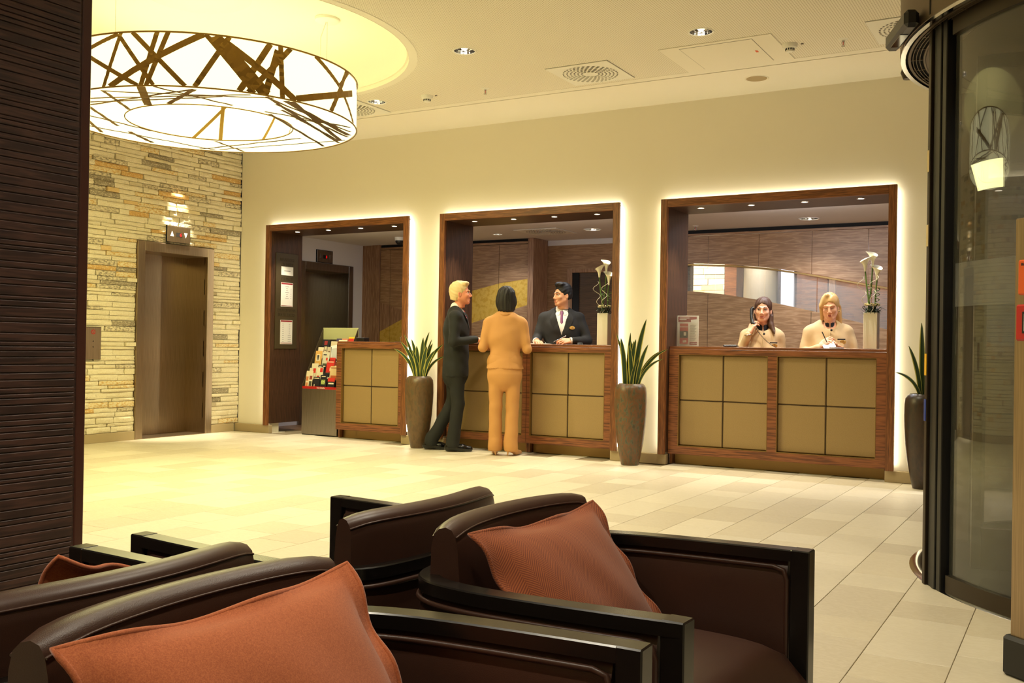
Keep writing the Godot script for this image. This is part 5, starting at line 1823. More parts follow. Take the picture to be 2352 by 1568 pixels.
func leaflet_stand():
	var t := thing("leaflet_stand", "steel leaflet stand with a red strip beside the short desk", "stand", Vector3(-7.955, 0, -0.19))
	var steel: Material = M.brushed_steel
	slab("cabinet", Vector3(0, 0.285, -0.16), Vector3(0.555, 0.55, 0.32), steel, t, 0.002)
	slab("plinth", Vector3(0, 0.006, -0.16), Vector3(0.54, 0.012, 0.31), M.gap_black, t)
	for k in 7:
		var z := -0.005 - 0.052 * k
		var y := 0.56 + 0.085 * k
		slab("shelf", Vector3(0, y + 0.004, z - 0.028), Vector3(0.55, 0.006, 0.05), steel, t, 0.001)
		slab("shelf_lip", Vector3(0, y + 0.016, z), Vector3(0.55, 0.03, 0.004), M.fire_red if k == 0 else steel, t, 0.0005)
		slab("shelf_back", Vector3(0, y + 0.05, z - 0.053), Vector3(0.55, 0.09, 0.003), steel, t)
	lettering("Touristinfo", 0.024, M.white_plastic, t, Transform3D(Basis(), Vector3(0.02, 0.576, 0.0025)), 0.001, true)
	slab("back_panel", Vector3(0, 1.16, -0.375), Vector3(0.56, 0.3, 0.006), dye(rgb(176, 178, 120)), t, 0.001)
	slab("back_post", Vector3(0, 0.79, -0.385), Vector3(0.5, 0.6, 0.012), steel, t)
	for s in [-1, 1]:
		var b := Build.new()
		b.prism(PackedVector2Array([Vector2(0.0, 0.56), Vector2(0.0, 0.6), Vector2(-0.37, 1.3), Vector2(-0.38, 1.3), Vector2(-0.38, 0.56)]), 0.004, Transform3D(Basis(Vector3.UP, -PI / 2), Vector3(s * 0.277 + 0.002, 0, 0)))
		done(b, "side_plate", M.sign_olive, t)
	var cream := rgb(228, 216, 178)
	var red := rgb(206, 48, 34)
	var dark := rgb(26, 24, 26)
	var list := [
		# row, x from the stand's left edge, width, height, paper, print blocks [x, y, w, h, colour], label
		[0, 0.025, 0.105, 0.21, cream, [[0.05, 0.42, 0.35, 0.25, rgb(196, 120, 70)], [0.55, 0.5, 0.4, 0.22, rgb(140, 60, 44)], [0.05, 0.1, 0.35, 0.22, rgb(206, 140, 90)], [0.55, 0.12, 0.4, 0.28, rgb(70, 72, 50)]], "cream leaflet with four small pictures at the left of the lowest row"],
		[0, 0.15, 0.095, 0.14, dark, [[0.1, 0.84, 0.8, 0.08, cream], [0.15, 0.05, 0.12, 0.3, cream]], "black booklet in the lowest row beside the four-picture leaflet"],
		[0, 0.255, 0.1, 0.165, dark, [[0.2, 0.3, 0.6, 0.36, rgb(110, 130, 50)], [0.2, 0.86, 0.6, 0.06, cream]], "black leaflet with a green 09 in the lowest row"],
		[0, 0.375, 0.11, 0.135, dark, [[0.0, 0.66, 1.0, 0.34, red], [0.12, 0.42, 0.76, 0.13, cream]], "red and black city guide in the lowest row"],
		[1, 0.035, 0.105, 0.16, cream, [[0.55, 0.62, 0.4, 0.36, red]], "cream leaflet with a red corner at the left of the second row"],
		[1, 0.145, 0.105, 0.17, cream, [[0.55, 0.66, 0.4, 0.3, red], [0.2, 0.2, 0.3, 0.2, red]], "cream leaflet with red corner and red squares in the second row"],
		[1, 0.26, 0.1, 0.1, dark, [[0.05, 0.3, 0.9, 0.25, cream]], "dark leaflet with a pale picture strip in the second row"],
		[1, 0.36, 0.12, 0.19, rgb(214, 186, 130), [[0.1, 0.86, 0.8, 0.05, rgb(150, 90, 50)], [0.15, 0.1, 0.8, 0.3, rgb(190, 96, 48)]], "tan leaflet with a picture of food in the second row"],
		[1, 0.485, 0.04, 0.18, rgb(224, 140, 40), [[0.2, 0.1, 0.6, 0.2, cream]], "narrow orange leaflet at the right of the second row"],
		[2, 0.03, 0.1, 0.13, cream, [[0.4, 0.3, 0.2, 0.12, rgb(190, 150, 60)]], "plain cream leaflet at the left of the third row"],
		[2, 0.14, 0.05, 0.11, rgb(60, 56, 58), [[0.1, 0.8, 0.8, 0.08, cream]], "narrow dark grey leaflet in the third row"],
		[2, 0.2, 0.05, 0.115, dark, [[0.1, 0.8, 0.8, 0.1, cream]], "narrow black leaflet with a white heading in the third row"],
		[2, 0.26, 0.115, 0.165, red, [[0.05, 0.9, 0.9, 0.05, cream], [0.5, 0.25, 0.3, 0.25, cream]], "bright red leaflet in the third row"],
		[2, 0.385, 0.115, 0.15, rgb(130, 40, 30), [[0.06, 0.4, 0.88, 0.32, cream]], "maroon leaflet with a cream title block in the third row"],
		[3, 0.03, 0.105, 0.2, rgb(214, 168, 88), [[0.2, 0.38, 0.55, 0.4, cream], [0.32, 0.42, 0.3, 0.32, dark]], "tan leaflet with a dark figure in the fourth row"],
		[3, 0.15, 0.105, 0.185, rgb(206, 202, 172), [[0.55, 0.45, 0.25, 0.18, red], [0.1, 0.05, 0.8, 0.2, rgb(80, 90, 60)], [0.1, 0.8, 0.5, 0.06, dark]], "pale map leaflet with a red spot in the fourth row"],
		[3, 0.27, 0.085, 0.12, red, [[0.1, 0.7, 0.8, 0.06, rgb(160, 30, 24)]], "small red booklet in the fourth row"],
		[3, 0.365, 0.06, 0.1, rgb(54, 44, 60), [[0.1, 0.7, 0.8, 0.08, cream]], "dark violet booklet in the fourth row"],
		[3, 0.435, 0.075, 0.15, rgb(232, 196, 34), [[0.0, 0.88, 1.0, 0.12, rgb(220, 110, 40)], [0.4, 0.5, 0.3, 0.2, dark]], "yellow leaflet with an orange head in the fourth row"],
		[4, 0.03, 0.085, 0.16, cream, [[0.2, 0.55, 0.5, 0.05, dark]], "cream leaflet at the left of the fifth row"],
		[4, 0.125, 0.04, 0.17, rgb(210, 196, 158), [[0.1, 0.7, 0.8, 0.06, dark]], "narrow buff leaflet in the fifth row"],
		[4, 0.175, 0.07, 0.165, rgb(196, 184, 150), [[0.3, 0.5, 0.4, 0.2, rgb(120, 90, 60)]], "buff leaflet with a brown emblem in the fifth row"],
		[4, 0.255, 0.115, 0.19, rgb(226, 226, 214), [[0.1, 0.1, 0.8, 0.7, rgb(190, 192, 180)]], "white price sheet standing askew in the fifth row"],
		[4, 0.385, 0.095, 0.2, cream, [[0.35, 0.5, 0.4, 0.3, dark]], "cream leaflet with a black arch in the fifth row"],
		[5, 0.05, 0.12, 0.17, dark, [[0.3, 0.6, 0.4, 0.3, rgb(150, 44, 40)], [0.3, 0.1, 0.3, 0.25, rgb(130, 36, 34)]], "black leaflet with red faces in the sixth row"],
		[5, 0.19, 0.1, 0.15, rgb(206, 192, 150), [[0.1, 0.3, 0.8, 0.04, rgb(150, 140, 100)]], "buff folded leaflet in the sixth row"],
		[5, 0.31, 0.13, 0.17, cream, [[0.4, 0.3, 0.3, 0.35, dark], [0.1, 0.4, 0.18, 0.3, rgb(206, 130, 70)]], "cream leaflet with a black arch in the sixth row"],
		[6, 0.24, 0.08, 0.1, rgb(66, 58, 84), [[0.1, 0.1, 0.8, 0.15, cream]], "violet booklet in the top row"],
		[6, 0.33, 0.09, 0.1, rgb(206, 130, 90), [[0.1, 0.1, 0.8, 0.4, rgb(190, 70, 40)]], "orange picture leaflet in the top row"],
		[6, 0.43, 0.105, 0.12, rgb(236, 190, 40), [[0.0, 0.55, 1.0, 0.3, rgb(196, 50, 34)]], "yellow and red leaflet at the right of the top row"]]
	for q in list:
		var k: int = q[0]
		var o := thing("leaflet", q[6], "leaflet", Vector3(-7.955 - 0.277 + q[1] + q[2] / 2, 0.568 + 0.085 * k, -0.19 - 0.005 - 0.052 * k - 0.016), 0.0, "leaflets in the stand")
		o.rotation.x = -0.16
		if "askew" in q[6]:
			o.rotation.z = 0.16
		slab("sheet", Vector3(0, q[3] / 2, 0), Vector3(q[2], q[3], 0.005), dye(q[4]), o, 0.0008)
		for p in q[5]:
			slab("print", Vector3((p[0] + p[2] / 2 - 0.5) * q[2], (p[1] + p[3] / 2) * q[3], 0.0028), Vector3(p[2] * q[2], p[3] * q[3], 0.0008), dye(p[4]), o)
		if "city guide" in q[6]:
			lettering("BERLIN", 0.017, M.white_plastic, o, Transform3D(Basis(), Vector3(0, 0.065, 0.0034)), 0.0008, true)
		if "green 09" in q[6]:
			lettering("09", 0.055, dye(rgb(206, 220, 130)), o, Transform3D(Basis(), Vector3(0, 0.078, 0.0034)), 0.0008, true)

func poster_holder():
	var t := thing("leaflet_holder", "clear upright holder with a red and white poster on the wide desk", "holder", Vector3(-3.345, 1.143, -0.3), 0.1)
	slab("foot", Vector3(0, 0.002, -0.03), Vector3(0.215, 0.004, 0.09), M.clear_glass, t)
	slab("poster", Vector3(0, 0.152, 0), Vector3(0.212, 0.3, 0.004), M.paper, t, 0.0005)
	slab("title_block", Vector3(-0.005, 0.265, 0.0025), Vector3(0.185, 0.052, 0.001), M.maroon, t)
	var b := Build.new()
	for q in [[-0.035, 0.278, 0.1], [-0.05, 0.264, 0.07]]:
		b.box(Vector3(q[0], q[1], 0.0035), Vector3(q[2], 0.007, 0.001))
	b.box(Vector3(0.062, 0.243, 0.0036), Vector3(0.064, 0.04, 0.001), 0.0, Transform3D(Basis(Vector3.BACK, 0.12), Vector3(0.03, -0.005, 0)))
	done(b, "title_print", M.white_plastic, t)
	var c := slab("folded_card", Vector3(-0.037, 0.125, 0.012), Vector3(0.082, 0.198, 0.003), dye(rgb(196, 60, 66)), t, 0.0005)
	slab("picture", Vector3(-0.037, 0.116, 0.0138), Vector3(0.08, 0.066, 0.0008), M.dark_plastic, c)
	slab("picture_face", Vector3(-0.026, 0.122, 0.0143), Vector3(0.022, 0.034, 0.0008), M.hair_fair if M.has("hair_fair") else M.paper, c)
	slab("picture_card", Vector3(-0.028, 0.05, 0.0143), Vector3(0.036, 0.022, 0.0008), M.paper, c, 0.0, Transform3D(Basis(Vector3.BACK, 0.15), Vector3(0.006, 0.004, 0)))
	lettering("RAMADA", 0.0165, M.white_plastic, c, Transform3D(Basis(), Vector3(-0.037, 0.192, 0.0138)), 0.0006, true, true)
	slab("word_block", Vector3(0.055, 0.03, 0.0025), Vector3(0.075, 0.03, 0.001), M.maroon, t)
	lettering("RAMADA", 0.0135, M.white_plastic, t, Transform3D(Basis(), Vector3(0.06, 0.03, 0.0033)), 0.0006, true, true)
	b = Build.new()
	for k in 15:
		b.box(Vector3(0.052 - 0.004 * (k % 3), 0.208 - 0.0105 * k, 0.0025), Vector3(0.064 - 0.008 * (k % 3), 0.0028, 0.0006))
	done(b, "text_lines", M.soft_ink, t)
	slab("front_sheet", Vector3(0, 0.152, 0.017), Vector3(0.216, 0.302, 0.002), M.clear_glass, t)

func vase_of_callas(label: String, at: Vector3, sd: int):
	var r := RandomNumberGenerator.new()
	r.seed = sd
	var t := thing("vase_of_lilies", label, "vase", at)
	var b := Build.new()
	b.box(Vector3(0, 0.165, 0), Vector3(0.12, 0.33, 0.12), 0.004)
	done(b, "vase", M.white_ceramic, t)
	if not M.has("stem_green"):
		plain("stem_green", rgb(84, 112, 44), 0.5)
		plain("dark_green", rgb(34, 48, 24), 0.7)
		plain("calla_white", rgb(240, 236, 214), 0.5)
		plain("calla_yellow", rgb(226, 190, 70), 0.6)
		plain("carnation", rgb(232, 220, 180), 0.8)
		plain("twig", rgb(206, 196, 170), 0.6)
	# flowers as (foot x, foot z, top x, top y, top z, turn, size)
	for q in [[-0.02, 0.0, 0.0, 0.76, -0.02, 0.5, 1.0], [-0.025, 0.02, -0.055, 0.71, 0.03, 2.4, 1.0], [0.03, 0.0, 0.045, 0.63, 0.01, 0.6, 1.05]]:
		var top := Vector3(q[2], q[3], q[4])
		var s := Build.new()
		s.tube([Vector3(q[0], 0.32, q[1]), Vector3(q[0], 0.45, q[1]), Vector3((q[0] + top.x) / 2, 0.56, q[4]), top], 0.0065, 8)
		done(s, "stem", M.stem_green, t)
		var f := Build.new()
		var rows := []
		for i in 9:
			var v := i / 8.0
			var line := PackedVector3Array()
			for j in 21:
				var u := j / 20.0
				var a: float = q[5] + TAU * 1.06 * u
				var front := pow(absf(cos(PI * u)), 3.0)
				var rad: float = (0.008 + 0.012 * v + 0.028 * v * v * v * v) * q[6]
				var lift: float = (0.085 + 0.055 * (1.0 - front) * 1.0) * v * q[6]
				line.append(top + Vector3(cos(a) * rad, lift - 0.01, sin(a) * rad) + Vector3(cos(q[5] + PI), 0, sin(q[5] + PI)) * 0.02 * v * v * (1.0 - front))
			rows.append(line)
		f.grid(rows)
		var fo := done(f, "calla_flower", M.calla_white, t)
		var sp := Build.new()
		sp.tube([top + Vector3(0, 0.01, 0), top + Vector3(0, 0.075, 0)], [0.005, 0.0035], 8)
		done(sp, "spadix", M.calla_yellow, fo)
	var tw := 0
	for q in [[-0.085, 0.02], [0.02, 0.06]]:
		var pts := []
		for k in 40:
			var u := k / 39.0
			pts.append(Vector3(q[0] * 0.4, 0.33, q[1]) + Vector3(q[0] * 0.9 * u + 0.03 * sin(u * 15.0) * (0.4 + u), 0.33 * u, 0.025 * cos(u * 15.0)))
		var s := Build.new()
		s.tube(pts, 0.0024, 6)
		done(s, "curly_twig", M.twig, t)
	for q in [[-0.035, 0.045], [0.015, 0.05], [0.052, 0.02]]:
		var c := Vector3(q[0], 0.385, q[1])
		var s := Build.new()
		for k in 46:
			var d := Vector3(r.randfn(), absf(r.randfn()) * 0.9 + 0.1, r.randfn()).normalized()
			var side := d.cross(Vector3.UP).normalized() * 0.009
			var p := c + d * 0.008
			var e := c + d * r.randf_range(0.022, 0.034)
			s.quad(p - side * 0.4, p + side * 0.4, e + side, e - side)
		done(s, "carnation", M.carnation, t)
	var fern := Build.new()
	for k in 90:
		var a := r.randf() * TAU
		var out := Vector3(cos(a), 0, sin(a))
		var base := Vector3(r.randf_range(-0.05, 0.05), 0.32, r.randf_range(-0.05, 0.05))
		var reach := r.randf_range(0.04, 0.1)
		var rise := r.randf_range(-0.02, 0.07)
		var mid := base + out * reach * 0.6 + Vector3(0, rise + 0.02, 0)
		var tip := base + out * reach + Vector3(0, rise, 0)
		var side := out.cross(Vector3.UP) * 0.004
		fern.quad(base - side, base + side, mid + side * 1.3, mid - side * 1.3)
		fern.quad(mid - side * 1.3, mid + side * 1.3, tip + side * 0.2, tip - side * 0.2)
		for s in [-1, 1]:
			var e: Vector3 = mid + out.rotated(Vector3.UP, s * 0.9) * reach * 0.4
			fern.quad(mid - side * 0.8, mid + side * 0.8, e + side * 0.3, e - side * 0.3)
	var fo2 := done(fern, "fern_greenery", M.dark_green, t)
	fo2.set_meta("kind", "stuff")
	var tend := Build.new()
	for q in [[-0.02, 0.56], [0.045, 0.5]]:
		var pts := []
		for k in 40:
			var u := k / 39.0
			pts.append(Vector3(q[0] + 0.024 * cos(u * 20.0) * (0.6 + 0.4 * u), q[1] - 0.1 + 0.15 * u, 0.024 * sin(u * 20.0)))
		tend.tube(pts, 0.0036, 6)
	done(tend, "wound_tendril", M.stem_green, t)

# ---------------------------------------------------------------- people: distance fields meshed as surface nets

class Field:
	var o: Vector3
	var h: float
	var nx: int
	var ny: int
	var nz: int
	var d := PackedFloat32Array()

	func _init(lo: Vector3, hi: Vector3, cell: float):
		o = lo
		h = cell
		nx = int((hi.x - lo.x) / cell) + 2
		ny = int((hi.y - lo.y) / cell) + 2
		nz = int((hi.z - lo.z) / cell) + 2
		d.resize(nx * ny * nz)
		d.fill(0.3)

	func span_of(lo: Vector3, hi: Vector3) -> Array:
		return [clampi(int((lo.x - o.x) / h), 0, nx), clampi(int((hi.x - o.x) / h) + 2, 0, nx), clampi(int((lo.y - o.y) / h), 0, ny), clampi(int((hi.y - o.y) / h) + 2, 0, ny), clampi(int((lo.z - o.z) / h), 0, nz), clampi(int((hi.z - o.z) / h) + 2, 0, nz)]

	func cap(a: Vector3, b: Vector3, ra: float, rb: float, k := 0.02, flat := Vector3.ZERO, amount := 1.0):
		# tapered capsule; flat and amount thin it along one direction
		var m := maxf(ra, rb) + k + h * 2.0
		var e := Vector3(m, m, m)
		var s := span_of(Vector3(minf(a.x, b.x), minf(a.y, b.y), minf(a.z, b.z)) - e, Vector3(maxf(a.x, b.x), maxf(a.y, b.y), maxf(a.z, b.z)) + e)
		var ab := b - a
		var l2 := maxf(ab.length_squared(), 1e-9)
		var thin := amount != 1.0
		var gain := 1.0 / amount - 1.0
		for z in range(s[4], s[5]):
			for y in range(s[2], s[3]):
				var i: int = (z * ny + y) * nx + s[0]
				var p := o + Vector3(s[0], y, z) * h
				for x in range(s[0], s[1]):
					var q := p - a
					var t := clampf(q.dot(ab) / l2, 0.0, 1.0)
					q -= ab * t
					if thin:
						q += flat * (q.dot(flat) * gain)
					var n := q.length() - ra - (rb - ra) * t
					if thin:
						n *= lerpf(amount, 1.0, 0.5)
					var c := d[i]
					if n < c + k:
						var g := k - absf(c - n)
						d[i] = minf(c, n) - (g * g / (4.0 * k) if g > 0.0 else 0.0)
					i += 1
					p.x += h

	func ell(c: Vector3, r: Vector3, k := 0.02, turn := Basis.IDENTITY, cut := false):
		var m := maxf(r.x, maxf(r.y, r.z)) + k + h * 2.0
		var e := Vector3(m, m, m) if turn != Basis.IDENTITY else r + Vector3(1, 1, 1) * (k + h * 2.0)
		var s := span_of(c - e, c + e)
		var inv := turn.inverse()
		var ir := Vector3(1.0 / r.x, 1.0 / r.y, 1.0 / r.z)
		var turned := turn != Basis.IDENTITY
		for z in range(s[4], s[5]):
			for y in range(s[2], s[3]):
				var i: int = (z * ny + y) * nx + s[0]
				var p := o + Vector3(s[0], y, z) * h
				for x in range(s[0], s[1]):
					var q := p - c
					if turned:
						q = inv * q
					var a := q * ir
					var k0 := a.length()
					var k1 := (a * ir).length()
					var n := k0 * (k0 - 1.0) / maxf(k1, 1e-6)
					var w := d[i]
					if cut:
						n = -n
						if n > w - k:
							var g := k - absf(w - n)
							d[i] = maxf(w, n) + (g * g / (4.0 * k) if g > 0.0 else 0.0)
					elif n < w + k:
						var g := k - absf(w - n)
						d[i] = minf(w, n) - (g * g / (4.0 * k) if g > 0.0 else 0.0)
					i += 1
					p.x += h

	func keep(n: Vector3, at: float):  # keep only the side with p . n below at
		var i := 0
		for z in nz:
			for y in ny:
				var p := o + Vector3(0, y, z) * h
				for x in nx:
					d[i] = maxf(d[i], p.dot(n) - at)
					i += 1
					p.x += h

	func notch(apex: float, top: float, half: float, z0: float, cx := 0.0):  # cut a V open at the front
		var i := 0
		for z in nz:
			for y in ny:
				var p := o + Vector3(0, y, z) * h
				if p.y > apex and p.z > z0 - h:
					var w := half * (p.y - apex) / (top - apex)
					for x in nx:
						d[i + x] = maxf(d[i + x], minf((w - absf(p.x + x * h - cx)) * 0.9, p.z - z0))
				i += nx

	func ripple(amp: float, fx: Vector3, fy: Vector3):  # soft folds of cloth or strands of hair
		var i := 0
		for z in nz:
			for y in ny:
				var p := o + Vector3(0, y, z) * h
				for x in nx:
					if absf(d[i]) < 0.03:
						d[i] += amp * (sin(p.dot(fx)) + 0.6 * sin(p.dot(fy) + 1.3))
					i += 1
					p.x += h

	func net(b: Build, tf := Transform3D()):
		var at := PackedInt32Array()
		at.resize(nx * ny * nz)
		at.fill(-1)
		var pos := PackedVector3Array()
		var nor := PackedVector3Array()
		var sy := nx
		var sz := nx * ny
		var offs := [0, 1, sy, sy + 1, sz, sz + 1, sz + sy, sz + sy + 1]
		var nb := tf.basis.orthonormalized()
		for z in nz - 1:
			for y in ny - 1:
				var i := (z * ny + y) * nx
				for x in nx - 1:
					var d0 := d[i]
					if absf(d0) < 3.0 * h:
						var neg := 0
						for k in 8:
							if d[i + offs[k]] < 0.0:
								neg += 1
						if neg > 0 and neg < 8:
							var sum := Vector3.ZERO
							var cnt := 0
							for k in 8:
								var dk := d[i + offs[k]]
								for ax in 3:
									if not (k & (1 << ax)):
										var dm := d[i + offs[k | (1 << ax)]]
										if (dk < 0.0) != (dm < 0.0):
											var t := dk / (dk - dm)
											var v := Vector3(k & 1, (k >> 1) & 1, (k >> 2) & 1)
											v[ax] += t
											sum += v
											cnt += 1
							var g := Vector3(
								d[i + 1] - d0 + d[i + sy + 1] - d[i + sy] + d[i + sz + 1] - d[i + sz] + d[i + sz + sy + 1] - d[i + sz + sy],
								d[i + sy] - d0 + d[i + sy + 1] - d[i + 1] + d[i + sz + sy] - d[i + sz] + d[i + sz + sy + 1] - d[i + sz + 1],
								d[i + sz] - d0 + d[i + sz + 1] - d[i + 1] + d[i + sz + sy] - d[i + sy] + d[i + sz + sy + 1] - d[i + sy + 1])
							at[i] = pos.size()
							pos.append(tf * (o + (Vector3(x, y, z) + sum / cnt) * h))
							nor.append((nb * g).normalized() if g.length() > 1e-9 else Vector3.UP)
					i += 1
		for z in range(1, nz - 1):
			for y in range(1, ny - 1):
				var i := (z * ny + y) * nx + 1
				for x in range(1, nx - 1):
					var d0 := d[i]
					if absf(d0) < 3.0 * h:
						for ax in 3:
							var st: int = [1, sy, sz][ax]
							if (d0 < 0.0) != (d[i + st] < 0.0):
								var u: int = [sy, sz, 1][ax]
								var v: int = [sz, 1, sy][ax]
								var a := at[i]
								var e := at[i - u]
								var f := at[i - u - v]
								var c := at[i - v]
								if a >= 0 and e >= 0 and f >= 0 and c >= 0:
									if d0 < 0.0:
										b.quad_n(pos[f], pos[c], pos[a], pos[e], nor[f], nor[c], nor[a], nor[e])
									else:
										b.quad_n(pos[f], pos[e], pos[a], pos[c], nor[f], nor[e], nor[a], nor[c])
					i += 1

func hand(b: Build, tf: Transform3D, s: float, curl: Array, thumb_in := 0.35, spread := 0.05):
	# wrist at the origin, fingers along +y, palm facing +z, thumb towards s * x
	var f := Field.new(Vector3(-0.075, -0.05, -0.03), Vector3(0.075, 0.2, 0.1), 0.004)
	f.cap(Vector3(0, -0.045, 0), Vector3(0, 0.012, 0), 0.026, 0.027, 0.012, Vector3.BACK, 0.75)
	var roots := [Vector3(0.029 * s, 0.084, 0), Vector3(0.0095 * s, 0.09, 0), Vector3(-0.0105 * s, 0.086, 0), Vector3(-0.029 * s, 0.077, 0)]
	var lens := [[0.042, 0.025, 0.02], [0.046, 0.029, 0.021], [0.043, 0.027, 0.021], [0.033, 0.02, 0.018]]
	for k in 4:
		f.cap(Vector3(roots[k].x * 0.55, 0.012, 0.002), roots[k], 0.0145, 0.0125, 0.012)
	f.ell(Vector3(0.024 * s, 0.032, 0.012), Vector3(0.014, 0.026, 0.014), 0.012)
	for k in 4:
		var p: Vector3 = roots[k]
		var a := 0.0
		var side: float = spread * (1.5 - k) * s
		for j in 3:
			a += curl[k] * [0.8, 1.1, 0.7][j]
			var dir := Vector3(side * cos(a), cos(a), sin(a)).normalized()
			var q: Vector3 = p + dir * lens[k][j]
			var r: float = [0.0098, 0.0088, 0.0078][j] * (0.88 if k == 3 else 1.0)
			f.cap(p, q, r, r * 0.92, 0.004)
			p = q
	var t0 := Vector3(0.026 * s, 0.022, 0.006)
	var t1 := t0 + Vector3(0.026 * s, 0.03, 0.018)
	var t2 := t1 + Vector3((0.012 - 0.03 * thumb_in) * s, 0.03, 0.008 + 0.022 * thumb_in)
	var t3 := t2 + Vector3((0.002 - 0.03 * thumb_in) * s, 0.022, 0.004 + 0.012 * thumb_in)
	f.cap(t0, t1, 0.0145, 0.0115, 0.01)
	f.cap(t1, t2, 0.0115, 0.01, 0.005)
	f.cap(t2, t3, 0.01, 0.008, 0.004)
	f.net(b, tf)

func along_axis(from: Vector3, to: Vector3, palm: Vector3) -> Transform3D:
	# a frame at from whose y points to to, and z roughly to palm
	var y := (to - from).normalized()
	var x := y.cross(palm).normalized()
	return Transform3D(Basis(x, y, x.cross(y)), from)

func head(skin: Build, t: Node3D, tf: Transform3D, o: Dictionary):
	# eye level at the origin, face towards +z
	var f := Field.new(Vector3(-0.1, -0.15, -0.13), Vector3(0.1, 0.135, 0.13), 0.0042)
	var j: float = o.get("jaw", 1.0)
	f.ell(Vector3(0, 0.036, -0.018), Vector3(0.072, 0.083, 0.095), 0.02)
	f.ell(Vector3(0, -0.03, 0.02), Vector3(0.062 * j, 0.074, 0.068), 0.03)
	for s in [-1.0, 1.0]:
		f.cap(Vector3(s * 0.054 * j, -0.05, -0.015), Vector3(s * 0.02 * j, -0.097, 0.056), 0.016, 0.016, 0.03)
		f.ell(Vector3(s * 0.036, -0.028, 0.058), Vector3(0.02, 0.018, 0.018), 0.02)
		f.ell(Vector3(s * 0.031, -0.001, 0.091), Vector3(0.015, 0.0095, 0.012), 0.012, Basis.IDENTITY, true)
		f.cap(Vector3(s * 0.013, 0.018, 0.084), Vector3(s * 0.043, 0.018, 0.069), 0.0095, 0.008, 0.012)
		f.ell(Vector3(s * 0.0735, -0.012, -0.012), Vector3(0.009, 0.03, 0.018), 0.006, Basis(Vector3.UP, -s * 0.4))
		f.ell(Vector3(s * 0.0805, -0.008, -0.007), Vector3(0.005, 0.017, 0.009), 0.004, Basis(Vector3.UP, -s * 0.4), true)
	f.ell(Vector3(0, -0.101, 0.061), Vector3(0.02 * j, 0.014, 0.016), 0.02)
	f.cap(Vector3(0, 0.006, 0.083), Vector3(0, -0.036, 0.104), 0.0075, 0.0105, 0.012)
	for s in [-1.0, 1.0]:
		f.ell(Vector3(s * 0.0115, -0.041, 0.093), Vector3(0.0075, 0.0065, 0.009), 0.008)
	f.cap(Vector3(-0.017, -0.069, 0.081), Vector3(0.017, -0.069, 0.081), 0.0065, 0.0065, 0.008)
	f.cap(Vector3(-0.013, -0.079, 0.08), Vector3(0.013, -0.079, 0.08), 0.007, 0.007, 0.008)
	f.cap(Vector3(0, -0.06, -0.02), Vector3(0, -0.15, -0.03), 0.05, 0.052, 0.03)
	f.net(skin, tf)
	# eyes, brows and lips
	for s in [-1.0, 1.0]:
		if o.get("eyes", true):
			var e := Build.new()
			e.ball(Vector3(s * 0.031, 0.0, 0.0725), Vector3(0.0125, 0.0072, 0.0115), 14, 8, tf)
			var ev := done(e, "eye", M.eye_white, t)
			var g := Build.new()
			var gx: float = o.get("gaze", 0.0)
			g.ball(Vector3(s * 0.031 + gx, 0.0005, 0.0805), Vector3(0.0052, 0.0054, 0.0042), 12, 8, tf)
			done(g, "iris", M.iris, ev)
		var l := Build.new()
		var lid := []
		for k in 5:
			var u := -1.0 + k * 0.5
			lid.append(tf * Vector3(s * 0.031 + u * 0.0135, (0.0065 if o.get("eyes", true) else -0.004) - 0.004 * u * u * (1 if o.get("eyes", true) else -0.6), 0.0835 - 0.0035 * u * s - 0.002 * u * u))
		l.tube(lid, 0.0016, 6)
		done(l, "eyelashes", M.lash, t)
		var w := Build.new()
		var brow := []
		for k in 5:
			var u := k / 4.0
			brow.append(tf * Vector3(s * (0.014 + 0.034 * u), 0.0195 + 0.007 * sin(u * 2.4), 0.0935 - 0.017 * u * u - 0.002 * u))
		w.tube(brow, [0.0028, 0.0034, 0.0032, 0.0024, 0.0012], 6)
		done(w, "eyebrow", o.brow, t)
	var m := Build.new()
	var smile: float = o.get("smile", 0.0)
	for q in [[-0.0685, 0.0048, 0.0], [-0.0785, 0.0052, 0.0012]]:
		var pts := []
		for k in 9:
			var u := -1.0 + k * 0.25
			pts.append(tf * Vector3(u * (0.021 + 0.006 * smile), q[0] + smile * 0.008 * u * u + (0.0015 if q[2] == 0.0 and absf(u) > 0.2 and absf(u) < 0.5 else 0.0), 0.0865 - 0.0085 * u * u - q[2]))
		m.tube(pts, [0.0012, q[1] * 0.7, q[1] * 0.9, q[1], q[1], q[1], q[1] * 0.9, q[1] * 0.7, 0.0012], 8)
	done(m, "lips", o.get("lip", M.lip), t)
	if smile > 0.5:
		var te := Build.new()
		te.ball(Vector3(0, -0.0725, 0.0835), Vector3(0.017, 0.0032, 0.0045), 12, 6, tf)
		done(te, "teeth", M.eye_white, t)

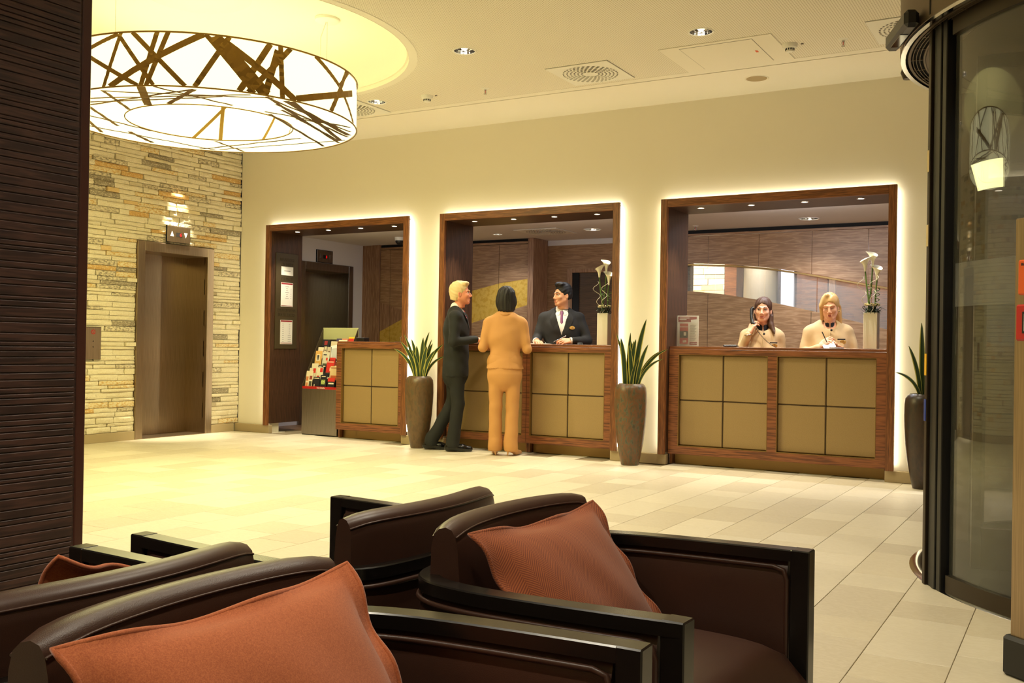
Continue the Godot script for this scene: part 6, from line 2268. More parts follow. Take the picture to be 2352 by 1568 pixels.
func hair(t: Node3D, tf: Transform3D, style: String, mat: Material):
	var f := Field.new(Vector3(-0.125, -0.27, -0.16), Vector3(0.125, 0.16, 0.14), 0.005)
	if style == "short" or style == "grey":
		var up := 0.012 if style == "grey" else 0.016
		f.ell(Vector3(0, 0.044, -0.024), Vector3(0.081, 0.086 + up, 0.102), 0.01)
		f.ell(Vector3(0, 0.0, -0.05), Vector3(0.076, 0.085, 0.07), 0.02)
		if style == "short":
			f.ell(Vector3(0.01, 0.115, 0.045), Vector3(0.06, 0.03, 0.045), 0.02)
		else:
			f.ell(Vector3(0, -0.05, -0.07), Vector3(0.06, 0.05, 0.045), 0.03)
			f.ell(Vector3(0, 0.1, 0.05), Vector3(0.06, 0.028, 0.045), 0.02)
		# leave the face, the ears and the neck free
		f.ell(Vector3(0, -0.03, 0.1), Vector3(0.1, 0.098, 0.07), 0.012, Basis.IDENTITY, true)
		for s in [-1.0, 1.0]:
			f.ell(Vector3(s * 0.09, -0.035, 0.0), Vector3(0.03, 0.045, 0.026), 0.008, Basis.IDENTITY, true)
		f.keep(Vector3(0, -1, -0.35).normalized(), 0.085 if style == "grey" else 0.06)
		f.ripple(0.0016, Vector3(150, 60, 120), Vector3(-90, 160, 70))
	elif style == "bob":
		f.ell(Vector3(0, 0.038, -0.018), Vector3(0.094, 0.098, 0.108), 0.02)
		f.ell(Vector3(0, -0.035, -0.025), Vector3(0.108, 0.085, 0.095), 0.04)
		f.ell(Vector3(0, -0.1, -0.03), Vector3(0.088, 0.06, 0.075), 0.03)
		f.ell(Vector3(0, -0.05, 0.11), Vector3(0.062, 0.1, 0.07), 0.012, Basis.IDENTITY, true)
		f.keep(Vector3(0.12, -1, 0.0).normalized(), 0.135)
		f.ripple(0.0022, Vector3(140, 12, 130), Vector3(-190, 20, 90))
	elif style == "back":
		# brown, swept off the forehead, falling over one shoulder
		f.ell(Vector3(0, 0.042, -0.024), Vector3(0.083, 0.092, 0.104), 0.012)
		f.ell(Vector3(0, -0.04, -0.06), Vector3(0.08, 0.09, 0.06), 0.03)
		f.cap(Vector3(0.066, -0.03, -0.03), Vector3(0.082, -0.14, 0.0), 0.03, 0.026, 0.03)
		f.cap(Vector3(0.082, -0.14, 0.0), Vector3(0.13, -0.22, 0.045), 0.026, 0.014, 0.02)
		f.cap(Vector3(-0.05, -0.05, -0.06), Vector3(-0.04, -0.2, -0.06), 0.035, 0.025, 0.03)
		f.ell(Vector3(0, -0.03, 0.098), Vector3(0.082, 0.096, 0.066), 0.01, Basis.IDENTITY, true)
		f.ell(Vector3(0.092, -0.018, 0.002), Vector3(0.026, 0.034, 0.024), 0.006, Basis.IDENTITY, true)
		f.ripple(0.0016, Vector3(150, 14, 120), Vector3(-120, 20, 150))
	else:
		# fair, parted at one side, hanging straight behind the ears
		f.ell(Vector3(0, 0.042, -0.022), Vector3(0.084, 0.094, 0.104), 0.012)
		f.ell(Vector3(0, -0.06, -0.05), Vector3(0.084, 0.11, 0.065), 0.04)
		f.cap(Vector3(0.074, -0.02, -0.03), Vector3(0.086, -0.21, -0.02), 0.025, 0.018, 0.03)
		f.cap(Vector3(-0.074, 0.02, 0.01), Vector3(-0.074, -0.19, 0.0), 0.022, 0.014, 0.03)
		f.cap(Vector3(-0.02, 0.115, 0.05), Vector3(-0.078, 0.01, 0.045), 0.02, 0.014, 0.02)
		f.ell(Vector3(0.012, -0.034, 0.1), Vector3(0.08, 0.1, 0.066), 0.01, Basis.IDENTITY, true)
		f.ell(Vector3(0.094, -0.018, 0.004), Vector3(0.026, 0.034, 0.024), 0.006, Basis.IDENTITY, true)
		f.ripple(0.0013, Vector3(150, 10, 110), Vector3(-130, 14, 160))
	var b := Build.new()
	f.net(b, tf)
	done(b, "hair", mat, t)

func torso(f: Field, g: float, o: Dictionary):
	# g: how far the cloth stands off the body
	var y: float = o.shoulder
	var w: float = o.wide
	var wo: bool = o.get("woman", false)
	f.ell(Vector3(0, y - 0.16, 0.0), Vector3(w * 0.93 + g, 0.21, (0.112 if wo else 0.122) + g), 0.05)
	f.cap(Vector3(-w + 0.055, y - 0.035, -0.012), Vector3(w - 0.055, y - 0.035, -0.012), 0.052 + g, 0.052 + g, 0.05)
	f.cap(Vector3(-0.05, y + 0.02, -0.02), Vector3(0.05, y + 0.02, -0.02), 0.04 + g, 0.04 + g, 0.07)
	if wo:
		for s in [-1.0, 1.0]:
			f.ell(Vector3(s * 0.07, y - 0.2, 0.07), Vector3(0.07, 0.07, 0.06 + g), 0.04)
	var waist: float = o.waist
	f.cap(Vector3(0, y - 0.2, 0.0), Vector3(0, waist, 0.005), w * 0.8 + g, (0.125 if wo else 0.158) + g, 0.04, Vector3.BACK, 0.68 if wo else 0.72)
	f.cap(Vector3(0, waist, 0.005), Vector3(0, waist - 0.2, -0.005), (0.125 if wo else 0.158) + g, (0.168 if wo else 0.168) + g, 0.04, Vector3.BACK, 0.72)

func sleeve(f: Field, sh: Vector3, el: Vector3, wr: Vector3, r: float):
	f.cap(sh, el, r * 1.12, r * 0.92, 0.035)
	f.cap(el, wr, r * 0.92, r * 0.7, 0.02)

func legs_field(f: Field, o: Dictionary, r: float, flare: float):
	for s in ["r", "l"]:
		var hip: Vector3 = o[s + "_hip"]
		f.cap(hip, o[s + "_knee"], r, r * 0.72, 0.02)
		f.cap(o[s + "_knee"], o[s + "_ankle"], r * 0.72, r * flare, 0.02)

func make_person(label: String, at: Vector3, yaw: float, o: Dictionary) -> Node3D:
	# the figure's own frame: feet on y = 0, facing +z, the left side towards +x
	var skin := Build.new()
	var t := MeshInstance3D.new()
	t.name = numbered("person")
	t.position = at
	t.rotation.y = yaw
	tag(t, label, "person")
	add_child(t)
	var htf := Transform3D(Basis.from_euler(o.turn), o.head)
	head(skin, t, htf, o.face)
	hair(t, htf, o.hair, o.hair_mat)
	# the body under the clothes
	var f := Field.new(Vector3(-0.42, 0.04, -0.34), Vector3(0.42, o.shoulder + 0.16, 0.5), 0.016)
	torso(f, -0.02, o)
	f.cap(Vector3(0, o.shoulder, -0.02), o.head + Vector3(0, -0.1, -0.02), 0.055, 0.05, 0.03)
	for s in ["r", "l"]:
		sleeve(f, o[s + "_shoulder"], o[s + "_elbow"], o[s + "_wrist"], 0.036)
		f.cap(o[s + "_hip"], o[s + "_knee"], 0.07, 0.05, 0.03)
		f.cap(o[s + "_knee"], o[s + "_ankle"], 0.05, 0.036, 0.02)
	f.net(skin)
	for s in [["r", -1.0], ["l", 1.0]]:
		var to: Vector3 = o[s[0] + "_hand"]
		var hf := along_axis(o[s[0] + "_wrist"], to, o.get(s[0] + "_palm", Vector3.DOWN))
		var thumb: float = o.get(s[0] + "_thumb", 1.0)
		hand(skin, hf.translated_local(Vector3(0, 0.02, 0)), thumb, o.get(s[0] + "_curl", [0.35, 0.4, 0.45, 0.5]), o.get(s[0] + "_pinch", 0.35))
	t.mesh = skin.mesh()
	t.set_surface_override_material(0, o.skin)
	# jacket
	f = Field.new(Vector3(-0.44, o.hem - 0.04, -0.3), Vector3(0.44, o.shoulder + 0.1, 0.46), 0.0105)
	torso(f, 0.012, o)
	var hemw: float = o.get("flare", 0.19)
	f.cap(Vector3(0, o.waist - 0.08, 0), Vector3(0, o.hem - 0.05, o.get("skirt_z", 0.0)), 0.16 if not o.get("woman", false) else 0.14, hemw, 0.05, Vector3.BACK, 0.74)
	for s in ["r", "l"]:
		sleeve(f, o[s + "_shoulder"], o[s + "_elbow"], o[s + "_wrist"], 0.054 if not o.get("woman", false) else 0.05)
	f.ell(o.head + Vector3(0, -0.16, -0.0), Vector3(0.062, 0.06, 0.066), 0.012, Basis.IDENTITY, true)
	f.keep(Vector3.DOWN, -o.hem)
	if o.has("v"):
		f.notch(o.v, o.shoulder + 0.06, o.get("v_half", 0.085), 0.06)
	f.ripple(0.0016, Vector3(22, 46, 18), Vector3(-38, 30, 40))
	var b := Build.new()
	f.net(b)
	var coat := done(b, "jacket", o.coat, t)
	# trousers
	f = Field.new(Vector3(-0.26, 0.02, -0.36), Vector3(0.26, o.waist + 0.02, 0.3), 0.0115)
	f.cap(Vector3(-0.06, o.waist - 0.12, 0), Vector3(0.06, o.waist - 0.12, 0), 0.12, 0.12, 0.04, Vector3.BACK, 0.85)
	f.cap(Vector3(0, o.waist + 0.0, 0.005), Vector3(0, o.waist - 0.235, -0.005), 0.14, 0.178, 0.03, Vector3.BACK, 0.78)
	legs_field(f, o, o.get("thigh", 0.093), o.get("leg_flare", 0.68))
	for s in ["r", "l"]:
		var ank: Vector3 = o[s + "_ankle"]
		f.cap(ank + Vector3(0, 0.04, 0), ank + Vector3(0, -0.04, 0.005), 0.066, 0.07, 0.02)
	f.keep(Vector3.DOWN, -0.045)
	f.ripple(0.0018, Vector3(20, 34, 16), Vector3(-30, 22, 36))
	b = Build.new()
	f.net(b)
	done(b, "trousers", o.trousers, t)
	# shoes
	for s in ["r", "l"]:
		var ank: Vector3 = o[s + "_ankle"]
		var dir: Vector3 = o.get(s + "_toe", Vector3(0, 0, 1)).normalized()
		var g := Vector3(ank.x, 0, ank.z)
		b = Build.new()
		f = Field.new(Vector3(-0.3, 0.0, -0.32) + g, Vector3(0.3, 0.16, 0.32) + g, 0.0085)
		if o.get("heels", false):
			f.cap(g + Vector3(0, 0.075, 0) - dir * 0.03, g + dir * 0.09 + Vector3(0, 0.035, 0), 0.03, 0.028, 0.02)
			f.cap(g + dir * 0.09 + Vector3(0, 0.03, 0), g + dir * 0.165 + Vector3(0, 0.024, 0), 0.032, 0.02, 0.02)
			f.cap(g - dir * 0.045 + Vector3(0, 0.06, 0), g - dir * 0.05 + Vector3(0, 0.01, 0), 0.016, 0.007, 0.01)
		else:
			f.cap(g - dir * 0.05 + Vector3(0, 0.045, 0), g + dir * 0.1 + Vector3(0, 0.04, 0), 0.042, 0.044, 0.02)
			f.cap(g + dir * 0.1 + Vector3(0, 0.034, 0), g + dir * 0.18 + Vector3(0, 0.03, 0), 0.044, 0.032, 0.02)
			f.cap(g - dir * 0.03 + Vector3(0, 0.06, 0), g + Vector3(0, 0.11, 0), 0.042, 0.045, 0.02)
		f.keep(Vector3.DOWN, -0.004)
		f.net(b)
		done(b, "shoe", o.shoes, t)
	return t

func front(o: Dictionary, x: float, y: float, off := 0.0) -> Vector3:
	# a point on the chest of the jacket
	var w: float = o.wide * 0.93 + 0.012
	var k := 1.0 - pow(x / w, 2) - pow((y - o.shoulder + 0.16) / 0.3, 2)
	return Vector3(x, y, (0.124 if o.get("woman", false) else 0.134) * sqrt(maxf(k, 0.02)) + off)

func dress_front(t: Node3D, o: Dictionary, tie: Material):
	# shirt, tie, collar and lapels of a man's suit
	var b := Build.new()
	var f := Field.new(Vector3(-0.12, o.v - 0.06, -0.12), Vector3(0.12, o.head.y - 0.06, 0.16), 0.007)
	torso(f, 0.0, o)
	f.cap(Vector3(0, o.shoulder + 0.02, -0.015), Vector3(0, o.shoulder + 0.065, -0.008), 0.062, 0.058, 0.02)
	f.ell(o.head + Vector3(0, -0.11, 0.004), Vector3(0.052, 0.045, 0.055), 0.006, Basis.IDENTITY, true)
	f.net(b)
	done(b, "shirt", M.white_shirt, t)
	b = Build.new()
	var y0: float = o.shoulder + 0.025
	for s in [-1.0, 1.0]:
		var p := [Vector3(s * 0.012, y0 + 0.012, 0.072), Vector3(s * 0.064, y0 + 0.05, 0.01), Vector3(s * 0.056, y0 - 0.03, 0.078), Vector3(s * 0.03, y0 - 0.04, 0.092)]
		if s > 0:
			b.quad(p[0], p[3], p[2], p[1])
		else:
			b.quad(p[0], p[1], p[2], p[3])
	done(b, "collar", M.white_shirt, t)
	b = Build.new()
	var rings := []
	for q in [[y0 + 0.005, 0.018, 0.078], [y0 - 0.035, 0.015, 0.094], [y0 - 0.04, 0.012, 0.096], [y0 - 0.12, 0.024, 0.116], [o.v + 0.03, 0.034, 0.124], [o.v - 0.03, 0.036, 0.122]]:
		rings.append(PackedVector3Array([Vector3(-q[1], q[0], q[2] - 0.006), Vector3(0, q[0], q[2] - 0.01), Vector3(q[1], q[0], q[2] - 0.006), Vector3(q[1] * 0.7, q[0], q[2] + 0.004), Vector3(0, q[0], q[2] + 0.008), Vector3(-q[1] * 0.7, q[0], q[2] + 0.004)]))
	b.loft(rings)
	done(b, "tie", tie, t)
	b = Build.new()
	for s in [-1.0, 1.0]:
		var ins := [Vector2(0.082, o.shoulder + 0.045), Vector2(0.07, o.shoulder - 0.01), Vector2(0.05, o.shoulder - 0.08), Vector2(0.025, o.shoulder - 0.16), Vector2(0.002, o.v - 0.01)]
		var outs := [Vector2(0.095, o.shoulder + 0.035), Vector2(0.125, o.shoulder - 0.04), Vector2(0.12, o.shoulder - 0.075), Vector2(0.085, o.shoulder - 0.16), Vector2(0.012, o.v - 0.02)]
		var r0 := PackedVector3Array()
		var r1 := PackedVector3Array()
		for k in 5:
			r0.append(front(o, s * ins[k].x, ins[k].y, 0.002 if k > 0 else -0.05))
			r1.append(front(o, s * outs[k].x, outs[k].y, 0.011 if k > 0 else -0.04))
		b.grid([r0, r1], false, s < 0)
	done(b, "lapel", o.coat, t)

func badge(t: Node3D, o: Dictionary, x: float, y: float):
	var b := Build.new()
	var p := front(o, x, y, 0.012)
	b.lathe([Vector2(0.03, -0.002), Vector2(0.03, 0.001), Vector2(0.027, 0.003), Vector2(0.0, 0.003)], 28, Transform3D(Basis(Vector3.RIGHT, PI / 2).scaled_local(Vector3(1, 1, 0.62)).rotated(Vector3.UP, x * 2.0), p))
	var o2 := done(b, "name_badge", M.badge_gold, t)
	slab("badge_crest", p + Vector3(0, 0.008, 0.0035), Vector3(0.007, 0.006, 0.001), M.maroon, o2)
	slab("badge_line", p + Vector3(0, -0.004, 0.0035), Vector3(0.032, 0.002, 0.001), M.soft_ink, o2)

func stand_collar(t: Node3D, o: Dictionary):
	# dark stand-up collar, buttons and piping of the reception uniform
	var b := Build.new()
	var c := Vector3(0, o.shoulder + 0.045, -0.008)
	for s in [-1.0, 1.0]:
		var r0 := PackedVector3Array()
		var r1 := PackedVector3Array()
		var q0 := PackedVector3Array()
		var q1 := PackedVector3Array()
		for k in 13:
			var a: float = s * (0.1 + (PI - 0.1) * k / 12)
			var u := Vector3(sin(a), 0, cos(a))
			r0.append(c + u * 0.073 + Vector3(0, -0.032 - 0.012 * cos(a), 0))
			r1.append(c + u * 0.064 + Vector3(0, 0.022 - (0.012 if k == 0 else 0.0) - 0.006 * cos(a), 0))
			q0.append(c + u * 0.064 + Vector3(0, -0.03 - 0.012 * cos(a), 0))
			q1.append(c + u * 0.06 + Vector3(0, 0.021 - (0.012 if k == 0 else 0.0) - 0.006 * cos(a), 0))
		b.grid([r0, r1, q1, q0], false, s < 0)
	done(b, "collar", M.navy_velvet, t)
	b = Build.new()
	b.ball(front(o, 0.004, o.shoulder - 0.03, 0.014), Vector3(0.011, 0.011, 0.006), 16, 8)
	done(b, "button", M.navy_velvet, t)
	b = Build.new()
	var pts := []
	for k in 10:
		pts.append(front(o, -0.012, o.shoulder - 0.01 - 0.045 * k, 0.009 + 0.012 * sin(PI * minf(k / 8.0, 1.0))))
	b.tube(pts, 0.0022, 6)
	done(b, "piping", M.cream_plate, t)
	b = Build.new()
	b.box(Vector3.ZERO, Vector3(0.075, 0.012, 0.006), 0.002, Transform3D(Basis(Vector3.UP, 0.2), front(o, 0.095, o.shoulder - 0.115, 0.02)))
	done(b, "pocket_trim", M.navy_velvet, t)

func build_people():
	plain("skin_ruddy", rgb(226, 148, 112), 0.55)
	plain("skin_light", rgb(232, 176, 146), 0.55)
	plain("skin_olive", rgb(220, 160, 122), 0.55)
	plain("eye_white", rgb(226, 220, 214), 0.3)
	plain("iris", rgb(46, 32, 24), 0.2)
	plain("lash", rgb(40, 28, 22), 0.7)
	plain("lip", rgb(186, 92, 84), 0.45)
	plain("lip_man", rgb(190, 104, 86), 0.5)
	plain("hair_white", rgb(222, 196, 140), 0.6)
	plain("hair_black", rgb(22, 18, 16), 0.6)
	plain("hair_brown", rgb(78, 48, 28), 0.6)
	plain("hair_fair", rgb(204, 164, 108), 0.45)
	plain("suit_black", rgb(24, 25, 22), 0.85)
	plain("suit_charcoal", rgb(30, 29, 28), 0.85)
	plain("suit_tan", rgb(196, 142, 82), 0.85)
	plain("uniform_beige", rgb(198, 170, 128), 0.8)
	plain("navy_velvet", rgb(20, 18, 26), 0.7)
	plain("white_shirt", rgb(234, 228, 218), 0.75)
	plain("badge_gold", rgb(222, 178, 92), 0.35, 0.4)
	plain("shoe_black", rgb(12, 12, 12), 0.15)
	plain("shoe_tan", rgb(200, 150, 96), 0.4)
	plain("tie_mauve", rgb(138, 84, 122), 0.5)
	var stripes := plain("tie_red", Color.WHITE, 0.5)
	var img := Image.create(64, 64, false, Image.FORMAT_RGB8)
	for y in 64:
		for x in 64:
			var k := (x + y) % 32
			img.set_pixel(x, y, rgb(196, 40, 48) if k < 14 else rgb(236, 226, 220) if k < 18 else rgb(30, 26, 44))
	stripes.albedo_texture = ImageTexture.create_from_image(img)
	triplanar(stripes, Vector3(14, 14, 14), false)

	# the elder guest
	var o := {
		"shoulder": 1.455, "wide": 0.215, "waist": 1.06, "hem": 0.785, "flare": 0.185, "head": Vector3(0.0, 1.665, 0.045), "turn": Vector3(-0.12, -0.1, 0.0),
		"face": {"jaw": 1.05, "brow": M.hair_white, "lip": M.lip_man}, "hair": "grey", "hair_mat": M.hair_white, "skin": M.skin_ruddy,
		"r_shoulder": Vector3(-0.185, 1.4, -0.01), "r_elbow": Vector3(-0.245, 1.15, -0.03), "r_wrist": Vector3(-0.16, 1.18, 0.2), "r_hand": Vector3(-0.13, 1.18, 0.3), "r_palm": Vector3(0.5, -1, 0),
		"l_shoulder": Vector3(0.185, 1.4, -0.01), "l_elbow": Vector3(0.25, 1.16, 0.0), "l_wrist": Vector3(0.16, 1.19, 0.2), "l_hand": Vector3(0.12, 1.18, 0.3), "l_thumb": -1.0, "r_thumb": 1.0,
		"r_hip": Vector3(-0.08, 0.9, 0), "r_knee": Vector3(-0.09, 0.5, 0.03), "r_ankle": Vector3(-0.09, 0.085, -0.02),
		"l_hip": Vector3(0.08, 0.9, 0), "l_knee": Vector3(0.09, 0.5, -0.03), "l_ankle": Vector3(0.1, 0.085, -0.25),
		"coat": M.suit_black, "trousers": M.suit_black, "shoes": M.shoe_black, "v": 1.2, "leg_flare": 0.72}
	var p := make_person("white-haired man in a black suit standing in profile at the middle desk", Vector3(-5.735, 0, 0.2), atan2(0.83, -0.555), o)
	dress_front(p, o, M.tie_red)
	# his companion, seen from behind
	o = {
		"shoulder": 1.395, "wide": 0.192, "waist": 1.07, "hem": 0.885, "flare": 0.2, "woman": true, "head": Vector3(0.0, 1.6, 0.03), "turn": Vector3(0.0, 0.15, 0.0),
		"face": {"jaw": 0.92, "brow": M.hair_black}, "hair": "bob", "hair_mat": M.hair_black, "skin": M.skin_light,
		"r_shoulder": Vector3(-0.175, 1.345, -0.01), "r_elbow": Vector3(-0.225, 1.09, -0.03), "r_wrist": Vector3(-0.185, 1.15, 0.19), "r_hand": Vector3(-0.15, 1.16, 0.3),
		"l_shoulder": Vector3(0.175, 1.345, -0.01), "l_elbow": Vector3(0.225, 1.1, -0.03), "l_wrist": Vector3(0.18, 1.15, 0.19), "l_hand": Vector3(0.14, 1.16, 0.3), "l_thumb": -1.0,
		"r_hip": Vector3(-0.082, 0.88, -0.01), "r_knee": Vector3(-0.085, 0.5, -0.01), "r_ankle": Vector3(-0.075, 0.1, -0.03), "r_toe": Vector3(-0.55, 0, 0.8),
		"l_hip": Vector3(0.082, 0.88, -0.01), "l_knee": Vector3(0.088, 0.5, 0.0), "l_ankle": Vector3(0.085, 0.1, 0.0), "l_toe": Vector3(0.1, 0, 1),
		"coat": M.suit_tan, "trousers": M.suit_tan, "shoes": M.shoe_tan, "heels": true, "thigh": 0.09, "leg_flare": 0.78}
	p = make_person("dark-haired woman in a tan trouser suit seen from behind at the desk", Vector3(-5.105, 0, 0.245), atan2(-0.47, -0.88), o)
	var b := Build.new()
	b.box(Vector3(-0.05, 0.99, -0.158), Vector3(0.003, 0.2, 0.006), 0.001, Transform3D(Basis(Vector3.RIGHT, -0.1), Vector3(0, 0.0, 0.1)))
	done(b, "vent_seam", M.shoe_tan, p)
	b = Build.new()
	var ring := []
	for k in 13:
		var a := PI * 0.55 + PI * 0.9 * k / 12
		ring.append(Vector3(sin(a) * 0.075, 1.45 + 0.012 * cos(a), cos(a) * 0.07 - 0.01))
	b.tube(ring, 0.014, 10)
	done(b, "collar", M.suit_tan, p)
	# the man behind the desk
	o = {
		"shoulder": 1.475, "wide": 0.222, "waist": 1.07, "hem": 0.8, "head": Vector3(0.0, 1.678, 0.03), "turn": Vector3(-0.02, -0.95, 0.0),
		"face": {"jaw": 1.0, "brow": M.hair_black, "lip": M.lip_man, "gaze": -0.001}, "hair": "short", "hair_mat": M.hair_black, "skin": M.skin_olive,
		"r_shoulder": Vector3(-0.195, 1.425, -0.01), "r_elbow": Vector3(-0.262, 1.21, 0.05), "r_wrist": Vector3(-0.275, 1.178, 0.23), "r_hand": Vector3(-0.24, 1.165, 0.32), "r_palm": Vector3(0, -1, -0.2), "r_curl": [0.5, 0.55, 0.6, 0.65],
		"l_shoulder": Vector3(0.195, 1.425, -0.01), "l_elbow": Vector3(0.285, 1.195, 0.04), "l_wrist": Vector3(0.12, 1.185, 0.2), "l_hand": Vector3(0.02, 1.18, 0.235), "l_palm": Vector3(-0.2, -0.6, -0.6), "l_thumb": -1.0, "l_curl": [0.55, 0.65, 0.7, 0.75], "l_pinch": 0.9,
		"r_hip": Vector3(-0.085, 0.92, 0), "r_knee": Vector3(-0.09, 0.5, 0.01), "r_ankle": Vector3(-0.1, 0.085, 0),
		"l_hip": Vector3(0.085, 0.92, 0), "l_knee": Vector3(0.09, 0.5, 0.01), "l_ankle": Vector3(0.1, 0.085, 0),
		"coat": M.suit_charcoal, "trousers": M.suit_charcoal, "shoes": M.shoe_black, "v": 1.245}
	var where := Vector3(-4.905, 0, -0.62)
	var yaw := atan2(0.46, 0.888)
	p = make_person("dark-haired man in a charcoal suit with a mauve tie writing at the desk", where, yaw, o)
	dress_front(p, o, M.tie_mauve)
	badge(p, o, 0.115, 1.325)
	for q in [["l", 1.0], ["r", 1.0]]:
		var wr: Vector3 = o[q[0] + "_wrist"]
		var hd: Vector3 = (o[q[0] + "_hand"] - wr).normalized()
		b = Build.new()
		b.tube([wr + hd * 0.008, wr + hd * 0.03], 0.0365, 20, true)
		done(b, "cuff", M.white_shirt, p)
	var tf := Transform3D(Basis(Vector3.UP, yaw), where)
	var pen := thing("pen", "silver pen in the writing man's hand", "pen", tf * Vector3(-0.02, 1.2, 0.27))
	b = Build.new()
	var tip := tf.basis * Vector3(-0.07, -0.035, 0.02)
	b.tube([tip, tip * 0.8, -tip * 0.9, -tip], [0.001, 0.004, 0.0045, 0.003], 10)
	done(b, "barrel", M.chrome, pen)
	# woman with the telephone
	o = {
		"shoulder": 1.305, "wide": 0.178, "waist": 0.98, "hem": 0.8, "flare": 0.18, "woman": true, "head": Vector3(0.0, 1.508, 0.03), "turn": Vector3(0.0, -0.2, -0.04),
		"face": {"jaw": 0.94, "brow": M.hair_brown, "smile": 1.0, "gaze": -0.002}, "hair": "back", "hair_mat": M.hair_brown, "skin": M.skin_light,
		"r_shoulder": Vector3(-0.16, 1.255, -0.01), "r_elbow": Vector3(-0.205, 1.1, 0.09), "r_wrist": Vector3(-0.148, 1.265, 0.14), "r_hand": Vector3(-0.1, 1.37, 0.12), "r_palm": Vector3(0.6, 0.1, -0.5), "r_curl": [0.55, 0.6, 0.62, 0.66], "r_pinch": 0.5,
		"l_shoulder": Vector3(0.16, 1.255, -0.01), "l_elbow": Vector3(0.2, 1.02, 0.0), "l_wrist": Vector3(0.15, 0.96, 0.18), "l_hand": Vector3(0.1, 0.95, 0.26), "l_thumb": -1.0,
		"r_hip": Vector3(-0.08, 0.82, 0), "r_knee": Vector3(-0.08, 0.46, 0.01), "r_ankle": Vector3(-0.085, 0.085, 0),
		"l_hip": Vector3(0.08, 0.82, 0), "l_knee": Vector3(0.08, 0.46, 0.01), "l_ankle": Vector3(0.085, 0.085, 0),
		"coat": M.uniform_beige, "trousers": M.navy_velvet, "shoes": M.shoe_black, "thigh": 0.085}
	where = Vector3(-2.702, 0, -0.63)
	yaw = atan2(0.36, 0.93)
	p = make_person("smiling brown-haired woman in a beige uniform holding a telephone to her ear", where, yaw, o)
	stand_collar(p, o)
	badge(p, o, 0.105, 1.162)
	earring(p, o)
	tf = Transform3D(Basis(Vector3.UP, yaw), where)
	b = Build.new()
	var br := []
	for k in 17:
		var a := TAU * k / 16
		br.append(Vector3(-0.148, 1.262, 0.14) + Vector3(cos(a) * 0.034, 0.004 * sin(a * 2), sin(a) * 0.034))
	b.tube(br, 0.004, 8, false)
	done(b, "bracelet", M.chrome, p)
	var ph := thing("telephone_handset", "black telephone handset with a coiled cord held by the smiling woman", "telephone", tf * Vector3(-0.098, 1.45, 0.075), yaw)
	b = Build.new()
	b.tube([Vector3(0.006, 0.075, -0.03), Vector3(-0.012, 0.06, -0.02), Vector3(-0.018, 0.0, 0.01), Vector3(-0.008, -0.07, 0.045), Vector3(0.012, -0.082, 0.05)], [0.02, 0.018, 0.014, 0.018, 0.02], 14)
	done(b, "handle", M.dark_plastic, ph)
	b = Build.new()
	var cord := []
	for k in 160:
		var u := k / 159.0
		var c := Vector3(0.0, -0.09, 0.05).lerp(Vector3(0.215, -0.31, 0.12), u) + Vector3(0, -0.03 * sin(PI * u), 0)
		cord.append(c + Vector3(cos(k * 1.26), 0, sin(k * 1.26)) * 0.0045)
	b.tube(cord, 0.0016, 5)
	done(b, "coiled_cord", M.dark_plastic, ph)
	# woman with the notepad
	o = {
		"shoulder": 1.345, "wide": 0.196, "waist": 1.0, "hem": 0.82, "flare": 0.19, "woman": true, "head": Vector3(0.0, 1.535, 0.045), "turn": Vector3(0.2, -0.22, 0.05),
		"face": {"jaw": 0.98, "brow": M.hair_fair, "eyes": false, "smile": 0.4}, "hair": "fair", "hair_mat": M.hair_fair, "skin": M.skin_light,
		"r_shoulder": Vector3(-0.178, 1.295, -0.01), "r_elbow": Vector3(-0.235, 1.09, 0.03), "r_wrist": Vector3(-0.125, 1.145, 0.2), "r_hand": Vector3(-0.06, 1.2, 0.22), "r_palm": Vector3(0.5, -0.4, -0.6), "r_curl": [0.6, 0.7, 0.75, 0.8], "r_pinch": 0.8,
		"l_shoulder": Vector3(0.178, 1.295, -0.01), "l_elbow": Vector3(0.24, 1.08, 0.03), "l_wrist": Vector3(0.12, 1.115, 0.2), "l_hand": Vector3(0.03, 1.15, 0.24), "l_palm": Vector3(-0.3, 0.6, -0.5), "l_thumb": 1.0, "l_curl": [0.4, 0.45, 0.5, 0.5],
		"r_hip": Vector3(-0.085, 0.84, 0), "r_knee": Vector3(-0.085, 0.47, 0.01), "r_ankle": Vector3(-0.09, 0.085, 0),
		"l_hip": Vector3(0.085, 0.84, 0), "l_knee": Vector3(0.085, 0.47, 0.01), "l_ankle": Vector3(0.09, 0.085, 0),
		"coat": M.uniform_beige, "trousers": M.navy_velvet, "shoes": M.shoe_black, "thigh": 0.088}
	where = Vector3(-2.07, 0, -0.63)
	yaw = atan2(0.36, 0.93)
	p = make_person("fair-haired woman in a beige uniform looking down at her notepad", where, yaw, o)
	stand_collar(p, o)
	badge(p, o, 0.112, 1.205)
	earring(p, o)
	tf = Transform3D(Basis(Vector3.UP, yaw), where)
	var pad := thing("notepad", "small white notepad in the fair-haired woman's hands", "notepad", tf * Vector3(-0.035, 1.165, 0.262), yaw)
	pad.transform.basis = Basis(Vector3.UP, yaw) * Basis(Vector3.BACK, 0.35) * Basis(Vector3.RIGHT, -0.75)
	slab("pages", Vector3.ZERO, Vector3(0.105, 0.075, 0.006), M.paper, pad, 0.001)
	slab("cover", Vector3(0, 0, -0.004), Vector3(0.107, 0.077, 0.002), M.soft_ink, pad)
	pen = thing("pen", "black pen in the fair-haired woman's hand", "pen", tf * Vector3(-0.075, 1.245, 0.25))
	b = Build.new()
	tip = tf.basis * Vector3(0.02, -0.05, 0.02)
	b.tube([tip, tip * 0.8, -tip * 0.9, -tip], [0.001, 0.0045, 0.005, 0.004], 10)
	done(b, "barrel", M.dark_plastic, pen)

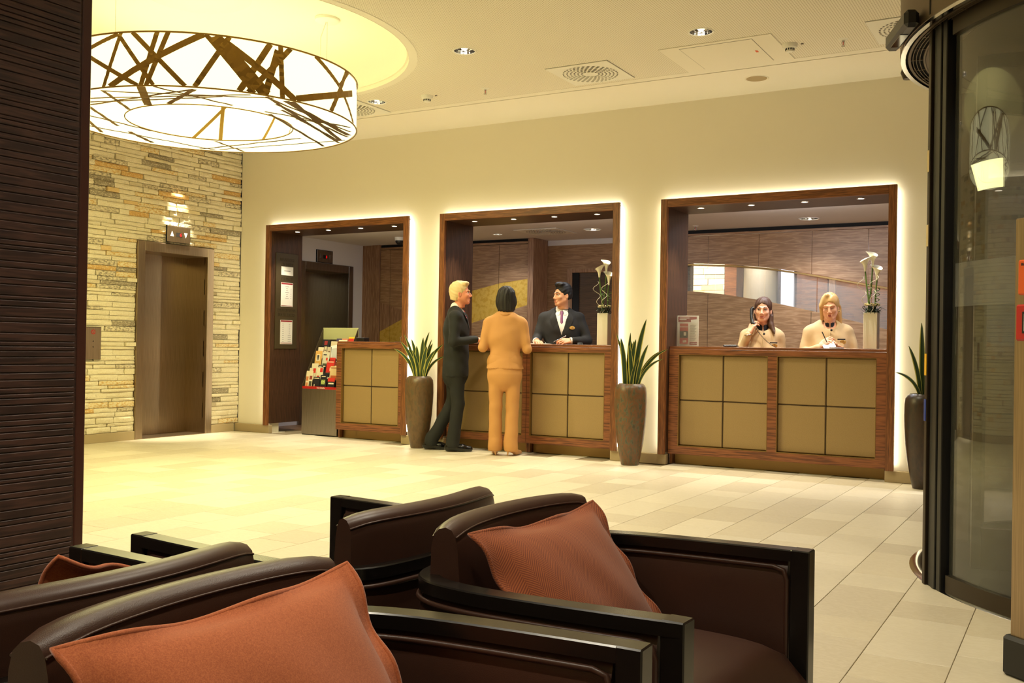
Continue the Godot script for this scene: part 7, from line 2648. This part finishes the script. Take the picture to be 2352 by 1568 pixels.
func earring(t: Node3D, o: Dictionary):
	var b := Build.new()
	var htf := Transform3D(Basis.from_euler(o.turn), o.head)
	b.ball(Vector3(0.08, -0.05, -0.005), Vector3(0.005, 0.009, 0.005), 10, 6, htf)
	done(b, "earring", M.chrome, t)
